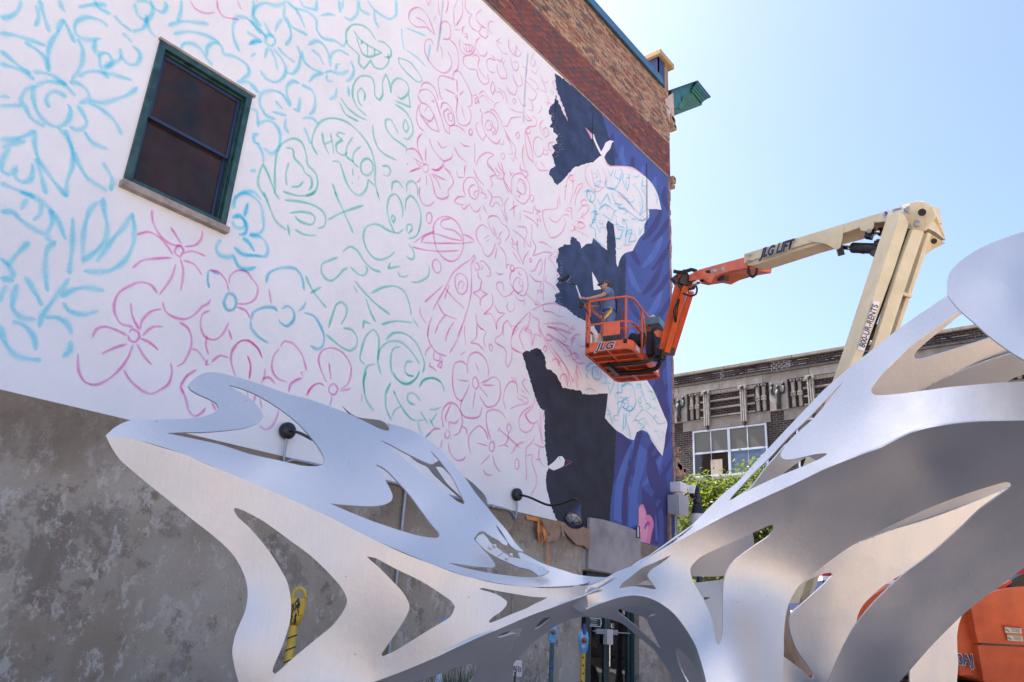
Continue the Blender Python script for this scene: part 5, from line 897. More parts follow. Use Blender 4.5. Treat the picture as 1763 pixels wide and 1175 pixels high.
for kb in range(-1, 6):
    yc0 = Y0 - bay * kb
    # figure panel
    q = MB(); q.bbox((BX - .09, yc0 - .42, fz(.02)), (BX + .05, yc0 + .42, fz(1.0)), .015); q.obj('figure_panel', M['lime2'], far)
    q = MB(); xx = BX - .13
    q.lathe((xx, yc0, fz(.12)), [(0, 0), (.09, 0), (.13, .12), (.10, .34), (.15, .55), (.13, .72), (.06, .80), (.05, .84), (.085, .90), (.08, .98), (0, 1.02)], n=12)
    zs = fz(.12)
    for s in (-1, 1):
        q.tube([(xx, yc0 + s * .10, zs + .68), (xx, yc0 + s * .24, zs + .62), (xx, yc0 + s * .30, zs + .80), (xx, yc0 + s * .26, zs + 1.00)], .055, 8)
        q.lathe((xx, yc0 + s * .26, zs + 1.0), [(0, -.02), (.08, .02), (.06, .12), (0, .16)], n=8)
        q.tube([(xx, yc0 + s * .06, zs + .1), (xx, yc0 + s * .07, zs - .10)], .045, 8)
    q.obj('figure_relief', M['bronze'], far, smooth=True)
    if kb == -1 and False: continue
    # fluted small piers beside the figure
    for s in (-1, 1):
        for dy in (.68, .98):
            q = MB(); q.bbox((BX - .10, yc0 + s * dy - .07, fz(.06)), (BX + .05, yc0 + s * dy + .07, fz(.98)), .01)
            for z in (fz(.90), fz(.50), fz(.42)): q.bbox((BX - .13, yc0 + s * dy - .11, z), (BX - .0, yc0 + s * dy + .11, z + .09), .01)
            q.obj('small_pier', M['lime'], far)
            q = MB(); q.bbox((BX - .15, yc0 + s * dy - .05, fz(.9) - .02), (BX - .09, yc0 + s * dy + .05, fz(.9) + .1), .01); q.obj('bronze_boss', M['bronze'], far)
    # tall brackets and the ribbed panels between
    yl, yr_ = yc0 + bay - 1.12, yc0 + 1.12          # panel zone to the left (towards +Y)
    ys = [yc0 + br_off[0], yc0 + br_off[1]]
    for t in (.86, .60, .33, .06):
        q = MB(); hgt = (.17 if t > .8 else .085)
        q.bbox((BX - .085, yr_, fz(t)), (BX + .05, yl, fz(t) + hgt), .012); q.obj('stone_rail', M['lime'], far)
    q = MB(); yy = yr_ + .1
    while yy < yl - .1: q.box((BX - .10, yy, fz(.86) + .02), (BX - .086, yy + .055, fz(.86) + .15)); yy += .16
    q.obj('dentil', M['lime2'], far)
    for yb_ in ys:
        q = MB()
        for dy in (-.10, 0, .10): q.bbox((BX - .17, yb_ + dy - .035, fz(-.22)), (BX + .02, yb_ + dy + .035, fz(.88)), .012)
        q.bbox((BX - .22, yb_ - .20, fz(.88)), (BX + .02, yb_ + .20, fz(1.0)), .015); q.bbox((BX - .15, yb_ - .15, fz(.72)), (BX + .02, yb_ + .15, fz(.78)), .01)
        q.obj('fluted_bracket', M['lime2'], far)
        q = MB(); q.lathe((BX - .20, yb_, fz(.92)), [(0, -.08), (.08, -.04), (.10, .03), (.06, .08), (0, .1)], n=10); q.obj('bronze_boss', M['bronze'], far, smooth=True); q = MB(); q.lathe((BX - .09, yb_, fz(-.24)), [(0, -.22), (.05, -.1), (.09, .0), (.05, .06), (0, .08)], n=10); q.obj('bronze_boss', M['bronze'], far, smooth=True)
    # stone lintel under the frieze and window
    wy1, wy0 = yc0 + off(1193, 745), yc0 + off(1320, 732)
    q = MB(); q.bbox((BX - .05, wy0 - .22, Zl0 + .02), (BX + .2, wy1 + .5, Zf0 + .03), .012); q.obj('stone_lintel', M['lime'], far)
    # window: frame, mullions, panes, blinds
    q = MB(); fw = .085
    q.bbox((BX - .06, wy0, Zw0), (BX + .05, wy0 + fw, Zl0), .01); q.bbox((BX - .06, wy1 - fw, Zw0), (BX + .05, wy1, Zl0), .01)
    q.bbox((BX - .055, wy0 + fw, Zl0 - fw), (BX + .05, wy1 - fw, Zl0), .01); q.bbox((BX - .055, wy0 + fw, Zw0), (BX + .05, wy1 - fw, Zw0 + fw), .01)
    ym = (wy0 + wy1) / 2; q.bbox((BX - .05, ym - .065, Zw0 + fw), (BX + .05, ym + .065, Zl0 - fw), .01)
    zmid = Zw0 + (Zl0 - Zw0) * .51
    for a_, c_ in ((wy0 + fw, ym - .065), (ym + .065, wy1 - fw)):
        q.bbox((BX - .045, a_, zmid - .045), (BX + .05, c_, zmid + .045), .008); mm_ = (a_ + c_) / 2
        q.bbox((BX - .03, mm_ - .022, Zw0 + fw), (BX + .05, mm_ + .022, zmid - .045), .005); q.bbox((BX - .03, mm_ - .022, zmid + .045), (BX + .05, mm_ + .022, Zl0 - fw), .005)
    q.obj('window_frame', mat('pale_blue_window_frame', (.50, .56, .66), .4, var=.05) if kb == -1 else bpy.data.materials['pale_blue_window_frame'], far)
    cells = [(wy0 + fw, (wy0 + fw + ym - .065) / 2), ((wy0 + fw + ym - .065) / 2, ym - .065), (ym + .065, (ym + .065 + wy1 - fw) / 2), ((ym + .065 + wy1 - fw) / 2, wy1 - fw)]
    for i, (a_, c_) in enumerate(cells):
        q = MB(); q.box((BX - .014, a_ + .01, zmid), (BX - .006, c_ - .01, Zl0 - fw)); q.obj('roller_blind', mat('olive_grey_blind', (.115, .115, .10), .35, var=.05) if (kb == -1 and i == 0) else bpy.data.materials['olive_grey_blind'], far)
        q = MB(); q.box((BX - .030, a_ + .01, Zw0 + fw), (BX - .022, c_ - .01, zmid)); q.obj('pane', (mat('bluish_glass', (.10, .15, .25), .12, var=.1) if kb == -1 and i == 0 else bpy.data.materials['bluish_glass']) if i < 2 else gl, far)
    q = MB(); q.bbox((BX - .040, cells[2][0] + .30, Zw0 + fw), (BX - .032, cells[2][0] + .88, Zw0 + .80), .002); q.obj('cardboard_panel', mat('cardboard', (.42, .36, .30), .8) if kb == -1 else bpy.data.materials['cardboard'], far)
    q = MB(); q.bbox((BX - .16, wy0 - .1, Zw0 - .16), (BX + .05, wy1 + .1, Zw0 - .005), .015); q.obj('window_sill', M['lime'], far)
    # ground-floor stone band and shop windows
    q = MB(); q.bbox((BX - .05, wy0, 1.0), (BX - .01, wy1, 5.2), .01); q.obj('pane', gl, far)

# ================================================================== TREE
def leaf_tree(cx_, cy_, base, top, rad, n, label, seed, leafc, size=.16, group=None):
    rs = np.random.RandomState(seed)
    e = empty('street_tree', (cx_, cy_, 0), label, 'tree', group)
    q = MB(); q.tube([(cx_, cy_, 0), (cx_ + .05, cy_, base * .5), (cx_, cy_ + .1, base + .5), (cx_, cy_, top - 1.0)], .12, 9, rs=[.16, .13, .10, .03])
    bark = bpy.data.materials.get('tree_bark') or mat('tree_bark', (.10, .075, .055), .9, var=.3, sc=12, bump=.5)
    q.obj('trunk', bark, e, smooth=True)
    cl = []; hgt = top - base
    q = MB()
    for i in range(46):
        a = rs.rand() * 6.28; t = rs.rand(); z = base + hgt * (0.05 + .92 * t); rr_ = rad * (1 - .62 * abs(t - .35) ** 1.3 * 1.6) * (.35 + .65 * rs.rand() ** .5)
        c = np.array([cx_ + math.cos(a) * rr_, cy_ + math.sin(a) * rr_, z]); cl.append((c, rs.uniform(.45, .95)))
        zr = base + (z - base) * .45; q.tube([(cx_, cy_, zr), ((cx_ + c[0]) / 2, (cy_ + c[1]) / 2, (zr + z) / 2 + .15), tuple(c)], .02, 5, rs=[.04, .025, .01])
    q.obj('branch', bark, e)
    k = n; ci = rs.randint(0, len(cl), k); v = np.zeros((k, 6, 3)); 
    C = np.array([cl[i][0] for i in ci]); S_ = np.array([cl[i][1] for i in ci])
    d = rs.normal(size=(k, 3)); d /= np.linalg.norm(d, axis=1)[:, None]; p = C + d * (S_ * rs.rand(k) ** .45)[:, None] * [1, 1, .75]
    # long shoots at the top
    sh = rs.rand(k) < .10; p[sh, 2] += rs.rand(sh.sum()) * .55
    nrm = rs.normal(size=(k, 3)) * .6 + [0, 0, .8]; nrm /= np.linalg.norm(nrm, axis=1)[:, None]
    t = np.cross(nrm, rs.normal(size=(k, 3))); t /= np.linalg.norm(t, axis=1)[:, None]; b = np.cross(nrm, t); s = size * (.6 + .8 * rs.rand(k))[:, None]
    for j, (x, y, z) in enumerate(((-.5, 0, 0), (-.1, .26, .05), (.5, 0, -.1), (-.1, -.26, .05))): v[:, j] = p + t * s * x + b * s * y + nrm * s * z
    V = v[:, :4].reshape(-1, 3); Fc = [(4*i, 4*i+1, 4*i+2, 4*i+3) for i in range(k)]
    me = bpy.data.meshes.new('crown'); me.from_pydata(V.tolist(), [], Fc); me.materials.append(leafc)
    at = me.color_attributes.new('tint', 'FLOAT_COLOR', 'CORNER'); g_ = rs.rand(k); col = np.ones((k, 4, 4)); col[:, :, 0] = (.75 + .7 * g_)[:, None]; col[:, :, 1] = (.8 + .35 * g_)[:, None]; col[:, :, 2] = (.8 + .3 * rs.rand(k))[:, None]
    at.data.foreach_set('color', col.ravel())
    o = link('crown', me, e); return e
lm, lt, lb = nodes('leaf_green'); 
lt.nodes.remove(lb); N = lt.nodes; L = lt.links
at = N.new('ShaderNodeAttribute'); at.attribute_name = 'tint'
m1 = N.new('ShaderNodeMixRGB'); m1.blend_type = 'MULTIPLY'; m1.inputs[0].default_value = 1; m1.inputs[2].default_value = (.085, .130, .028, 1); L.new(at.outputs['Color'], m1.inputs[1])
m2_ = N.new('ShaderNodeMixRGB'); m2_.blend_type = 'MULTIPLY'; m2_.inputs[0].default_value = 1; m2_.inputs[2].default_value = (.17, .26, .035, 1); L.new(at.outputs['Color'], m2_.inputs[1])
df = N.new('ShaderNodeBsdfPrincipled'); df.inputs['Roughness'].default_value = .45; L.new(m1.outputs[0], df.inputs['Base Color']); tl = N.new('ShaderNodeBsdfTranslucent'); L.new(m2_.outputs[0], tl.inputs['Color'])
mx = N.new('ShaderNodeMixShader'); mx.inputs[0].default_value = .42; L.new(df.outputs[0], mx.inputs[1]); L.new(tl.outputs[0], mx.inputs[2]); L.new(mx.outputs[0], N['Material Output'].inputs[0])
tA = onX(1235, 860, 24.5); tB = onX(1325, 850, 25.5)
leaf_tree(tA[0], tA[1], 2.6, 6.5, 1.6, 9000, 'bright green street tree beside the corner of the painted building', 4, lm)
leaf_tree(tB[0], tB[1] + .2, 2.6, 7.0, 1.7, 9000, 'bright green street tree seen between the fingers of the metal sculpture', 9, lm)
leaf_tree(24.5, onX(1450, 900, 24.5)[1], 3.0, 5.0, 1.3, 4000, 'small green street tree mostly hidden behind the right half of the sculpture', 13, lm)

# street lamp
lp = P(1201, 872, 18.0); sl_ = empty('street_lamp', (lp[0], lp[1], 0), 'black street lamp with white glass globe beside the building corner', 'street lamp')
def lz(y): return P(1201, y, 18.0)[2]
q = MB(); q.lathe((lp[0], lp[1], 0), [(0, 0), (.20, 0), (.20, .3), (.11, .5), (.07, .8), (.06, lz(930))], n=14); q.obj('lamp_post', M['blk'], sl_, smooth=True)
q = MB(); zt2 = lz(886); q.lathe((lp[0], lp[1], 0), [(.07, zt2 - .42), (.15, zt2 - .30), (.17, zt2 - .12), (.15, zt2)], n=18); q.obj('lamp_globe', mat('milky_glass', (.70, .66, .58), .25, var=.04), sl_, smooth=True)
q = MB(); q.lathe((lp[0], lp[1], 0), [(.17, zt2), (.16, zt2 + .02), (.10, zt2 + .2), (.085, lz(868)), (.10, lz(866)), (.10, lz(860)), (.05, lz(856)), (.06, lz(850)), (.05, lz(842)), (.02, lz(834)), (0, lz(832))], n=16); q.obj('lamp_cap', M['blk'], sl_, autos=40)

# striped trailer seen through the openings
tr_ = empty('parked_trailer', P(1450, 1020, 19) * np.array([1, 1, 0]), 'parked trailer with red, white and blue stripes behind the sculpture', 'trailer')
def tz(y): return P(1420, y, 19)[2]
pa, pb = P(1384, 1000, 19), P(1720, 1000, 19)
for nm, y0_, y1_, c in (('red_stripe', 968, 999, (.42, .02, .03)), ('white_stripe', 999, 1007, (.72, .72, .74)), ('blue_stripe', 1007, 1052, (.006, .018, .09)), ('lower_panel', 1052, 1075, (.5, .5, .5))):
    q = MB(); q.beam((pa[0], pa[1], (tz(y0_) + tz(y1_)) / 2), (pb[0], pb[1], (tz(y0_) + tz(y1_)) / 2), 2.4, abs(tz(y0_) - tz(y1_)) - .004); q.obj(nm, mat('trailer_' + nm, c, .85, var=.05), tr_)
q = MB()
for f_ in (.25, .6):
    c = pa + (pb - pa) * f_; d_ = np.array([pb[0]-pa[0], pb[1]-pa[1], 0]); d_ /= np.linalg.norm(d_); nn_ = np.array([-d_[1], d_[0], 0]); 
    for s in (-1, 1): q.lathe(np.array((c[0], c[1], .4)) + nn_ * s * 1.0, [(0, -.12), (.36, -.12), (.40, 0), (.36, .12), (0, .12)], nn_, 20)
q.obj('wheel', M['rubber'], tr_, smooth=False)
q = MB(); q.beam((pa[0], pa[1], .9), (pb[0], pb[1], .9), 2.2, .2); q.obj('chassis', M['blk'], tr_)

# ================================================================== PAINTED METER POSTS, PLANTS, CARD
def meter(px, ptop, pneck, wpx, d, label, mats, kind):
    t = P(px, ptop, d); nk = P(px, pneck, d)[2]; x, y = t[0], t[1]; s = d / F; w2 = wpx * s / 2; H2 = t[2]
    e = empty('painted_meter_post', (x, y, 0), label, 'parking meter', 'old parking meter posts painted in bright colours')
    rt = RC[:, 0]; rt = np.array([rt[0], rt[1], 0]); rt /= np.linalg.norm(rt); fwd = np.array([FW[0], FW[1], 0]); fwd /= np.linalg.norm(fwd)
    q = MB(); q.lathe((x, y, 0), [(.10, 0), (.10, .03), (w2 * .46, .06), (w2 * .46, nk)], n=16); q.obj('post', mats[0], e, smooth=True)
    q = MB()
    if kind == 'tiger':
        for k in range(9):
            z = nk - .12 - k * .12; q.tube([(x, y, z) + (rt * math.cos(a) + fwd * math.sin(a)) * (w2 * .475) + np.array([0, 0, .022 * math.cos(a)]) for a in np.linspace(-3.14, 0, 9)], .009, 5)
        q.obj('black_stripe', M['blk'], e)
    else:
        rs = random.Random(px)
        for k in range(26):
            a = rs.uniform(-3.14, 0); z = nk - .06 - k * .06; c = np.array((x, y, z)) + (rt * math.cos(a) + fwd * math.sin(a)) * (w2 * .455); q.lathe(c, [(0, .012), (.016, .006), (.018, 0)], rt * math.cos(a) + fwd * math.sin(a), 8)
        q.obj('painted_dot', mats[2], e)
    # head: rounded meter housing, flattened front to back
    q = MB(); hh_ = H2 - nk; prof = [(0.35, 0), (.62, .06), (.86, .22), (1.0, .48), (1.0, .62), (.90, .74)] if kind == 'tiger' else [(.5, 0), (.75, .1), (.95, .38), (1.0, .62), (.8, .8), (.45, .92), (.12, 1.0)]
    v = []; n = 20; f = []
    for r_, h in prof:
        for k in range(n):
            a = 2 * math.pi * k / n; v.append(np.array((x, y, nk + h * hh_)) + rt * math.cos(a) * r_ * w2 + fwd * math.sin(a) * r_ * w2 * .62)
    for i in range(len(prof) - 1):
        for k in range(n): f.append((i*n+k, i*n+(k+1) % n, (i+1)*n+(k+1) % n, (i+1)*n+k))
    f.append(tuple(range((len(prof)-1)*n, len(prof)*n))); f.append(tuple(range(n))); q.add(v, f); q.obj('meter_head', mats[1], e, autos=60)
    if kind == 'tiger':
        q = MB(); zc_ = nk + .74 * hh_; c = np.array((x, y, zc_)) + rt * w2 * .12
        q.tube([c + rt * math.cos(a) * w2 * .72 + np.array([0, 0, math.sin(a) * hh_ * .27]) for a in np.linspace(0, math.pi, 13)], .02, 8); q.obj('meter_hood', mats[1], e, smooth=True)
        q = MB(); q.lathe(np.array((x, y, zc_ - .06)) - rt * w2 * .6, [(0, .02), (.022, .015), (.025, 0)], -fwd, 10); q.obj('coin_slot', M['grey'], e)
        q = MB(); rs = random.Random(3)
        for k in range(15):
            u = rs.uniform(-.8, .8); z = nk + hh_ * rs.uniform(.14, .66); r_ = 1.0 if z > nk + hh_*.4 else .8
            pts = [np.array((x, y, z + j * .026)) + rt * (u + .1 * math.sin(j * 2.1 + k)) * w2 * r_ * .95 - fwd * (math.sqrt(max(.02, 1 - u * u)) * w2 * .63 * r_ + .002) for j in range(-2, 3)]
            q.tube(pts, .006, 5)
        q.obj('black_stripe', M['blk'], e)
    else:
        q = MB(); q.lathe(np.array((x, y, nk + hh_ * .5)) - fwd * w2 * .5 + rt * w2 * .1, [(0, .04), (w2 * .45, .03), (w2 * .55, 0)], -fwd, 12); q.obj('painted_patch', mats[3], e, smooth=True)
        if len(mats) > 4:
            q = MB(); q.lathe((x, y, 0) + rt * w2 * .1, [(.5 * w2, nk + hh_ * .62), (w2 * .6, nk + hh_ * .75), (w2 * .5, nk + hh_ * .95), (w2 * .2, nk + hh_ * 1.12), (0, nk + hh_ * 1.15)], n=14); q.obj('painted_top', mats[4], e, smooth=True)
    return e
yel = mat('yellow_post_paint', (.66, .42, .035), .4, var=.15, sc=9); lb_ = mat('light_blue_post_paint', (.12, .40, .68), .4, var=.3, sc=9, c2=(.55, .62, .6), c2amt=.6, c2sc=16)
meter(515, 1014, 1077, 31, 8.6, 'yellow meter post with black tiger stripes against the stucco wall', [yel, yel], 'tiger')
meter(952, 1070, 1107, 17, 12.8, 'light blue meter post with a dark green pole and blue dots', [mat('dark_green_post_paint', (.05, .10, .09), .5, var=.3), lb_, mat('blue_dot_paint', (.05, .16, .62), .5), mat('rust_patch_paint', (.30, .12, .05), .7, var=.4)], 'dot')
meter(1005, 1080, 1125, 18, 12.8, 'meter post with a yellow dotted pole, blue head and purple top', [yel, lb_, mat('maroon_dot_paint', (.30, .03, .05), .5), mat('red_patch_paint', (.42, .08, .03), .6, var=.3), mat('purple_post_paint', (.06, .05, .22), .4, var=.2)], 'dot')
meter(757, 1154, 1200, 12, 9.5, 'pale blue painted meter post among the dark green plants', [yel, mat('pale_blue_yellow_paint', (.45, .55, .72), .5, var=.1, c2=(.7, .5, .1), c2amt=.6, c2sc=20), mat('orange_dot_paint', (.6, .2, .03), .5), yel], 'dot')
meter(766, 1064, 1090, 15, 10.5, 'bright blue rounded meter post half hidden by the warm panel', [yel, mat('sky_blue_paint', (.08, .33, .75), .4), mat('cyan_dot_paint', (.1, .5, .6), .5), mat('azure_paint', (.08, .36, .78), .4)], 'dot')
def reeds(px, py, d, n, hgt, spread, label, seed):
    p = P(px, py, d); rs = np.random.RandomState(seed); e = empty('reed_clump', (p[0], p[1], 0), label, 'plant', 'dark green plants in front of the stucco wall'); q = MB(); gp = bpy.data.materials.get('dark_blade_green') or mat('dark_blade_green', (.030, .075, .022), .5, var=.5, sc=5, c2=(.10, .17, .03), c2amt=.6, c2sc=6)
    for i in range(n):
        b = np.array([p[0], p[1], 0]) + np.array([rs.normal() * spread, rs.normal() * spread, 0]); an = rs.rand() * 6.28; ln = hgt * rs.uniform(.65, 1.0); bend = rs.uniform(.08, .35)
        dr_ = np.array([math.cos(an), math.sin(an), 0]); sd_ = np.array([-dr_[1], dr_[0], 0]) * rs.uniform(.006, .012); L_, R_ = [], []
        pts = [b + dr_ * bend * ln * t ** 2 + np.array([0, 0, ln * t * (1 - .25 * bend * t)]) for t in (0, .3, .55, .78, 1)]
        for j, t in enumerate(pts): w_ = (1, 1, .85, .6, .05)[j]; L_.append(t - sd_ * w_); R_.append(t + sd_ * w_)
        q.add(L_ + R_, [(j, j+1, j+6, j+5) for j in range(4)])
    o = q.obj('blade', gp, e); o['kind'] = 'stuff'; return e
zt_p = P(815, 1147, 8.4)[2]
reeds(800, 1160, 8.4, 260, zt_p + .12, .13, 'clump of dark green reed leaves in the opening under the sculpture', 1)
reeds(845, 1160, 8.4, 160, zt_p - .02, .16, 'clump of dark green reed leaves just left of the white card', 2)
reeds(728, 1170, 8.6, 120, P(735, 1166, 8.6)[2] + .05, .10, 'lower green plant at the left of the reed clumps', 3)
reeds(664, 1130, 9.2, 50, P(664, 1108, 9.2)[2], .05, 'thin green plant seen in the lower corner of the boomerang opening', 4)
reeds(905, 1165, 11.0, 70, P(905, 1164, 11)[2], .12, 'low green plant behind the white card', 5)
cdd = empty('white_card', P(890, 1152, 9.0), 'white card with coloured lettering standing beside the reeds', 'sign')
c00, c10, c01, c11 = P(884, 1138, 9.0), P(898.5, 1138.5, 9.0), P(884, 1164, 9.0), P(898.5, 1166, 9.0)
ex = (c10 - c00) * 1.5; c00 = c00 - (c10 - c00) * .6; c01 = c01 - (c11 - c01) * .6
nrm_ = np.cross(c10 - c00, c01 - c00); nrm_ /= np.linalg.norm(nrm_); q = MB(); q.prism([c00, c10, c11, c01], nrm_ * .012); q.obj('card', M['wdecal'], cdd)
up_ = c00 - c01; up_ /= np.linalg.norm(up_); rt_ = (c10 - c00) / np.linalg.norm(c10 - c00)
text_obj('T', mat('ochre_print', (.55, .28, .05), .6), cdd, P(889.5, 1152, 8.97), rt_, up_, .10, .01, bold=.005)
text_obj('8', mat('purple_print', (.18, .08, .22), .6), cdd, P(894.5, 1153, 8.97), rt_, up_, .085, .01, bold=.005)
text_obj('A', mat('blue_print', (.05, .06, .2), .6), cdd, P(885.5, 1152, 8.97), rt_, up_, .09, .01, bold=.005)
q = MB(); bt = (c01 + c11) / 2; q.tube([(bt[0], bt[1], 0), tuple(bt + np.array([0, 0, .02])), tuple(bt + up_ * .05)], .012, 8); q.obj('stake', M['blk'], cdd)
# ================================================================== SCULPTURE
def tps(ctrl):
    C = np.array(ctrl, float); X = C[:, :2] / 400.; n = len(X)
    U = lambda r2: np.where(r2 > 1e-12, r2 * np.log(np.maximum(r2, 1e-12)), 0) * .5
    D2 = ((X[:, None] - X[None]) ** 2).sum(-1); K = U(D2) + np.eye(n) * 1e-3
    Pm = np.hstack([np.ones((n, 1)), X]); A = np.zeros((n+3, n+3)); A[:n, :n] = K; A[:n, n:] = Pm; A[n:, :n] = Pm.T
    s = np.linalg.solve(A, np.concatenate([C[:, 2], np.zeros(3)]))
    def f(x, y):
        q = np.array([x, y]) / 400.; return float(U(((X - q) ** 2).sum(1)) @ s[:n] + s[n] + s[n+1] * q[0] + s[n+2] * q[1])
    return f
def gl_(x): return 1 - .37 * (max(0, 1000 - x) / 820.) ** 1.15      # the left wing swings round towards the viewer
def gr_(x): return 1 + .56 * (1 - math.exp(-max(0, x - 1010) / 520.))
def rw(f): return lambda x, y: f(x, y) * gr_(x)
def lw(c): return [(x, y, d * gl_(x)) for x, y, d in c]
scu = empty('metal_sculpture', (2.2, 1.8, 0), 'large curved brushed aluminium sculpture with flame shaped cut outs in the foreground', 'sculpture')
THK = .007
def panel(name, outline, holes, ctrl, seg=7, grid=13, corner=58, thk=THK, mat_=None, label=None):
    f = rw(tps(ctrl)) if not callable(ctrl) else rw(ctrl)
    o = [tuple(p) for p in spline(outline, seg, True, corner)]; hs = [[tuple(p) for p in spline(h, seg * .7, True, corner)] for h in holes]
    V, T = fill(o, hs, grid)
    W3 = np.array([P(x, y, f(x, y)) for x, y in V]); e1 = W3[T[:, 1]] - W3[T[:, 0]]; e2 = W3[T[:, 2]] - W3[T[:, 0]]; fn = np.cross(e1, e2)
    vn = np.zeros_like(W3)
    for k in range(3): np.add.at(vn, T[:, k], fn)
    L = np.linalg.norm(vn, axis=1); vn /= np.maximum(L, 1e-12)[:, None]
    tocam = CAM - W3; flip = np.einsum('ij,ij->i', vn, tocam).sum() < 0
    if flip: T = T[:, ::-1]; vn = -vn
    B = W3 - vn * thk; n = len(W3)
    ec = {}
    for t in T:
        for a, b in ((t[0], t[1]), (t[1], t[2]), (t[2], t[0])): ec[(a, b)] = 1
    rim = [(a, b) for (a, b) in ec if (b, a) not in ec]
    faces = [tuple(t) for t in T] + [(t[0]+n, t[2]+n, t[1]+n) for t in T] + [(b, a, a+n, b+n) for a, b in rim]
    o_ = mesh(name, list(W3) + list(B), faces, mat_ or M['alu'], scu)
    o_.data.polygons.foreach_set('use_smooth', [True] * len(o_.data.polygons)); o_.data.set_sharp_from_angle(angle=R(50))
    if label: o_['label'] = label
    return o_, f
ridge = [(182, 750, 4.3), (237, 758, 4.17), (313, 781, 4.02), (377, 808, 3.90), (454, 840, 3.77), (560, 887, 3.60), (637, 926, 3.49), (743, 971, 3.37), (814, 995, 3.31), (903, 1010, 3.24), (991, 1008, 3.17)]
rxy = [(p[0], p[1]) for p in ridge]
# upper skin (left wing)
top_out = [(182, 750), (198, 736), (215, 727), (230, 723), (262, 722), (313, 722), (349, 718), (369, 710.6), (376.5, 703), (373, 695), (359, 687), (339, 678), (327, 670), (324, 664), (328, 658), (344, 646), (354, 642), (372, 641.7), (405, 649), (446, 661), (497, 679), (529, 687), (559, 697), (594, 710), (614, 719), (633, 728.5), (655, 739), (666, 742), (671, 741), (672, 735), (668, 729), (680, 732), (712, 743), (736, 757), (757, 774), (772, 790), (785, 806), (802, 825), (818, 848), (839, 874), (857, 896), (872, 913), (885, 932), (897, 945.5), (902, 949.5), (894, 949), (882, 943), (873, 931), (864, 916), (853.5, 903), (858.5, 914.6), (866, 925), (874, 935), (873, 939), (867, 938), (858.5, 931), (843.7, 922.7), (832, 915), (824, 917), (815.7, 928), (819, 933), (829, 944), (843.7, 959), (852.6, 972), (851, 976.5), (843.7, 977.5), (814, 975), (785, 971), (771, 969.5), (785, 974), (799.5, 978), (843.7, 987), (873, 991), (902.7, 994), (926, 993.5), (928, 991), (918, 984), (908, 977), (897, 964.5), (893, 955), (891.5, 952), (897, 951.5), (910, 958), (925, 966), (942.5, 973.6), (969, 982), (991, 989), (1020, 993), (1034, 994), (1020, 1001), (991, 1008)] + rxy[::-1][1:-1]
H1 = [(393, 664), (402, 665), (415, 669), (440, 679), (480, 703), (515, 731), (544, 764), (556, 783), (559, 793), (556, 801), (545, 803), (520, 802), (480, 793), (430, 782), (380, 766), (330, 755), (287, 746), (320, 744.5), (349, 744.5), (390, 741.5), (425, 736.5), (446, 728), (454, 717), (450, 708), (437, 692), (420, 679), (404, 670)]
H2_ = [(647, 800), (655, 803), (668, 812), (688, 833), (705, 852), (725, 879), (745, 906), (756, 918), (757, 923), (753, 926), (742, 926), (722, 923), (690, 914), (640, 897), (600, 881), (568, 867), (600, 870), (640, 872), (662, 869), (674, 862), (676, 855), (673, 845), (664, 828), (655, 813)]
H3_ = [(653, 757.5), (670, 764.5), (690, 775.5), (711, 786), (730, 795), (741, 799), (747, 798.5), (749, 796), (748, 787), (744, 781), (740.4, 775.7), (749, 784), (762.6, 800), (774, 815), (782, 827), (789, 842), (796.5, 856.5), (800.5, 865.5), (799, 868.5), (792, 866), (786, 862.5), (775, 854), (762, 843.5), (745, 830), (729, 817.5), (702, 795.5), (684, 779), (668, 766.5)]
top_ctrl = ridge + [(345, 645, 4.30), (430, 657, 4.28), (560, 697, 4.20), (515, 740, 4.12), (450, 790, 4.00), (600, 830, 3.86), (700, 790, 4.05), (720, 748, 4.28), (790, 815, 4.0), (740, 880, 3.66), (800, 900, 3.62), (857, 896, 3.72), (885, 932, 3.52), (942, 973, 3.34), (1000, 990, 3.22), (830, 960, 3.40), (280, 722, 4.20), (670, 870, 3.72)]
panel('upper_skin', top_out, [H1, H2_, H3_], lw(top_ctrl), label='sky lit upper skin of the left wing')
# lower skin (left wing), leaning over
front_out = rxy + [(1010, 1010), (1034, 1003), (1059, 991), (1062, 995), (1039, 1009), (1009.5, 1025), (980, 1035.7), (952.5, 1046), (911, 1061), (853, 1086), (820, 1099.5), (770, 1122.7), (764, 1126), (706, 1151), (648, 1173), (600, 1190), (560, 1235), (430, 1235), (410.8, 1175), (403, 1145), (400, 1122), (404.7, 1095), (414, 1072), (423, 1049.5), (426.5, 1019), (420, 989), (401.7, 956), (368.5, 924), (332, 895.5), (287, 859), (238.6, 820), (206, 791), (190.6, 768)]
F1_ = [(401.8, 878), (405, 874.5), (419, 879), (452.5, 897), (501, 932), (537, 959), (567, 988), (588.5, 1013), (597.6, 1034.6), (591.5, 1052.7), (573.4, 1077), (537, 1107), (501, 1137), (482.7, 1154), (473.7, 1161), (469, 1157), (470.7, 1148), (485.8, 1113), (499, 1071), (501, 1037.6), (495, 1004), (482.7, 980), (461.6, 947), (431, 910.7), (409, 890)]
F2_ = [(631.4, 958.4), (646, 961), (682, 980), (730.6, 1004), (776, 1034.6), (783.5, 1045), (776, 1062), (742.6, 1083), (682, 1120.7), (660, 1131), (656, 1127), (670, 1107), (694, 1071), (705, 1045), (694, 1021), (677.7, 1003), (652, 977), (638, 965)]
F3_ = [(825, 1014), (831, 1012.7), (846, 1015.7), (878, 1021.5), (919, 1028), (942.6, 1029), (936, 1033), (919, 1041), (906, 1048), (883, 1057), (859.6, 1067), (844, 1073), (841.5, 1070), (848, 1063), (863, 1053), (872, 1042), (873, 1036), (863, 1028), (844.7, 1020), (831, 1016.5)]
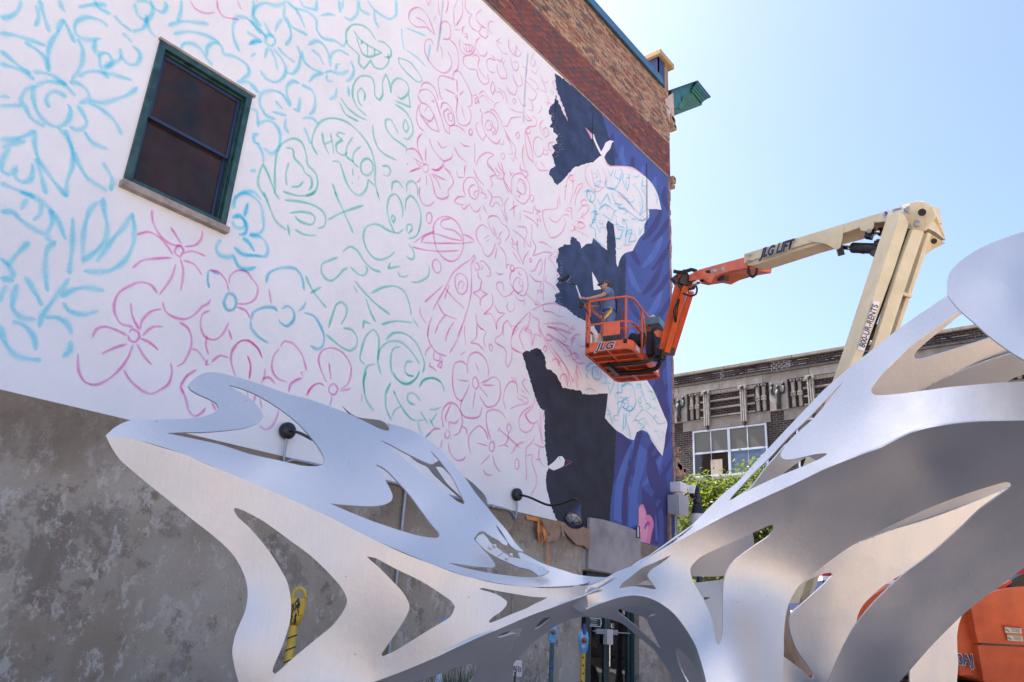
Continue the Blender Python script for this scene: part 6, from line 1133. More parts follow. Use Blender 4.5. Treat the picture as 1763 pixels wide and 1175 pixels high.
front_ctrl = ridge + [(260, 835, 4.10), (420, 990, 3.74), (402, 1120, 3.64), (440, 1230, 3.54), (560, 1232, 3.38), (648, 1173, 3.38), (764, 1126, 3.27), (853, 1086, 3.21), (952, 1046, 3.18), (980, 1036, 3.17), (1034, 1003, 3.12), (560, 1000, 3.53), (700, 1050, 3.37), (450, 900, 3.74), (620, 1080, 3.44), (1009, 1025, 3.14)]
panel('lower_skin', front_out, [F1_, F2_, F3_], lw(front_ctrl), label='warm toned lower skin of the left wing')
# belly under the left wing
und_out = [(600, 1190), (648, 1173), (706, 1151), (764, 1126), (770, 1122.7), (820, 1099.5), (853, 1086), (911, 1061), (952.5, 1046), (980, 1035.7), (1009.5, 1025), (1030, 1016), (1046, 1020), (1030, 1041), (1020, 1047), (1000, 1054), (1009, 1062), (986, 1065.5), (957, 1078), (936, 1093), (914, 1111), (896, 1131), (884.5, 1143), (884, 1235), (600, 1235)]
U1_ = [(822, 1144), (823, 1147), (822, 1153), (816, 1166), (808, 1177), (796, 1200), (700, 1200), (705, 1178), (731, 1169), (763, 1159), (781, 1151), (806, 1143.5), (817, 1142.7)]
U2_ = [(855.5, 1097), (863, 1092), (876, 1087), (889.5, 1082), (898, 1081.5), (899, 1088), (895, 1098), (886, 1112), (878, 1123.5), (876, 1122.7), (883, 1108), (889, 1097), (888, 1092.5), (884.5, 1091.5), (872, 1095), (859.6, 1098.6)]
U3_ = [(920, 1085), (929, 1071), (937.6, 1064.6), (949, 1063), (950, 1065.5), (942.6, 1070.4), (929, 1081)]
belly_top = [(648, 1173, 3.38), (764, 1126, 3.27), (853, 1086, 3.21), (952, 1046, 3.18), (980, 1036, 3.17), (1009, 1025, 3.14), (600, 1190, 3.40)]
und_ctrl = belly_top + [(884, 1143, 3.75), (800, 1200, 3.86), (884, 1235, 3.98), (640, 1235, 3.92), (936, 1093, 3.52), (1000, 1060, 3.27), (900, 1100, 3.52), (1040, 1024, 3.12)]
panel('belly_skin', und_out, [U1_, U2_, U3_], lw(und_ctrl))
# right wing, upper skin
creaseR = [(1095, 974, 3.06), (1147, 944, 2.98), (1183, 924, 2.92), (1240, 893, 2.84), (1313, 858, 2.72), (1368, 833, 2.64), (1420, 808, 2.56), (1483, 783, 2.47), (1514, 772, 2.43), (1570, 745, 2.36), (1626, 732, 2.28), (1682, 726, 2.21), (1763, 724, 2.11), (1860, 722, 2.0)]
cxy = [(p[0], p[1]) for p in creaseR]
rt_out = [(1004, 991.5), (1020, 993.5), (1034, 994), (1045, 994), (1059.6, 985.5), (1090.6, 973.7), (1109, 962), (1135, 944), (1157, 928), (1176, 914.7), (1194, 901.5), (1222, 873), (1250, 846), (1269, 831), (1301.6, 794.6), (1324, 771), (1353, 740), (1388, 703), (1420, 670), (1461, 634.6), (1513.6, 593), (1551, 563.5), (1600, 530), (1631.5, 509), (1690, 478), (1763, 445), (1860, 405)] + cxy[::-1] + [(1062, 995), (1048, 1001), (1022, 1006), (1004, 1009)]
T1_ = [(1256, 862.5), (1259, 856), (1272, 842), (1294, 818), (1324, 789), (1346, 765), (1364, 746), (1391, 720.5), (1420, 690), (1452, 657), (1420, 698), (1397, 724), (1375.4, 743), (1359, 759), (1347.4, 775), (1343.7, 783), (1346, 788.7), (1352, 791.6), (1365, 791), (1383, 787), (1405, 782), (1422.6, 780.6), (1424, 783), (1412, 790), (1383, 803), (1338.5, 821), (1294, 842), (1272, 853.6)]
T2_ = [(1501, 676), (1500, 670), (1504.5, 663), (1515, 648), (1537, 625.6), (1567, 597), (1604, 569), (1652, 536), (1700, 505), (1780, 470), (1840, 450), (1840, 655), (1763, 657), (1694, 661.4), (1634, 667), (1560, 677), (1522, 680.5), (1505, 680)]
T3_ = [(1113, 961.5), (1135, 946.5), (1157, 931), (1176, 918), (1194, 904), (1190, 909), (1174, 923), (1158, 935), (1146, 942), (1130, 951.5)]
rt_ctrl = creaseR + [(1004, 992, 3.23), (1022, 1006, 3.17), (1004, 1009, 3.20), (1045, 994, 3.14), (1059, 985, 3.12), (1110, 962, 3.06), (1194, 901, 2.955), (1269, 831, 2.88), (1353, 740, 2.805), (1461, 634, 2.735), (1551, 563, 2.67), (1631, 509, 2.63), (1763, 445, 2.52), (1860, 405, 2.42), (1500, 700, 2.575), (1840, 560, 2.23), (1600, 690, 2.39)]
panel('upper_skin', rt_out, [T1_, T2_, T3_], rt_ctrl, label='pale upper skin of the right wing')
# right wing, front skin
fr_out = [(1062, 995)] + cxy + [(1860, 925), (1763, 978), (1736, 998.5), (1685.7, 1035.5), (1655.5, 1060.7), (1608, 1108), (1568, 1153), (1548, 1175), (1500, 1235), (1405, 1235), (1427, 1175), (1440, 1143), (1457, 1106), (1474, 1076), (1501, 1042), (1534.5, 1008.6), (1561, 985), (1601.7, 954.8), (1652, 911), (1689, 876), (1722.7, 852), (1740, 840), (1741.5, 835), (1738, 831.5), (1729.4, 830.6), (1669, 849), (1601.7, 874), (1517.6, 912.8), (1467, 939.7), (1433.6, 962.6), (1405, 985), (1376.6, 1008), (1362, 1031), (1353.7, 1056.6), (1350, 1088), (1349.5, 1125), (1348, 1175), (1348, 1235), (1222, 1235), (1216, 1175), (1206.5, 1138), (1197.6, 1112), (1184, 1088), (1169.6, 1067.5), (1155, 1052), (1132.7, 1036.5), (1110.6, 1027.7), (1088.5, 1025.5), (1066, 1029), (1044, 1036), (1022, 1044), (1000, 1054), (986, 1045), (980, 1035.7), (1009.5, 1025), (1039, 1009)]
G1_ = [(1188.4, 982.5), (1191, 974), (1205.5, 959.7), (1234, 945.5), (1276.8, 927), (1319.5, 907), (1330, 903.8), (1332.4, 908), (1325, 922.7), (1302.4, 938), (1279.6, 954), (1262.5, 968), (1251, 985.4), (1246, 1005), (1244.6, 1039.5), (1244.6, 1073.7), (1242.6, 1099.4), (1237.4, 1112), (1232.6, 1105), (1228, 1076.6), (1219.8, 1051), (1205.5, 1022.4), (1192.7, 999.6)]
G2_ = [(1066, 1013), (1071.4, 1004.7), (1092, 988.5), (1105.4, 978), (1127.5, 968.6), (1154.8, 956), (1152.6, 959), (1139.3, 970), (1121.6, 981), (1115, 990), (1117, 996), (1130.4, 1012.8), (1127.5, 1015), (1109.8, 1012), (1090.6, 1009.9), (1074.4, 1012)]
arch_d = [(1000, 1054, 3.17), (1044, 1036, 3.06), (1088, 1025, 2.97), (1133, 1036, 2.90), (1170, 1067, 2.84), (1198, 1112, 2.75), (1216, 1175, 2.59), (1221, 1235, 2.47)]
fr_ctrl = creaseR + arch_d + [(980, 1036, 3.19), (1009, 1025, 3.14), (1062, 995, 3.09), (1285, 960, 2.83), (1290, 1080, 2.69), (1348, 1175, 2.53), (1348, 1235, 2.43), (1380, 1000, 2.83), (1434, 962, 2.80), (1518, 913, 2.74), (1670, 849, 2.52), (1740, 835, 2.44), (1690, 876, 2.56), (1602, 955, 2.72), (1500, 1042, 2.84), (1440, 1143, 2.95), (1410, 1232, 3.02), (1548, 1175, 2.98), (1656, 1060, 2.86), (1763, 978, 2.74), (1860, 925, 2.60), (1600, 800, 2.52)]
panel('front_skin', fr_out, [G1_, G2_], fr_ctrl, label='large grey front skin of the right wing')
# arch underside
ar_out = [(1000, 1054), (1022, 1044), (1044, 1036), (1066, 1029), (1088.5, 1025.5), (1110.6, 1027.7), (1132.7, 1036.5), (1155, 1052), (1169.6, 1067.5), (1184, 1088), (1197.6, 1112), (1206.5, 1138), (1216, 1175), (1222, 1235), (1180, 1235), (1159, 1175), (1152, 1157.5), (1140, 1140), (1125.4, 1119), (1103, 1100), (1088.5, 1088), (1073.7, 1075.6), (1059, 1069), (1041, 1064.6), (1009, 1062)]
A1_ = [(1064, 1053), (1066.4, 1049), (1081, 1045.4), (1103, 1045), (1118, 1047.6), (1128.5, 1054), (1128, 1059.4), (1118, 1062.4), (1115, 1066.8), (1116.5, 1075), (1125.4, 1092.6), (1138, 1118.4), (1118, 1101.4), (1096, 1081), (1076.7, 1064.6), (1067, 1057)]
A2_ = [(1163.7, 1122), (1164.5, 1117.7), (1168, 1116.5), (1177, 1123.6), (1189, 1138), (1200.6, 1154.5), (1209, 1172), (1214, 1200), (1198, 1200), (1183.6, 1175), (1174, 1157.5), (1166, 1135)]
ar_ctrl = arch_d + [(1009, 1062, 3.27), (1060, 1069, 3.36), (1103, 1100, 3.44), (1140, 1140, 3.48), (1159, 1175, 3.50), (1180, 1235, 3.5)]
panel('arch_soffit', ar_out, [A1_, A2_], ar_ctrl)
# the big fin at the upper right, nearest to the viewer
fin = [(1632, 509), (1630.4, 488.6), (1635, 470), (1652, 451), (1682, 430.5), (1719.5, 413.7), (1763, 398.7), (1860, 372), (1860, 670), (1763, 619.6), (1738, 604.6), (1704.5, 580), (1682, 560), (1652, 533.5)]
panel('fin', fin, [], [(1632, 500, 2.30), (1700, 422, 2.42), (1860, 372, 2.40), (1860, 670, 1.72), (1740, 605, 1.96), (1670, 550, 2.14), (1740, 500, 2.16)], label='rounded fin at the upper right')
# inner sheets glimpsed through the openings
in1 = [(1240, 885), (1262, 862), (1293, 840), (1309, 819), (1324, 800), (1338.5, 784), (1352, 768), (1400, 735), (1440, 690), (1480, 630), (1540, 585), (1600, 545), (1700, 490), (1860, 430), (1860, 620), (1748, 607), (1700, 622), (1634, 648), (1584, 673), (1560, 690), (1500, 700), (1450, 760), (1391.6, 785.7), (1375, 796), (1362, 805), (1341.5, 821), (1310, 845), (1260, 885)]
iw = [(1574, 613), (1580, 603), (1604, 582), (1631, 561), (1660, 540), (1760, 545), (1720, 575), (1706, 581.6), (1634, 605), (1590, 618), (1577, 619)]
c1 = [(1240, 885, 3.30), (1350, 780, 3.22), (1450, 700, 3.16), (1600, 545, 2.92), (1860, 430, 2.80), (1860, 620, 3.12), (1634, 648, 3.12), (1500, 700, 3.18), (1391, 786, 3.28), (1300, 850, 3.30)]
panel('inner_sheet', in1, [iw], c1)
in1b = [(1410, 720), (1500, 700), (1560, 690), (1584, 673), (1634, 648), (1700, 622), (1748, 607), (1860, 580), (1860, 618), (1763, 645), (1735, 658), (1720, 690), (1600, 720), (1424, 800), (1391.6, 785.7), (1400, 750)]
panel('inner_sheet', in1b, [], [(1500, 700, 3.18), (1634, 648, 3.12), (1860, 600, 3.10), (1860, 640, 3.22), (1735, 660, 3.26), (1560, 720, 3.40), (1430, 790, 3.45)])
def weld(pts, f, r=.006, seed=1):
    rs = np.random.RandomState(seed); q = MB(); c = spline(pts, 3.5)
    for p in c:
        if rs.rand() < .72: q.lathe(P(p[0] + rs.uniform(-1, 1), p[1] + rs.uniform(-.8, .8), f(*p) - .004), [(0, -r * rs.uniform(.4, 1)), (r * rs.uniform(.5, 1.1), 0), (0, r * rs.uniform(.5, 1.1))], (0, 0, 1), 6)
    q.obj('weld_bead', M['alu'], scu, smooth=True)['kind'] = 'stuff'
weld([(1584, 672), (1610, 660), (1634, 648), (1665, 634), (1700, 622), (1743, 609)], rw(tps(c1)), .006, 1)
# sheet behind G1 (upper brown, lower pale)
panel('inner_sheet', [(1150, 990), (1170, 960), (1210, 935), (1270, 905), (1300, 898), (1296, 915), (1299, 938), (1300, 960), (1270, 985), (1246, 992), (1215, 993), (1190, 993), (1160, 1000)], [], [(1150, 990, 3.12), (1300, 960, 3.42), (1300, 898, 3.42), (1210, 935, 3.14), (1190, 993, 3.14), (1246, 992, 3.27)])
panel('inner_sheet', [(1170, 1003), (1195, 1003.5), (1246, 998), (1290, 992), (1300, 1060), (1270, 1130), (1226, 1150), (1190, 1060)], [[(1212, 1027), (1216, 1029), (1223, 1028), (1222, 1030.5), (1213, 1034)]], [(1170, 1003, 3.17), (1290, 992, 3.46), (1226, 1150, 3.10), (1300, 1060, 3.38), (1200, 1060, 3.15)])
weld([(1194, 1012), (1215, 1008), (1246, 1006)], rw(tps([(1170, 1003, 3.6), (1290, 992, 3.5), (1226, 1150, 3.65)])), .005, 3)
# sheet behind G2
panel('inner_sheet', [(1050, 1015), (1075, 988), (1110, 962), (1160, 940), (1170, 955), (1139, 972), (1121, 990), (1118, 999), (1100, 1003), (1098, 1006), (1125, 1008), (1145, 1012), (1140, 1030), (1050, 1030)], [], [(1050, 1015, 3.26), (1110, 962, 3.32), (1160, 940, 3.44), (1140, 1020, 3.42), (1090, 1000, 3.32)])
# bright sheet in the crescent
i3 = [(1330, 1060), (1352, 1008), (1400, 968), (1440, 950), (1471, 937), (1534, 914), (1601, 893), (1669, 868), (1735, 841), (1790, 830), (1790, 900), (1700, 960), (1665, 1010), (1656, 1060), (1651, 1074.5), (1648, 1093.7), (1648.5, 1122), (1650, 1141.6), (1647.5, 1175), (1645, 1235), (1568, 1235), (1567, 1154), (1580, 1120), (1602, 1070), (1604, 1020), (1592, 985), (1577, 976), (1564.7, 983), (1534.5, 1000), (1511, 1017), (1487, 1040.5), (1477, 1059), (1474.6, 1074), (1476, 1130), (1470, 1235), (1330, 1235)]
i3h = [(1335, 1040), (1355, 1015), (1366, 1008), (1381, 1004), (1400, 995.5), (1419, 988), (1430.7, 986.5), (1433.5, 991), (1416.5, 1008), (1385, 1036.7), (1365, 1053.8), (1359.5, 1068), (1361, 1088), (1371, 1116.5), (1388, 1142), (1401, 1163.5), (1400, 1168.5), (1396, 1167), (1376.6, 1150.7), (1351, 1132), (1335, 1122)]
i3c = [(1330, 1060, 3.12), (1471, 937, 3.24), (1669, 868, 3.46), (1790, 830, 3.62), (1790, 900, 3.66), (1656, 1060, 3.46), (1645, 1235, 3.38), (1470, 1235, 3.16), (1330, 1235, 3.04)]
panel('inner_sheet', i3, [i3h], i3c, label='bright inner sheet behind the crescent opening')
i4 = [(1380, 975), (1430, 935), (1500, 895), (1600, 850), (1700, 815), (1790, 795), (1790, 826), (1735, 839.5), (1669, 866.5), (1601, 891.5), (1534, 912.5), (1471, 935.5), (1440, 948.5), (1400, 966.5)]
panel('inner_sheet', i4, [], [(1380, 975, 3.20), (1471, 936, 3.24), (1669, 867, 3.46), (1790, 826, 3.62), (1700, 815, 3.36), (1500, 895, 3.16), (1600, 850, 3.26)])
weld([(1473, 936), (1500, 926), (1534, 913), (1570, 902), (1601, 892), (1640, 878), (1669, 867), (1700, 855), (1725, 845)], rw(tps(i3c)), .005, 2)
# inner sheet behind the arch openings
panel('inner_sheet', [(1050, 1040), (1080, 1035), (1140, 1040), (1150, 1070), (1130, 1085), (1112, 1066), (1095, 1058), (1070, 1050)], [], [(1050, 1040, 3.7), (1140, 1040, 3.6), (1130, 1085, 3.8), (1095, 1058, 3.7)])
panel('inner_sheet', [(1150, 1105), (1180, 1105), (1230, 1180), (1235, 1235), (1180, 1235), (1160, 1160)], [], [(1150, 1105, 3.8), (1180, 1105, 3.75), (1235, 1235, 3.75), (1180, 1235, 3.9)])
# far side of the left wing, shade painted in as darker metal
dk = [(590, 700), (612, 717), (640, 722), (655, 724), (664, 729), (671, 738), (700, 770), (714, 786), (740, 800), (760, 790), (790, 815), (813, 831), (824.6, 842), (833, 850.6), (838, 859.5), (840, 870), (850, 890), (876, 919), (907, 947), (922, 956), (945, 976), (950, 1000), (955, 1040), (900, 1075), (840, 1085), (820, 1060), (815, 1000), (790, 940), (812, 905), (815, 880), (800, 864), (770, 838), (745, 815), (735, 803), (720, 796), (705, 785), (660, 750), (630, 745)]
s1 = [(797, 864), (785, 848), (770, 832), (750, 814), (748, 800), (762, 803), (777, 822), (785, 835), (793, 850), (800, 862)]
s1 = [(749, 803), (760, 803), (778, 822), (790, 842), (800, 861), (790, 852), (770, 833)]
s2 = [(855, 930), (860, 930), (869, 945), (880, 962), (885, 975), (878, 976), (866, 956)]
s3 = [(871, 968), (875, 970), (886, 975), (894, 979), (896, 988), (893, 996), (877, 996), (872, 984)]
s4 = [(836, 975), (851, 968), (857, 985), (864, 1020), (861, 1060), (862, 1085), (853, 1085), (852, 1040), (846, 1005)]
s5 = [(879, 1015), (886, 1016), (884, 1040), (884, 1065), (880, 1065), (880, 1040)]
dkc = [(590, 700, 5.3), (700, 780, 5.0), (833, 850, 4.6), (922, 956, 4.0), (950, 1000, 3.8), (840, 1085, 3.9), (790, 940, 4.4), (955, 1040, 3.6), (745, 815, 4.8)]
dark = mat('shade_darkened_metal', (.20, .185, .155), .55, metal=.6, var=.1, sc=6)  # metal colour darkened to stand for shade inside the wing
panel('far_skin', dk, [s1, s2, s3, s4, s5], lw(dkc), mat_=dark, label='far skin of the left wing with shade painted into its metal')
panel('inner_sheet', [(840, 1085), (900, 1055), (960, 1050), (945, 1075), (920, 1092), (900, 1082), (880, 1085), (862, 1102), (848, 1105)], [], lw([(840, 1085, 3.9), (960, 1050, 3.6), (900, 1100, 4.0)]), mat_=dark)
# bolted strap across the waist
stf = tps(lw([(818, 925, 3.44), (845, 950, 3.39), (873, 965, 3.35), (913, 975, 3.30), (945, 985, 3.25), (930, 990, 3.25), (840, 925, 3.42)]))
panel('strap', [(819, 931), (823, 923), (832, 919), (838, 925), (844, 934), (858.5, 945), (866.5, 951), (861, 955), (855, 959.5), (843, 952), (830, 942)], [], stf, seg=3, grid=6, thk=.012)
panel('strap', [(867, 952), (873, 955), (880, 959), (897, 963), (913, 968), (935, 976), (946, 984), (935, 990), (928, 991), (918, 984), (910, 980), (895, 977), (880, 971), (868, 966), (856, 960)], [], stf, seg=3, grid=6, thk=.012)
q = MB()
for (x, y) in ((844, 943.5), (852, 940.5), (872.5, 961.5), (880, 956)): q.lathe(P(x, y, stf(x, y) - .004), [(.008, -.004), (.008, .002), (.006, .006), (0, .008)], CAM - P(x, y, 3.4), 12)
q.obj('rivet', M['alu'], scu, smooth=True)
# ================================================================== BOOM LIFT
lift = empty('boom_lift', P(1650, 1150, 8.6) * np.array([1, 1, 0]), 'orange and cream boom lift reaching over the sculpture to the mural', 'boom lift')
ZF = 6.80
Ac, Bc, Ec, Dc = [onZ(x, y, ZF) for x, y in ((1003, 608), (1078, 592), (1127, 643), (1068, 657))]
ex_ = Ec - Bc; ex_ /= np.linalg.norm(ex_); ex_ = np.array([ex_[0], ex_[1], 0]); ey_ = np.array([-ex_[1], ex_[0], 0]) * -1    # ex along length, ey away from wall
if (Bc - Ac) @ ey_ < 0: ey_ = -ey_
LN, WD = 2.05, 1.0; O = Ac + ey_ * .0
def bk(a, b, z): return O + ex_ * a + ey_ * b + np.array([0, 0, z])
def bbeam(mb, a, b, w_=.05, h_=.05): mb.beam(bk(*a), bk(*b), w_, h_)
# floor pan
q = MB()
def rrect(z, inset, r=.16, n=5):
    o = []
    for (cx_, cy_, a0) in ((LN - r, r, -90), (LN - r, WD - r, 0), (r, WD - r, 90), (r, r, 180)):
        for k in range(n + 1):
            a = R(a0 + 90 * k / n); o.append(bk(cx_ + (r - inset) * math.cos(a), cy_ + (r - inset) * math.sin(a), z))
    return o
o1, o2, o3, o4 = rrect(0, 0), rrect(.19, 0), rrect(.19, .02), rrect(0.0, .04); n = len(o1)
q.add(o1 + o2, [(i, (i+1) % n, n+(i+1) % n, n+i) for i in range(n)]); q.add(o4 + o1, [(i, (i+1) % n, n+(i+1) % n, n+i) for i in range(n)]); q.add(o3 + o2, [(i, (i+1) % n, n+(i+1) % n, n+i) for i in range(n)])
q.obj('toe_board', M['orangew'], lift, autos=40)
q = MB(); o5 = rrect(.035, .03); q.add(o5, [tuple(range(n))]); q.obj('platform_floor', M['rust'], lift)
q = MB()
for a in (.34, .68, 1.02, 1.36, 1.70): bbeam(q, (a, .03, .015), (a, WD - .03, .015), .035, .035)
bbeam(q, (.03, .5, .013), (LN - .03, .5, .013), .035, .03); q.obj('floor_rib', M['orange'], lift)
# rails
rail = []
def railpath(z, pts): 
    P_ = [np.array(p) for p in spline([bk(a, b, z) for a, b in pts], .08, False, 80)]; return P_
q = MB(); loop = [(.95, .02), (.14, .02), (.03, .14), (.03, .86), (.14, .98), (.75, .98)]
q.tube(railpath(1.10, loop), .025, 8); q.tube(railpath(.58, loop), .022, 8)
loop2 = [(1.02, .02), (1.90, .02), (2.02, .14), (2.02, .86), (1.90, .98), (1.25, .98)]
q.tube([p + np.array([0, 0, .16]) for p in railpath(1.10, [(1.0, .02), (1.90, .02), (2.02, .14), (2.02, .86), (1.9, .98)])], .025, 8); q.tube(railpath(.58, loop2), .022, 8)
q.tube(railpath(1.10, [(.75, .98), (1.25, .98)]), .022, 8)
q.tube([bk(.75, .98, 1.10), bk(.80, .98, 1.02), bk(1.02, .98, .62), bk(1.10, .98, .2)], .022, 8); q.tube([bk(.95, .02, 1.1), bk(1.0, .02, 1.26)], .024, 8)
q.tube([bk(2.02, .5, 1.26), bk(2.02, .5, .2)], .022, 8)
q.obj('guard_rail', M['orange'], lift, smooth=True)
for a, b in ((.14, .02), (.03, .12), (.03, .88), (.75, .98), (1.25, .98), (1.90, .98), (1.95, .04), (1.0, .02)):
    q = MB(); q.tube([bk(a, b, .17), bk(a, b, 1.12 if a < .97 or b > .5 else 1.24)], .024, 8); q.obj('rail_post', M['orange'], lift, smooth=True)
q = MB(); c = bk(.012, .56, .66); q.beam(bk(.0, .60, .58), bk(.0, .60, .20), .012, .34, up=tuple(ey_)); q.obj('gate_panel', M['orange'], lift)
q = MB(); q.beam(bk(-.004, .60, .30), bk(-.004, .60, .20), .016, .35, up=tuple(ey_)); q.obj('manual_box', M['blk'], lift)
nf = -ex_; text_obj('JLG', M['decal'], lift, bk(-.006, .46, .085), tuple(ey_), (0, 0, 1), .20, .006, 'lettering', shear=.35, bold=.03, sx=1.15)
text_obj('JLG', M['wdecal'], lift, bk(-.006, .46, .085), tuple(ey_), (0, 0, 1), .205, .003, 'lettering_outline', shear=.35, bold=.06, sx=1.15)
for (a, z0_, m) in ((.28, .06, 'wdecal'), (1.55, .05, 'wdecal')):
    q = MB(); q.add([bk(a, WD + .004, z0_), bk(a + .24, WD + .004, z0_), bk(a + .24, WD + .004, z0_ + .09), bk(a, WD + .004, z0_ + .09)], [(0, 1, 2, 3)]); q.obj('warning_label', M[m], lift)
q = MB()
for (a, b) in ((-.003, .10), (-.003, .88)): q.bbox(bk(a, b, .14) - np.array([.03, .03, .03]), bk(a, b, .14) + np.array([.03, .03, .05]), .01)
q.obj('rust_patch', M['rubber'], lift)
# control console and support under the platform
q = MB(); q.beam(bk(1.45, .80, .95), bk(1.45, .80, .50), .34, .42); q.beam(bk(1.2, .86, .45), bk(1.2, .86, .1), .2, .3); q.beam(bk(.98, .9, .62), bk(1.5, .9, .62), .16, .1); q.obj('control_console', M['blk'], lift)
q = MB(); q.beam(bk(1.42, 1.0, .82), bk(1.42, 1.0, .60), .03, .26); q.obj('console_plate', M['wdecal'], lift)
q = MB(); 
for (a, b, r_) in ((.9, .75, .11), (1.0, .85, .09)): q.lathe(bk(a, b, .38), [(0, 0), (r_, .02), (r_ * 1.1, .14), (r_ * .6, .26), (0, .28)], n=12)
q.obj('coiled_hose', M['rubber'], lift, smooth=True)
rot = P(1113, 603, 15.0)
q = MB(); a0 = bk(.95, .10, -.05); a1 = bk(.95, .98, -.05); 
q.tube([np.array(p) for p in spline([bk(.72, 0.30, -.045), bk(.74, .8, -.05), bk(.82, 1.10, .00), bk(.98, 1.20, .14), bk(1.10, 1.22, .34)], .06)], .042, 8)
q.tube([np.array(p) for p in spline([bk(1.30, 0.30, -.045), bk(1.32, .8, -.05), bk(1.30, 1.12, .00), bk(1.24, 1.22, .14), bk(1.18, 1.22, .34)], .06)], .05, 8)
q.beam(bk(.68, .28, -.045), bk(1.36, .28, -.045), .09, .08); q.obj('support_fork', M['blk'], lift, autos=50)
q = MB(); q.lathe(bk(1.15, 1.20, .12), [(0, 0), (.15, 0), (.18, .12), (.18, .55), (.12, .66), (0, .66)], n=18); q.beam(bk(1.15, 1.15, .45), bk(1.15, 1.0, .45), .3, .5); q.obj('rotator', M['blk'], lift, autos=40)
# jib
J0 = P(1136, 605, 15.0); J1 = P(1188, 470, 14.6)
q = MB(); q.beam(bk(1.2, 1.25, .40), J0, .14, .16); q.beam(bk(1.2, 1.25, .22), P(1142, 612, 15.0), .09, .09); q.obj('rotator_arm', M['blk'], lift)
def jb(o, a, b, w_, h_, m, name='jib_arm'):
    q = MB(); q.beam(P(*a), P(*b), w_, h_, up=tuple(-FW)); return q.obj(name, m, lift)
jb(0, (1141, 601, 14.9), (1174, 472, 14.5), .14, .10, M['orange']); jb(0, (1148, 606, 14.8), (1181, 492, 14.4), .10, .09, M['orange'])
jb(0, (1157, 609, 15.15), (1190, 502, 14.75), .10, .10, M['orange'])
q = MB(); q.prism([P(1126, 572, 14.95), P(1134, 568, 14.95), P(1142, 572, 14.95), P(1138, 582, 14.95), P(1131, 580, 14.95)], FW * .1); q.obj('jib_lug', M['orange'], lift)
q = MB(); q.tube([P(1152, 598, 15), P(1172, 505, 14.7)], .045, 8); q.beam(P(1166, 472, 14.6), P(1186, 500, 14.6), .28, .26, up=tuple(-FW)); q.beam(P(1170, 480, 14.5), P(1196, 492, 14.5), .18, .3, up=tuple(-FW)); q.beam(P(1138, 604, 14.95), P(1160, 606, 14.95), .16, .2, up=tuple(-FW)); q.obj('jib_knuckle', M['blk'], lift)
q = MB()
for i in range(4): q.tube([np.array(p) for p in spline([P(1160, 466 + i, 14.3), P(1175, 468 + i, 14.2), P(1190, 463 + i, 14.2), P(1200, 466 + i, 14.2)], .1)], .02, 6)
q.tube([np.array(p) for p in spline([P(1176, 505, 14.3), P(1188, 510, 14.2), P(1198, 507, 14.2), P(1200, 497, 14.2), P(1197, 490, 14.2)], .08)], .018, 6)
for i in range(3): q.tube([np.array(p) for p in spline([P(1162 + i, 555, 14.5), P(1160 + 3 * i, 535, 14.4), P(1168 + i, 515, 14.4)], .1)], .012, 6)
q.obj('hydraulic_hose', M['rubber'], lift, smooth=True)
# fly section (orange) and main boom (cream)
def bar(name, a, b, h0, h1, wd, m, bev=.0):
    """bar between picture points: h0/h1 = depth of the section in pixels at either end"""
    q = MB(); pa_, pb_ = P(*a), P(*b); q.beam(pa_, pb_, wd, h0 * a[2] / F, up=tuple(np.cross(pb_ - pa_, np.cross((0, 0, 1), pb_ - pa_))), ht2=h1 * b[2] / F, bev=bev); return q.obj(name, m, lift, autos=30)
def sect(name, pts, d0, d1, thick, m):
    """side plate: picture outline at depths running d0..d1 with x, pushed away from the viewer"""
    xs_ = [p[0] for p in pts]; x0_, x1_ = min(xs_), max(xs_); pl_ = [P(x, y, d0 + (d1 - d0) * (x - x0_) / (x1_ - x0_)) for x, y in pts]
    q = MB(); nn_ = np.cross(pl_[1] - pl_[0], pl_[len(pl_)//2] - pl_[0]); nn_ /= np.linalg.norm(nn_)
    if nn_ @ (CAM - pl_[0]) > 0: nn_ = -nn_
    c0 = pl_[0]; pl_ = [p - nn_ * ((p - c0) @ nn_) for p in pl_]
    # turn the push so that the underside shows, as a box section seen from below
    q.prism(pl_, (nn_ + np.array([0, 0, 0.0])) * thick); o = q.obj(name, m, lift)
    bv_ = o.modifiers.new('b', 'BEVEL'); bv_.width = .012; bv_.segments = 2; bv_.limit_method = 'ANGLE'; return o
d0, dm, d1 = 14.3, 12.4, 9.6
sect('fly_boom', [(1186, 473), (1204, 464), (1279, 441), (1287, 441), (1287, 462), (1262, 468), (1240, 476), (1227, 484), (1213, 481), (1187, 485)], d0, 12.5, .42, M['orange'])
sect('boom_cheek_plate', [(1205, 464), (1214, 462), (1278, 442.5), (1281, 461), (1258, 467), (1234, 477), (1229, 490), (1216, 484), (1211, 476)], 14.05, 12.45, .03, M['orange'])
q = MB(); f_ = lambda x: 14.0 - (x - 1205) / 75 * 1.6
q.prism([P(1214.5, 466.5, 13.75), P(1222.5, 465, 13.6), P(1224, 470.5, 13.6), P(1216, 472, 13.75)], -FW * .02)
q.obj('boom_slot', M['blk'], lift)
q = MB(); q.beam(P(1240, 479, 13.5), P(1251, 478, 13.3), .12, .10, up=tuple(-FW)); q.obj('boom_wear_pad', M['blk'], lift); q = MB(); q.tube([P(1186, 492, 14.3), P(1212, 482, 13.9)], .035, 10); q.obj('jib_cylinder', M['blk'], lift)
q = MB(); q.tube([P(1187, 492.5, 14.28), P(1206, 484, 13.95)], .042, 10); q.obj('cylinder_rod', M['chrome'], lift, smooth=True)
for (x, y) in ((1226.5, 467.5), (1231, 466.5), (1245, 463.5)):
    q = MB(); q.lathe(P(x, y, f_(x) - .35), [(.0, .02), (.03, .02), (.035, 0)], CAM - P(x, y, 13), 10); q.obj('bolt', M['steel'], lift)
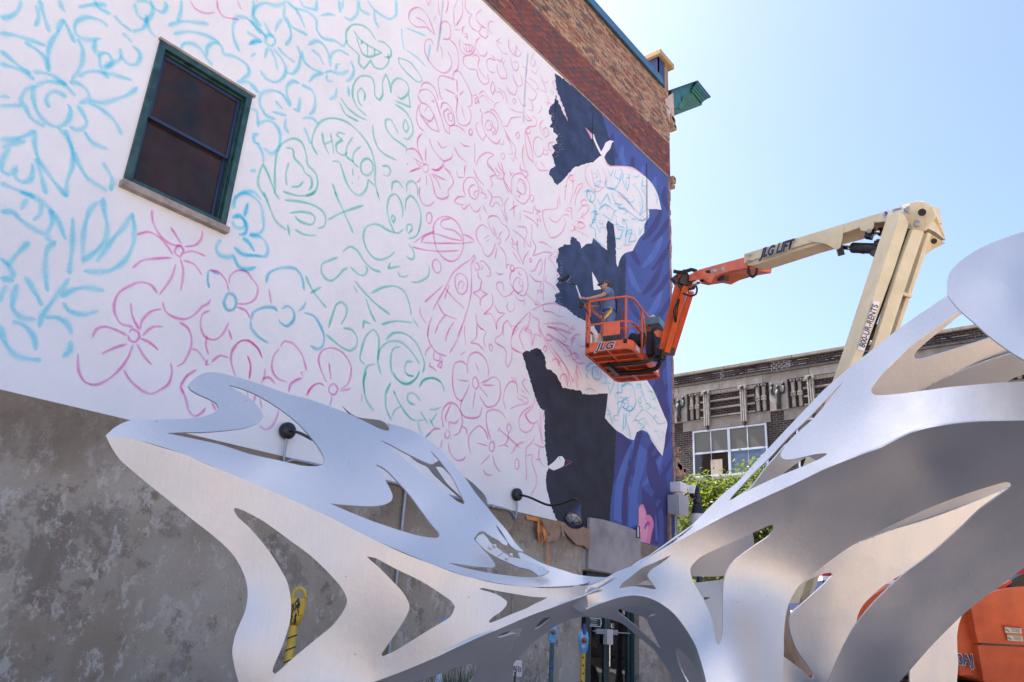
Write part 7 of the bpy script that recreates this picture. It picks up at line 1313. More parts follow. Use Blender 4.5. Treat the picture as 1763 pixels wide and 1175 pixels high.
BA, BB = P(1281, 447, 12.55), P(1583, 358, 9.65); bx = BB - BA; bx /= np.linalg.norm(bx)
pn = np.cross(bx, (0, 0, 1.)); pn[2] = 0; pn /= np.linalg.norm(pn)
if pn @ (CAM - BA) < 0: pn = -pn
pl0 = BA
def hit(x, y, off=.012):
    r = ray(x, y); t = ((pl0 + pn * off - CAM) @ pn) / (r @ pn); return CAM + r * t
def vplate(name, pts, off, thick, m, bev=.01):
    """outline laid on the vertical plane of the boom, standing off it, given its thickness"""
    q = MB(); q.prism([hit(x, y, off) for x, y in pts], -pn * thick); o = q.obj(name, m, lift); b_ = o.modifiers.new('b', 'BEVEL'); b_.width = bev; b_.segments = 2; b_.limit_method = 'ANGLE'; return o
vplate('main_boom', [(1281, 437.5), (1583, 346), (1590, 374), (1505, 384), (1452, 402), (1420, 411), (1300, 447), (1281, 454)], 0, .36, M['cream'])
vplate('boom_lower_flange', [(1281, 452), (1300, 446.5), (1420, 410.5), (1424, 417), (1380, 430), (1305, 455), (1290, 458), (1281, 456)], -.03, .30, M['cream'])
vplate('boom_gusset', [(1392, 405), (1451, 389), (1450, 411), (1446, 427), (1440, 430.5), (1421, 420), (1400, 417), (1392, 414)], .012, .012, M['cream'], .004); vplate('boom_gusset', [(1410, 408), (1451, 396), (1450, 411), (1446, 427), (1440, 430.5), (1421, 420)], -.34, .012, M['cream'], .004)
vplate('boom_gusset', [(1480, 386), (1505, 379), (1504, 392), (1497, 399.5), (1481, 397)], .012, .012, M['cream'], .004)
for (x, y, d) in ((1438, 421.5, 11.0), (1496.5, 398, 10.4), (1286, 440, 12.5), (1290, 439, 12.5), (1286, 449, 12.5), (1290, 449, 12.5)):
    q = MB(); q.lathe(P(x, y, d - .1), [(0, .03), (.03 if x > 1400 else .014, .03), (.035 if x > 1400 else .016, -.05)], CAM - P(x, y, d), 12); q.obj('bolt', M['steel'], lift)
q = MB(); q.tube([P(1448, 426, 11.0), P(1475, 428, 10.7)], .032, 12); q.tube([P(1500, 400, 10.4), P(1516, 399, 10.3)], .03, 12); q.obj('cylinder_rod', M['chrome'], lift, smooth=True)
q = MB(); q.tube([P(1469, 427, 10.75), P(1545, 430, 10.1)], .075, 14); q.tube([P(1515, 399.5, 10.35), P(1560, 396, 10.0)], .06, 14); q.bbox(P(1512, 437, 10.3) - .05, P(1512, 437, 10.3) + .05, .01); q.beam(P(1503, 437, 10.35), P(1520, 438, 10.2), .07, .09, up=tuple(-FW)); q.beam(P(1506, 419, 10.35), P(1521, 419, 10.25), .06, .05, up=tuple(-FW)); q.tube([P(1513, 419, 10.3), P(1512, 412, 10.3)], .03, 8)
q.tube([np.array(p) for p in spline([P(1478, 434, 10.6), P(1486, 437, 10.55), P(1495, 434, 10.5), P(1503, 437, 10.4)], .05)], .008, 5); q.beam(P(1440, 430, 10.98), P(1451, 427, 10.95), .2, .2, up=tuple(-FW)); q.beam(P(1492, 400, 10.45), P(1504, 402, 10.4), .16, .14, up=tuple(-FW)); q.obj('lift_cylinder', M['blk'], lift, autos=40)
q = MB()
for i in range(4): q.tube([np.array(p) for p in spline([P(1287 + i, 462, 12.3), P(1287.5 + i, 470, 12.25), P(1292 + i, 476 + i * .8, 12.2), P(1299 + i, 474, 12.2), P(1302 + i * .8, 462, 12.2)], .04)], .013, 6)
q.obj('hose_loop', M['rubber'], lift, smooth=True)
# lettering on the booms
def decal_text(s, m, x0, y0, x1, y1, px, **k):
    a, b = hit(x0, y0), hit(x1, y1); X = b - a; c = (a + b) / 2; d = (c - CAM) @ FW
    Yd = np.cross(pn, X); return text_obj(s, m, lift, c, X, Yd, px * d / F, 0.008 if m is M['wdecal'] else .011, **k)
decal_text('JLG LIFT', M['decal'], 1301, 441, 1376, 418.5, 23, shear=.3, bold=.06, sx=.92); decal_text('JLG LIFT', M['wdecal'], 1301, 441, 1376, 418.5, 23, shear=.3, bold=.09, sx=.92, name='lettering_outline')
q = MB(); cs = [hit(1517, 365.5, .010), hit(1556, 355, .010), hit(1560, 364.5, .010), hit(1519, 375.5, .010)]; q.add(cs, [(0, 1, 2, 3)]); q.obj('hire_sticker', M['wdecal'], lift)
decal_text('United', M['decal'], 1534, 364, 1556, 358.5, 6.8, bold=.02, sx=1.0); decal_text('Rentals', M['decal'], 1534, 370, 1558, 363.5, 6.8, bold=.02, sx=.92)
q = MB(); c = hit(1524.5, 368.5, .012); q.lathe(c, [(0, .001), (.033, .001), (.033, 0)], pn, 18); q.obj('logo_disc', M['bdecal'], lift)
q = MB(); c = hit(1521.5, 370, .015); q.lathe(c, [(0, .001), (.024, .001), (.024, 0)], pn, 16); q.obj('logo_disc', M['grey'], lift)
# elbow casting
sect('elbow', [(1560, 360), (1566, 350), (1582, 346), (1589, 347), (1606, 357), (1612, 372), (1600, 388), (1594, 396), (1583, 399), (1571, 396), (1561, 380)], 9.52, 9.35, .10, M['cream'])
q = MB(); 
sd_ = [(1589, 347), (1607, 357), (1619, 372), (1627, 420), (1610, 404), (1598, 388)]
q.prism([P(1589, 347, 9.42), P(1606, 357, 9.45), P(1620, 377, 9.75), P(1628, 414, 9.9), P(1611, 400, 9.6), P(1595, 392, 9.4)], FW * .5 + np.array([0, 0, .05])); q.obj('elbow', M['cream'], lift)
q = MB(); q.prism([P(1598, 400, 9.45), P(1628, 419, 9.85), P(1604, 431, 9.9), P(1588, 444, 9.8)], FW * .3); q.obj('elbow_foot', M['cream'], lift)
for (x, y, r_, m, d) in ((1561, 360.5, .035, 'steel', 9.35), (1563, 366, .02, 'steel', 9.35), (1578.5, 386, .04, 'steel', 9.3), (1576, 381, .02, 'steel', 9.3)):
    q = MB(); q.lathe(P(x, y, d), [(0, .06), (r_ * .6, .06), (r_, .04), (r_, -.08)], CAM - P(x, y, d), 14); q.obj('pivot_pin', M[m], lift, autos=40)
for (x, y, r_, d) in ((1587.5, 366, .045, 9.33), (1608, 415.5, .035, 9.55)):
    q = MB(); q.lathe(P(x, y, d), [(0, .012), (r_, .012), (r_, -.03)], CAM - P(x, y, d), 16); q.obj('access_hole', M['blk'], lift)
# tower boom: two cream boxes with a dark gap
def tower(a0, a1, b0, b1, d, thick, name='tower_boom', m='cream'):
    return sect2(name, [a0, a1, b1, b0], d, thick, m)
def sect2(name, pts, ds, thick, m):
    pl_ = [P(x, y, dd_) for (x, y), dd_ in zip(pts, ds)]; q = MB(); v = FW * thick; q.prism(pl_, v); o = q.obj(name, M[m], lift); bv_ = o.modifiers.new('b', 'BEVEL'); bv_.width = .01; bv_.segments = 2; bv_.limit_method = 'ANGLE'; return o
sl1 = lambda x, y, yy: x + (yy - y) * (1480 - 1554) / (600 - 366.)
dt = lambda y: 9.35 - (y - 364) / 436 * .4
def tw(name, pts, thick, dd=0): sect2(name, pts, [dt(y) + dd for x, y in pts], thick, 'cream')
tw('tower_boom', [(1552, 361), (1566, 384), (1541, 462), (1487, 610), (1340, 1040), (1322, 1040), (1474, 600), (1501.6, 516)], .34)
tw('tower_boom', [(1572, 394), (1592, 398), (1575, 448), (1526, 598), (1376, 1040), (1352, 1040), (1504, 598), (1552, 448)], .10, -.04)
tw('tower_boom', [(1597, 400), (1604, 403), (1590, 449), (1545, 580), (1396, 1040), (1388, 1040), (1538, 578), (1584, 440)], .30, .14)
tw('tower_web', [(1584, 400), (1600, 402), (1587, 449), (1541, 580), (1392, 1040), (1370, 1040), (1522, 600)], .05, .36)
sect2('tower_stiffener', [(1556, 503), (1572, 508), (1570, 513), (1554, 508)], [9.2, 9.35, 9.35, 9.2], .3, 'cream')
q = MB()
for (a, b) in (((1565, 395), (1500, 560)), ((1568, 400), (1490, 600)), ((1562, 410), (1520, 520))): q.tube([P(a[0], a[1], 9.6), P((a[0]+b[0])/2 - 2, (a[1]+b[1])/2 + 3, 9.45), P(b[0], b[1], 9.4)], .02, 6)
q.beam(P(1547, 450, 9.5), P(1541, 470, 9.45), .06, .14, up=tuple(-FW)); q.beam(P(1510, 560, 9.4), P(1500, 585, 9.4), .06, .10, up=tuple(-FW)); q.obj('hydraulic_line', M['rubber'], lift)
# phone-number sticker on the tower
tn0, tn1 = P(1554, 364, 9.35), P(1360, 800, 8.95); A0 = P(1510, 520, 9.12); 
ta, tb = P(1486, 600, 9.10), P(1507, 524, 9.16)
tp = P(1552, 361, dt(361)); tq = P(1474, 600, dt(600)); tr2 = P(1487, 610, dt(610)); n2 = np.cross(tr2 - tp, tq - tp); n2 /= np.linalg.norm(n2)
if n2 @ (CAM - tp) < 0: n2 = -n2
def hit2(x, y, off=.02):
    r = ray(x, y); t = ((tp - CAM) @ n2) / (r @ n2); return CAM + r * t + n2 * off
q = MB(); cs = [hit2(1475.5, 602), hit2(1502.5, 519), hit2(1513.5, 521), hit2(1486.5, 605)]; q.add(cs, [(0, 1, 2, 3)]); q.obj('phone_sticker', M['wdecal'], lift)
a, b = hit2(1482.5, 599, .024), hit2(1506.5, 525, .024); X = b - a; text_obj('800-UR-RENTS', M['decal'], lift, (a + b) / 2, X, np.cross(n2, X), 14.5 * 9.1 / F, 0.002, bold=.012, sx=.86)
# chassis, turntable and engine hood
LB = P(1640, 1120, 8.8); lx, ly = LB[0], LB[1]; rt3 = np.array([RC[0, 0], RC[1, 0], 0]); rt3 /= np.linalg.norm(rt3); fw3 = np.array([FW[0], FW[1], 0]); fw3 /= np.linalg.norm(fw3)
def lb(a, b, z): return np.array([lx, ly, 0]) + rt3 * a + fw3 * b + np.array([0, 0, z])
q = MB(); q.beam(lb(-2.0, 1.2, .62), lb(2.0, 1.2, .62), 1.5, .45); q.lathe(lb(0, 1.2, .85), [(0, 0), (.6, 0), (.6, .18), (0, .18)], n=24); q.obj('chassis', M['orange'], lift)
for a in (-1.5, 1.5):
    for b in (.1, 2.3):
        q = MB(); c = lb(a, b, .48); q.lathe(c, [(0, -.17), (.3, -.17), (.48, -.14), (.5, 0), (.48, .14), (.3, .17), (0, .17)], fw3, 24); w_ = q.obj('wheel', M['rubber'], lift, autos=40)
        q = MB(); q.lathe(c, [(0, -.18), (.24, -.175), (.26, -.1)], fw3, 20); o = q.obj('wheel_rim', M['cream'], lift)
def hood(name, pts, d, thick, m, r_=.05, bulge=True):
    pl_ = [P(x, y, d) for x, y in spline(pts, 9, True, 50)]; q = MB(); q.prism(pl_, fw3 * thick); o = q.obj(name, m, lift, autos=35); bv_ = o.modifiers.new('b', 'BEVEL'); bv_.width = r_; bv_.segments = 4; bv_.limit_method = 'ANGLE'; bv_.angle_limit = R(50); return o
hood('counterweight', [(1648, 1070), (1656, 1055), (1668, 1045), (1679, 1055), (1686, 1110), (1698, 1168), (1697, 1172), (1652, 1164), (1648, 1110)], 7.6, 1.4, M['orange'])
hood('engine_hood', [(1672, 1046), (1692, 1028), (1720, 1017), (1760, 1010), (1840, 1006), (1846, 1112), (1763, 1111), (1684, 1107), (1678, 1080)], 7.5, 1.4, M['orange'], .06)
hood('hood_door', [(1683, 1111), (1763, 1114), (1846, 1115), (1846, 1180), (1694, 1174), (1690, 1150)], 7.52, 1.4, M['orange'], .03)
hood('hood_flap', [(1690, 1030), (1715, 1013), (1742, 998), (1743, 1003), (1732, 1012), (1733, 1018), (1706, 1028)], 7.7, .5, M['orange'], .015)
hood('side_tank', [(1474, 1075), (1483, 1050), (1500, 1028), (1530, 1010), (1545, 1004), (1620, 1006), (1640, 1060), (1640, 1160), (1474, 1160)], 8.2, 1.2, M['orange'], .05)
hood('radiator_grille', [(1734, 1004), (1763, 988), (1830, 985), (1830, 1015), (1760, 1016), (1738, 1018)], 8.3, .5, M['blk'], .01)
hood('lower_frame', [(1540, 1172), (1860, 1182), (1860, 1225), (1540, 1225)], 7.7, 1.6, M['blk'], .02)
ha, hb = P(1648, 1140, 7.56), P(1669, 1140, 7.56)
text_obj('800AJ', M['wdecal'], lift, P(1652, 1136.5, 7.575), rt3, (0, 0, 1), 25 * 7.58 / F, .0, bold=.05, name='lettering_outline', sx=.8); text_obj('800AJ', M['decal'], lift, P(1652, 1136.5, 7.565), rt3, (0, 0, 1), 25 * 7.58 / F, .0, bold=.02, sx=.8)
for (x0_, y0_, x1_, y1_, x2_, y2_, x3_, y3_, t) in ((1729, 1077, 1758, 1079.5, 1760, 1091.5, 1731, 1090, 'red_band'), (1733, 1091, 1760, 1093, 1762, 1105, 1735, 1103, 'orange_band')):
    q = MB(); q.add([P(x0_, y0_, 7.48), P(x1_, y1_, 7.48), P(x2_, y2_, 7.48), P(x3_, y3_, 7.48)], [(0, 1, 2, 3)]); q.obj('warning_label', mat('cream_label', (.62, .58, .45), .5) if t == 'red_band' else bpy.data.materials['cream_label'], lift)
    q = MB(); q.add([P(x0_, y0_, 7.475), P(x1_, y1_, 7.475), P(x1_ + .3, y1_ + 3, 7.475), P(x0_ + .3, y0_ + 3, 7.475)], [(0, 1, 2, 3)]); q.obj('warning_band', mat('label_' + t, (.5, .05, .04) if t == 'red_band' else (.65, .25, .03), .5), lift)
    q = MB()
    for k in range(3): q.add([P(x0_ + 12, y0_ + 5 + k * 2.2, 7.475), P(x1_ - 2, y1_ + 4.8 + k * 2.2, 7.475), P(x1_ - 2, y1_ + 5.4 + k * 2.2, 7.475), P(x0_ + 12, y0_ + 5.6 + k * 2.2, 7.475)], [(0, 1, 2, 3)])
    q.add([P(x0_ + 3, y0_ + 6, 7.475), P(x0_ + 9, y0_ + 10, 7.475), P(x0_ + 8, y0_ + 11, 7.475), P(x0_ + 2, y0_ + 7, 7.475)], [(0, 1, 2, 3)]); q.obj('label_print', M['blk'], lift)
q = MB(); q.beam(lb(-1.7, 1.3, 1.1), lb(.4, 1.3, 1.1), .9, .35); q.obj('turntable', M['orange'], lift)
q = MB(); q.beam(P(1290, 1000, 8.9), lb(-1.4, 1.3, 1.15), .5, .45); q.obj('tower_base', M['cream'], lift)

# ---- things standing in the basket
tb_ = empty('tool_tray', bk(1.6, .95, 1.0), 'grey metal tool tray hung on the right rail of the basket', 'tool tray')
q = MB(); p0, p1 = bk(1.18, 1.02, .98), bk(2.02, 1.02, .98)
for a_, b_, w_, h_ in ((bk(1.15, .86, 1.0), bk(2.0, .86, 1.0), .012, .16), (bk(1.15, 1.22, 1.0), bk(2.0, 1.22, 1.0), .012, .16)): q.beam(a_, b_, w_, h_)
q.beam(bk(1.15, .86, 1.0), bk(1.15, 1.22, 1.0), .012, .16); q.beam(bk(2.0, .86, 1.0), bk(2.0, 1.22, 1.0), .012, .16); q.obj('tray_side', mat('steel_blue_tray', (.13, .20, .25), .45, metal=.3, var=.15), tb_)
q = MB(); q.beam(bk(1.15, 1.04, .925), bk(2.0, 1.04, .925), .36, .014); q.obj('tray_bottom', M['blk'], tb_)
cl_ = empty('cloth_bundle', bk(1.35, 1.02, 1.1), 'crumpled off white rag lying in the tool tray', 'rag')
bm = bmesh.new(); bmesh.ops.create_icosphere(bm, subdivisions=3, radius=1); rs = np.random.RandomState(4)
from mathutils import noise as mn
cb_ = bk(1.36, 1.03, 1.08)
for v in bm.verts:
    s = 1 + .5 * mn.noise(v.co * 2.3); v.co = Vector(cb_) + Vector((v.co.x * .14 * s, v.co.y * .11 * s, v.co.z * .10 * s))
me = bpy.data.meshes.new('rag'); bm.to_mesh(me); bm.free(); me.materials.append(mat('off_white_cloth', (.62, .58, .52), .9, var=.1)); link('rag', me, cl_, True)
pb_ = empty('paint_bucket', bk(.16, .22, .19), 'white and orange paint bucket standing at the left corner of the basket', 'paint bucket')
q = MB(); q.lathe(bk(.20, .26, .05), [(0, 0), (.115, 0), (.135, .34), (.14, .35), (.128, .35), (.12, .30), (0, .30)], n=24); q.obj('bucket_body', mat('printed_bucket', (.66, .64, .60), .5, c2=(.62, .20, .05), c2amt=.52, c2sc=9, var=.05), pb_, autos=40)
q = MB(); cbk = bk(.20, .26, .05); q.tube([cbk + ex_ * 0 + ey_ * .135 * math.cos(a) + np.array([0, 0, .33 - .10 * math.sin(a)]) - ex_ * .14 * math.sin(a) for a in np.linspace(0, math.pi, 11)], .004, 5); q.obj('bucket_handle', M['steel'], pb_)
bg_ = empty('black_bag', bk(1.0, .55, .1), 'black equipment bag slumped on the basket floor', 'bag')
bm = bmesh.new(); bmesh.ops.create_icosphere(bm, subdivisions=3, radius=1); cbb = bk(1.05, .62, .28)
for v in bm.verts:
    s = 1 + .3 * mn.noise(v.co * 1.7); v.co = Vector(cbb) + Vector((v.co.x * .26 * s, v.co.y * .20 * s, v.co.z * .24 * s))
me = bpy.data.meshes.new('bag_body'); bm.to_mesh(me); bm.free(); me.materials.append(M['rubber']); link('bag_body', me, bg_, True)
q = MB(); q.tube([np.array(p) for p in spline([tuple(cbb + np.array([0, -.1, .2])), tuple(cbb + np.array([.05, -.12, .36])), tuple(cbb + np.array([.1, .1, .2]))], .05)], .012, 6); q.obj('bag_strap', M['blk'], bg_)

# ================================================================== PERSON
FZ = ZF + .05
def find_pt(px, py, depth): return P(px, py, depth)
pbase = bk(.34, .42, .05)
# body axes: facing the wall and to the left of the picture
fc = -ex_ * .62 + np.array([0, 1, 0]) * .78; fc[2] = 0; fc /= np.linalg.norm(fc); sdv = np.array([fc[1], -fc[0], 0])      # sdv = person's right
HT = (P(1043, 486, (pbase - CAM) @ FW + .6)[2] - pbase[2])
def hp(s, f, z): return pbase + sdv * s + fc * f + np.array([0, 0, z])
per = empty('person', pbase, 'painter in blue shirt and grey cap holding a long roller in the lift basket', 'person')
K = HT / 1.72
def skin(name, pts, edges, m, sub=2, parent=per):
    me = bpy.data.meshes.new(name); me.from_pydata([tuple(p[0]) for p in pts], edges, [])
    o = bpy.data.objects.new(name, me); COL.objects.link(o); md = o.modifiers.new('s', 'SKIN'); md.use_smooth_shade = True
    ls = me.skin_vertices[0].data
    for i, p in enumerate(pts): r = p[1]; ls[i].radius = (r, r) if not isinstance(r, tuple) else r
    ls[0].use_root = True
    sm = o.modifiers.new('u', 'SUBSURF'); sm.levels = sub; sm.render_levels = sub
    dg = bpy.context.evaluated_depsgraph_get(); dg.update(); me2 = bpy.data.meshes.new_from_object(o.evaluated_get(dg)); bpy.data.objects.remove(o)
    me2.materials.clear(); me2.materials.append(m); me2.name = name
    return link(name, me2, parent, True)
sk_ = mat('skin', (.50, .27, .19), .55, var=.06); shirt = mat('blue_shirt_cloth', (.13, .20, .33), .85, var=.12, sc=14, bump=.3, bsc=40); jean = mat('blue_denim', (.12, .19, .34), .9, var=.15, sc=20, bump=.3)
z = lambda t: t * K
haR, haL = hp(.10, .62, z(1.10)), hp(-.05, .50, z(1.20))
pts = [(hp(0, 0, z(.95)), .15 * K), (hp(0, .01, z(1.10)), .125 * K), (hp(0, .03, z(1.28)), .145 * K), (hp(0, .02, z(1.42)), .11 * K), (hp(0, .04, z(1.50)), .055 * K), (hp(0, .07, z(1.60)), .085 * K), (hp(0, .075, z(1.68)), .075 * K),
       (hp(.10, 0, z(.86)), .095 * K), (hp(.11, .04, z(.48)), .065 * K), (hp(.12, 0, z(.10)), .045 * K), (hp(.13, .10, z(.04)), .04 * K), (hp(.13, .19, z(.03)), .03 * K),
       (hp(-.10, 0, z(.86)), .095 * K), (hp(-.11, .02, z(.48)), .065 * K), (hp(-.12, -.04, z(.10)), .045 * K), (hp(-.13, .06, z(.04)), .04 * K), (hp(-.13, .15, z(.03)), .03 * K),
       (hp(.17, .03, z(1.40)), .06 * K), (hp(.25, .14, z(1.20)), .045 * K), (hp(.20, .40, z(1.15)), .036 * K), (hp(.13, .50, z(1.17)), .030 * K),
       (hp(-.17, .03, z(1.40)), .06 * K), (hp(-.24, .20, z(1.24)), .045 * K), (hp(-.13, .42, z(1.20)), .036 * K), (hp(-.06, .50, z(1.22)), .030 * K)]
ed = [(0,1),(1,2),(2,3),(3,4),(4,5),(5,6),(0,7),(7,8),(8,9),(9,10),(10,11),(0,12),(12,13),(13,14),(14,15),(15,16),(3,17),(17,18),(18,19),(19,20),(3,21),(21,22),(22,23),(23,24)]
body = skin('body', pts, ed, sk_)
def fatten(idx, es, m, name, k=1.13, add=.008, sub=2):
    mp_ = {i: j for j, i in enumerate(idx)}; return skin(name, [(pts[i][0], pts[i][1] * k + add) for i in idx], [(mp_[a], mp_[b]) for a, b in es], m, sub)
# shirt: torso and upper arms
sp = [(hp(0, 0, z(.93)), .165 * K), (hp(0, .01, z(1.10)), .15 * K), (hp(0, .03, z(1.28)), .168 * K), (hp(0, .02, z(1.40)), .135 * K), (hp(0, .03, z(1.465)), .075 * K), (hp(.17, .03, z(1.40)), .082 * K), (hp(.225, .10, z(1.27)), .07 * K), (hp(-.17, .03, z(1.40)), .082 * K), (hp(-.22, .15, z(1.29)), .07 * K)]
skin('shirt', sp, [(0,1),(1,2),(2,3),(3,4),(3,5),(5,6),(3,7),(7,8)], shirt)
skin('trousers', [(hp(0, 0, z(.97)), .155 * K), (hp(0, 0, z(.88)), .165 * K), (hp(.10, 0, z(.80)), .12 * K), (hp(.11, .04, z(.48)), .085 * K), (hp(.12, 0, z(.12)), .068 * K), (hp(-.10, 0, z(.80)), .12 * K), (hp(-.11, .02, z(.48)), .085 * K), (hp(-.12, -.04, z(.12)), .068 * K)], [(0,1),(1,2),(2,3),(3,4),(1,5),(5,6),(6,7)], jean)
for s, f in ((.13, .08), (-.13, .04)): skin('shoe', [(hp(s, f - .08, z(.05)), .048 * K), (hp(s, f + .05, z(.045)), .045 * K), (hp(s, f + .16, z(.035)), .034 * K)], [(0,1),(1,2)], M['rubber'])
# head details
hc = hp(0, .085, z(1.605))
def ellip(name, c, r3, m, sub=3, f=None, top=None):
    bm = bmesh.new(); bmesh.ops.create_uvsphere(bm, u_segments=20, v_segments=14, radius=1)
    if top is not None:
        bmesh.ops.delete(bm, geom=[v for v in bm.verts if v.co.z < top], context='VERTS')
    for v in bm.verts: v.co = Vector(np.array(c) + sdv * v.co.x * r3[0] + fc * v.co.y * r3[1] + np.array([0, 0, v.co.z * r3[2]]))
    me = bpy.data.meshes.new(name); bm.to_mesh(me); bm.free(); me.materials.append(m); return link(name, me, per, True)
ellip('head', hc, (.078 * K, .098 * K, .115 * K), sk_)
ellip('nose', hc + fc * .10 * K - np.array([0, 0, .008]), (.012, .02, .02), sk_)
for s in (-1, 1): ellip('ear', hc + sdv * s * .08 * K + np.array([0, 0, -.005]) - fc * .005, (.012, .022, .032), sk_)
ellip('mouth', hc + fc * .088 * K - np.array([0, 0, .055 * K]), (.025, .012, .008), mat('lips', (.42, .14, .12), .5))
hair = mat('brown_hair', (.07, .035, .02), .7, var=.3, sc=30)
ellip('hair', hc - fc * .022 + np.array([0, 0, .012]), (.084 * K, .092 * K, .112 * K), hair)
skin('ponytail', [(hc - fc * .10 * K + np.array([0, 0, -.01]), .032), (hc - fc * .125 * K + np.array([0, 0, -.08]), .034), (hp(0, -.10, z(1.38)), .026), (hp(.01, -.12, z(1.27)), .012)], [(0,1),(1,2),(2,3)], hair)
capm = mat('grey_cap_cloth', (.075, .075, .085), .85, var=.15, sc=20)
ellip('cap', hc + np.array([0, 0, .022 * K]), (.093 * K, .108 * K, .112 * K), capm, top=.05)
q = MB(); v = []
for k in range(9):
    a = R(-70 + 140 * k / 8); v.append(hc + sdv * math.sin(a) * .088 * K + fc * math.cos(a) * .10 * K + np.array([0, 0, .035 * K])); 
for k in range(9):
    a = R(-70 + 140 * k / 8); v.append(hc + sdv * math.sin(a) * .085 * K + fc * (math.cos(a) * .10 + .085 * math.cos(a) ** .6) * K + np.array([0, 0, .012 * K]))
v += [p + np.array([0, 0, -.008]) for p in v]; fcs = [(k, k+1, k+10, k+9) for k in range(8)] + [(k+18, k+27, k+28, k+19) for k in range(8)] + [(k+9, k+10, k+28, k+27) for k in range(8)]
q.add(v, fcs); q.obj('cap_peak', capm, per, smooth=True)
q = MB()
for s in (-1, 1): q.lathe(hc + fc * .085 * K + sdv * s * .032 * K + np.array([0, 0, .012]), [(0, .014), (.022, .010), (.026, 0)], fc, 12)
for s in (-1, 1): q.tube([hc + fc * .085 * K + sdv * s * .05 * K + np.array([0, 0, .014]), hc + sdv * s * .083 * K + np.array([0, 0, .016])], .004, 5)
q.obj('sunglasses', M['blk'], per)
# hands with fingers closing on the pole
HR, HL = pts[20][0], pts[24][0]
pole_dir = None
roller_end = P(974, 478, (hp(0, .5, 1.2) - CAM) @ FW + .55); mid_ = P(1012, 507, (HL - CAM) @ FW)
grip = (HR + HL) / 2 + fc * .06
tip = P(985, 486, (grip - CAM) @ FW + .35); pd = tip - grip; pd /= np.linalg.norm(pd)
for Hh, s in ((HR, 1), (HL, -1)):
    gp_ = grip + pd * (.12 if s < 0 else -.16)
    d = gp_ - Hh; skin('forearm_end', [(Hh, .03 * K), (Hh + d * .55, .026 * K), (Hh + d * .8, .030 * K)], [(0,1),(1,2)], sk_)
    pc = Hh + d * .85; u = np.cross(pd, fc); u /= np.linalg.norm(u)
    for k in range(4):
        b0 = pc + pd * (k - 1.5) * .021; ln = (.030, .034, .032, .026)[k]
        o_ = np.cross(pd, (gp_ - pc) / (np.linalg.norm(gp_ - pc) + 1e-6))
        skin('finger', [(b0, .0095), (b0 + (gp_ - pc) * .3 + o_ * .024, .009), (gp_ + pd * (k - 1.5) * .021 + o_ * .02 + d * .1, .0085), (gp_ + pd * (k - 1.5) * .021 + d * .15 - o_ * .004, .0075)], [(0,1),(1,2),(2,3)], sk_, 1)
    skin('thumb', [(pc - pd * .03, .011), (pc - pd * .02 - o_ * .026, .010), (gp_ - pd * .005 - o_ * .022, .009)], [(0,1),(1,2)], sk_, 1)
# harness
hy, hb_ = mat('yellow_webbing', (.70, .50, .03), .7), mat('blue_webbing', (.02, .06, .28), .7)
def strap(pts_, wd, m, name='harness_strap'):
    q = MB(); c = [np.array(p) for p in spline(pts_, .03)]; v = []
    for i, p in enumerate(c):
        t = c[min(i+1, len(c)-1)] - c[max(i-1, 0)]; t /= np.linalg.norm(t); out = p - hp(0, .01, p[2] - pbase[2]); out[2] *= .2; out /= np.linalg.norm(out); s = np.cross(t, out); s /= np.linalg.norm(s); v += [p - s * wd / 2, p + s * wd / 2, p + s * wd / 2 + out * .006, p - s * wd / 2 + out * .006]
    q.add(v, sum([[(4*i, 4*i+1, 4*i+5, 4*i+4), (4*i+1, 4*i+2, 4*i+6, 4*i+5), (4*i+2, 4*i+3, 4*i+7, 4*i+6), (4*i+3, 4*i, 4*i+4, 4*i+7)] for i in range(len(c) - 1)], [])); q.obj(name, m, per)
ringp = lambda zz, r_, a0, a1, n=12: [hp(r_ * math.sin(a), r_ * .82 * math.cos(a) + .01, zz) for a in np.linspace(R(a0), R(a1), n)]
strap(ringp(z(.97), .175, 0, 360, 20), .045, hb_)
for s in (-1, 1):
    strap([hp(s * .07, .19, z(1.0)), hp(s * .09, .20, z(1.2)), hp(s * .10, .12, z(1.43)), hp(s * .09, -.07, z(1.42)), hp(s * .05, -.16, z(1.25)), hp(s * .10, -.16, z(1.0))], .04, hb_)
    strap([hp(s * .19, -.02, z(.97)), hp(s * .20, .03, z(.86)), hp(s * .15, .11, z(.76)), hp(s * .04, .10, z(.72))], .045, hy)
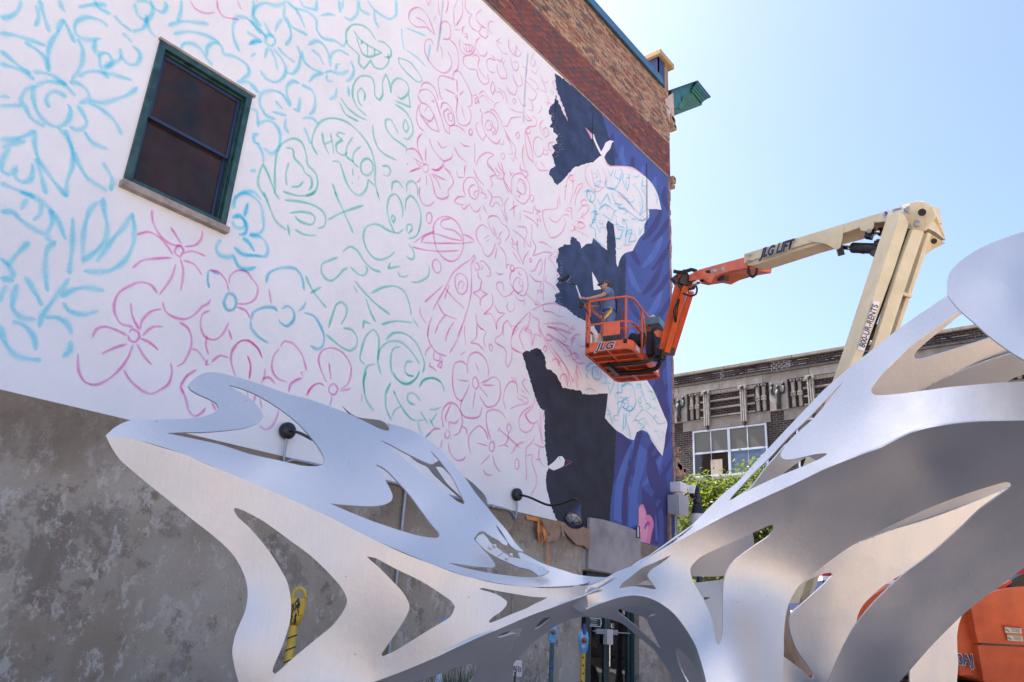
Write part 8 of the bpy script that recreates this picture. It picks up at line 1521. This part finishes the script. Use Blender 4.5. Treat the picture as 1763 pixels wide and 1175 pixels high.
strap([hp(.20, .06, z(1.0)), hp(.21, -.05, z(.9)), hp(.20, -.14, z(.80))], .05, hy)
# lanyard
q = MB(); q.tube([np.array(p) for p in spline([hp(0, -.18, z(1.2)), hp(.05, -.28, z(.95)), hp(.1, -.30, z(.6)), hp(.3, -.3, z(.45))], .05)], .012, 6); q.obj('lanyard', mat('red_lanyard', (.42, .03, .03), .7), per)
# roller pole
rp = empty('paint_roller', grip, 'long extension pole with a black paint roller held up to the dark blue paint', 'paint roller')
end0 = grip - pd * .55; end1 = P(983, 487, (grip - CAM) @ FW + .30)
q = MB(); q.tube([end0, grip + pd * .05], .015, 10); q.obj('pole_grip', M['blk'], rp)
q = MB(); q.tube([grip, P(992, 492, (grip - CAM) @ FW + .22)], .013, 10); q.obj('pole', M['whitep'], rp)
q = MB(); q.tube([P(993, 493, (grip - CAM) @ FW + .22), end1], .017, 8); q.obj('pole_joint', M['blk'], rp)
dR = (grip - CAM) @ FW + .55; ra, rb_ = P(965, 484, dR), P(980, 475, dR)
q = MB(); q.tube([ra, rb_], .035, 14); q.obj('roller_sleeve', M['rubber'], rp, smooth=False)
q = MB(); q.tube([end1, P(976, 486, dR - .05), P(983, 477, dR), rb_], .006, 6); q.obj('roller_frame', M['steel'], rp)
# work gloves / hook hanging on the left rail
hk = empty('hanging_pouch', bk(.0, .02, .9), 'small black pouch hanging outside the left corner rail of the basket', 'pouch')
bm = bmesh.new(); bmesh.ops.create_icosphere(bm, subdivisions=2, radius=1); c = P(1000, 525, (bk(0, 0, 1) - CAM) @ FW)
for v in bm.verts: v.co = Vector(c) + Vector((v.co.x * .06, v.co.y * .04, v.co.z * .09 * (1 + .3 * mn.noise(v.co * 3))))
me = bpy.data.meshes.new('pouch'); bm.to_mesh(me); bm.free(); me.materials.append(M['blk']); link('pouch', me, hk, True)
q = MB(); q.tube([np.array(p) for p in spline([tuple(c + np.array([0, 0, .07])), tuple(P(997, 515, (bk(0, 0, 1) - CAM) @ FW)), tuple(bk(.05, .1, 1.1))], .04)], .006, 5); q.obj('cord', M['blk'], hk)
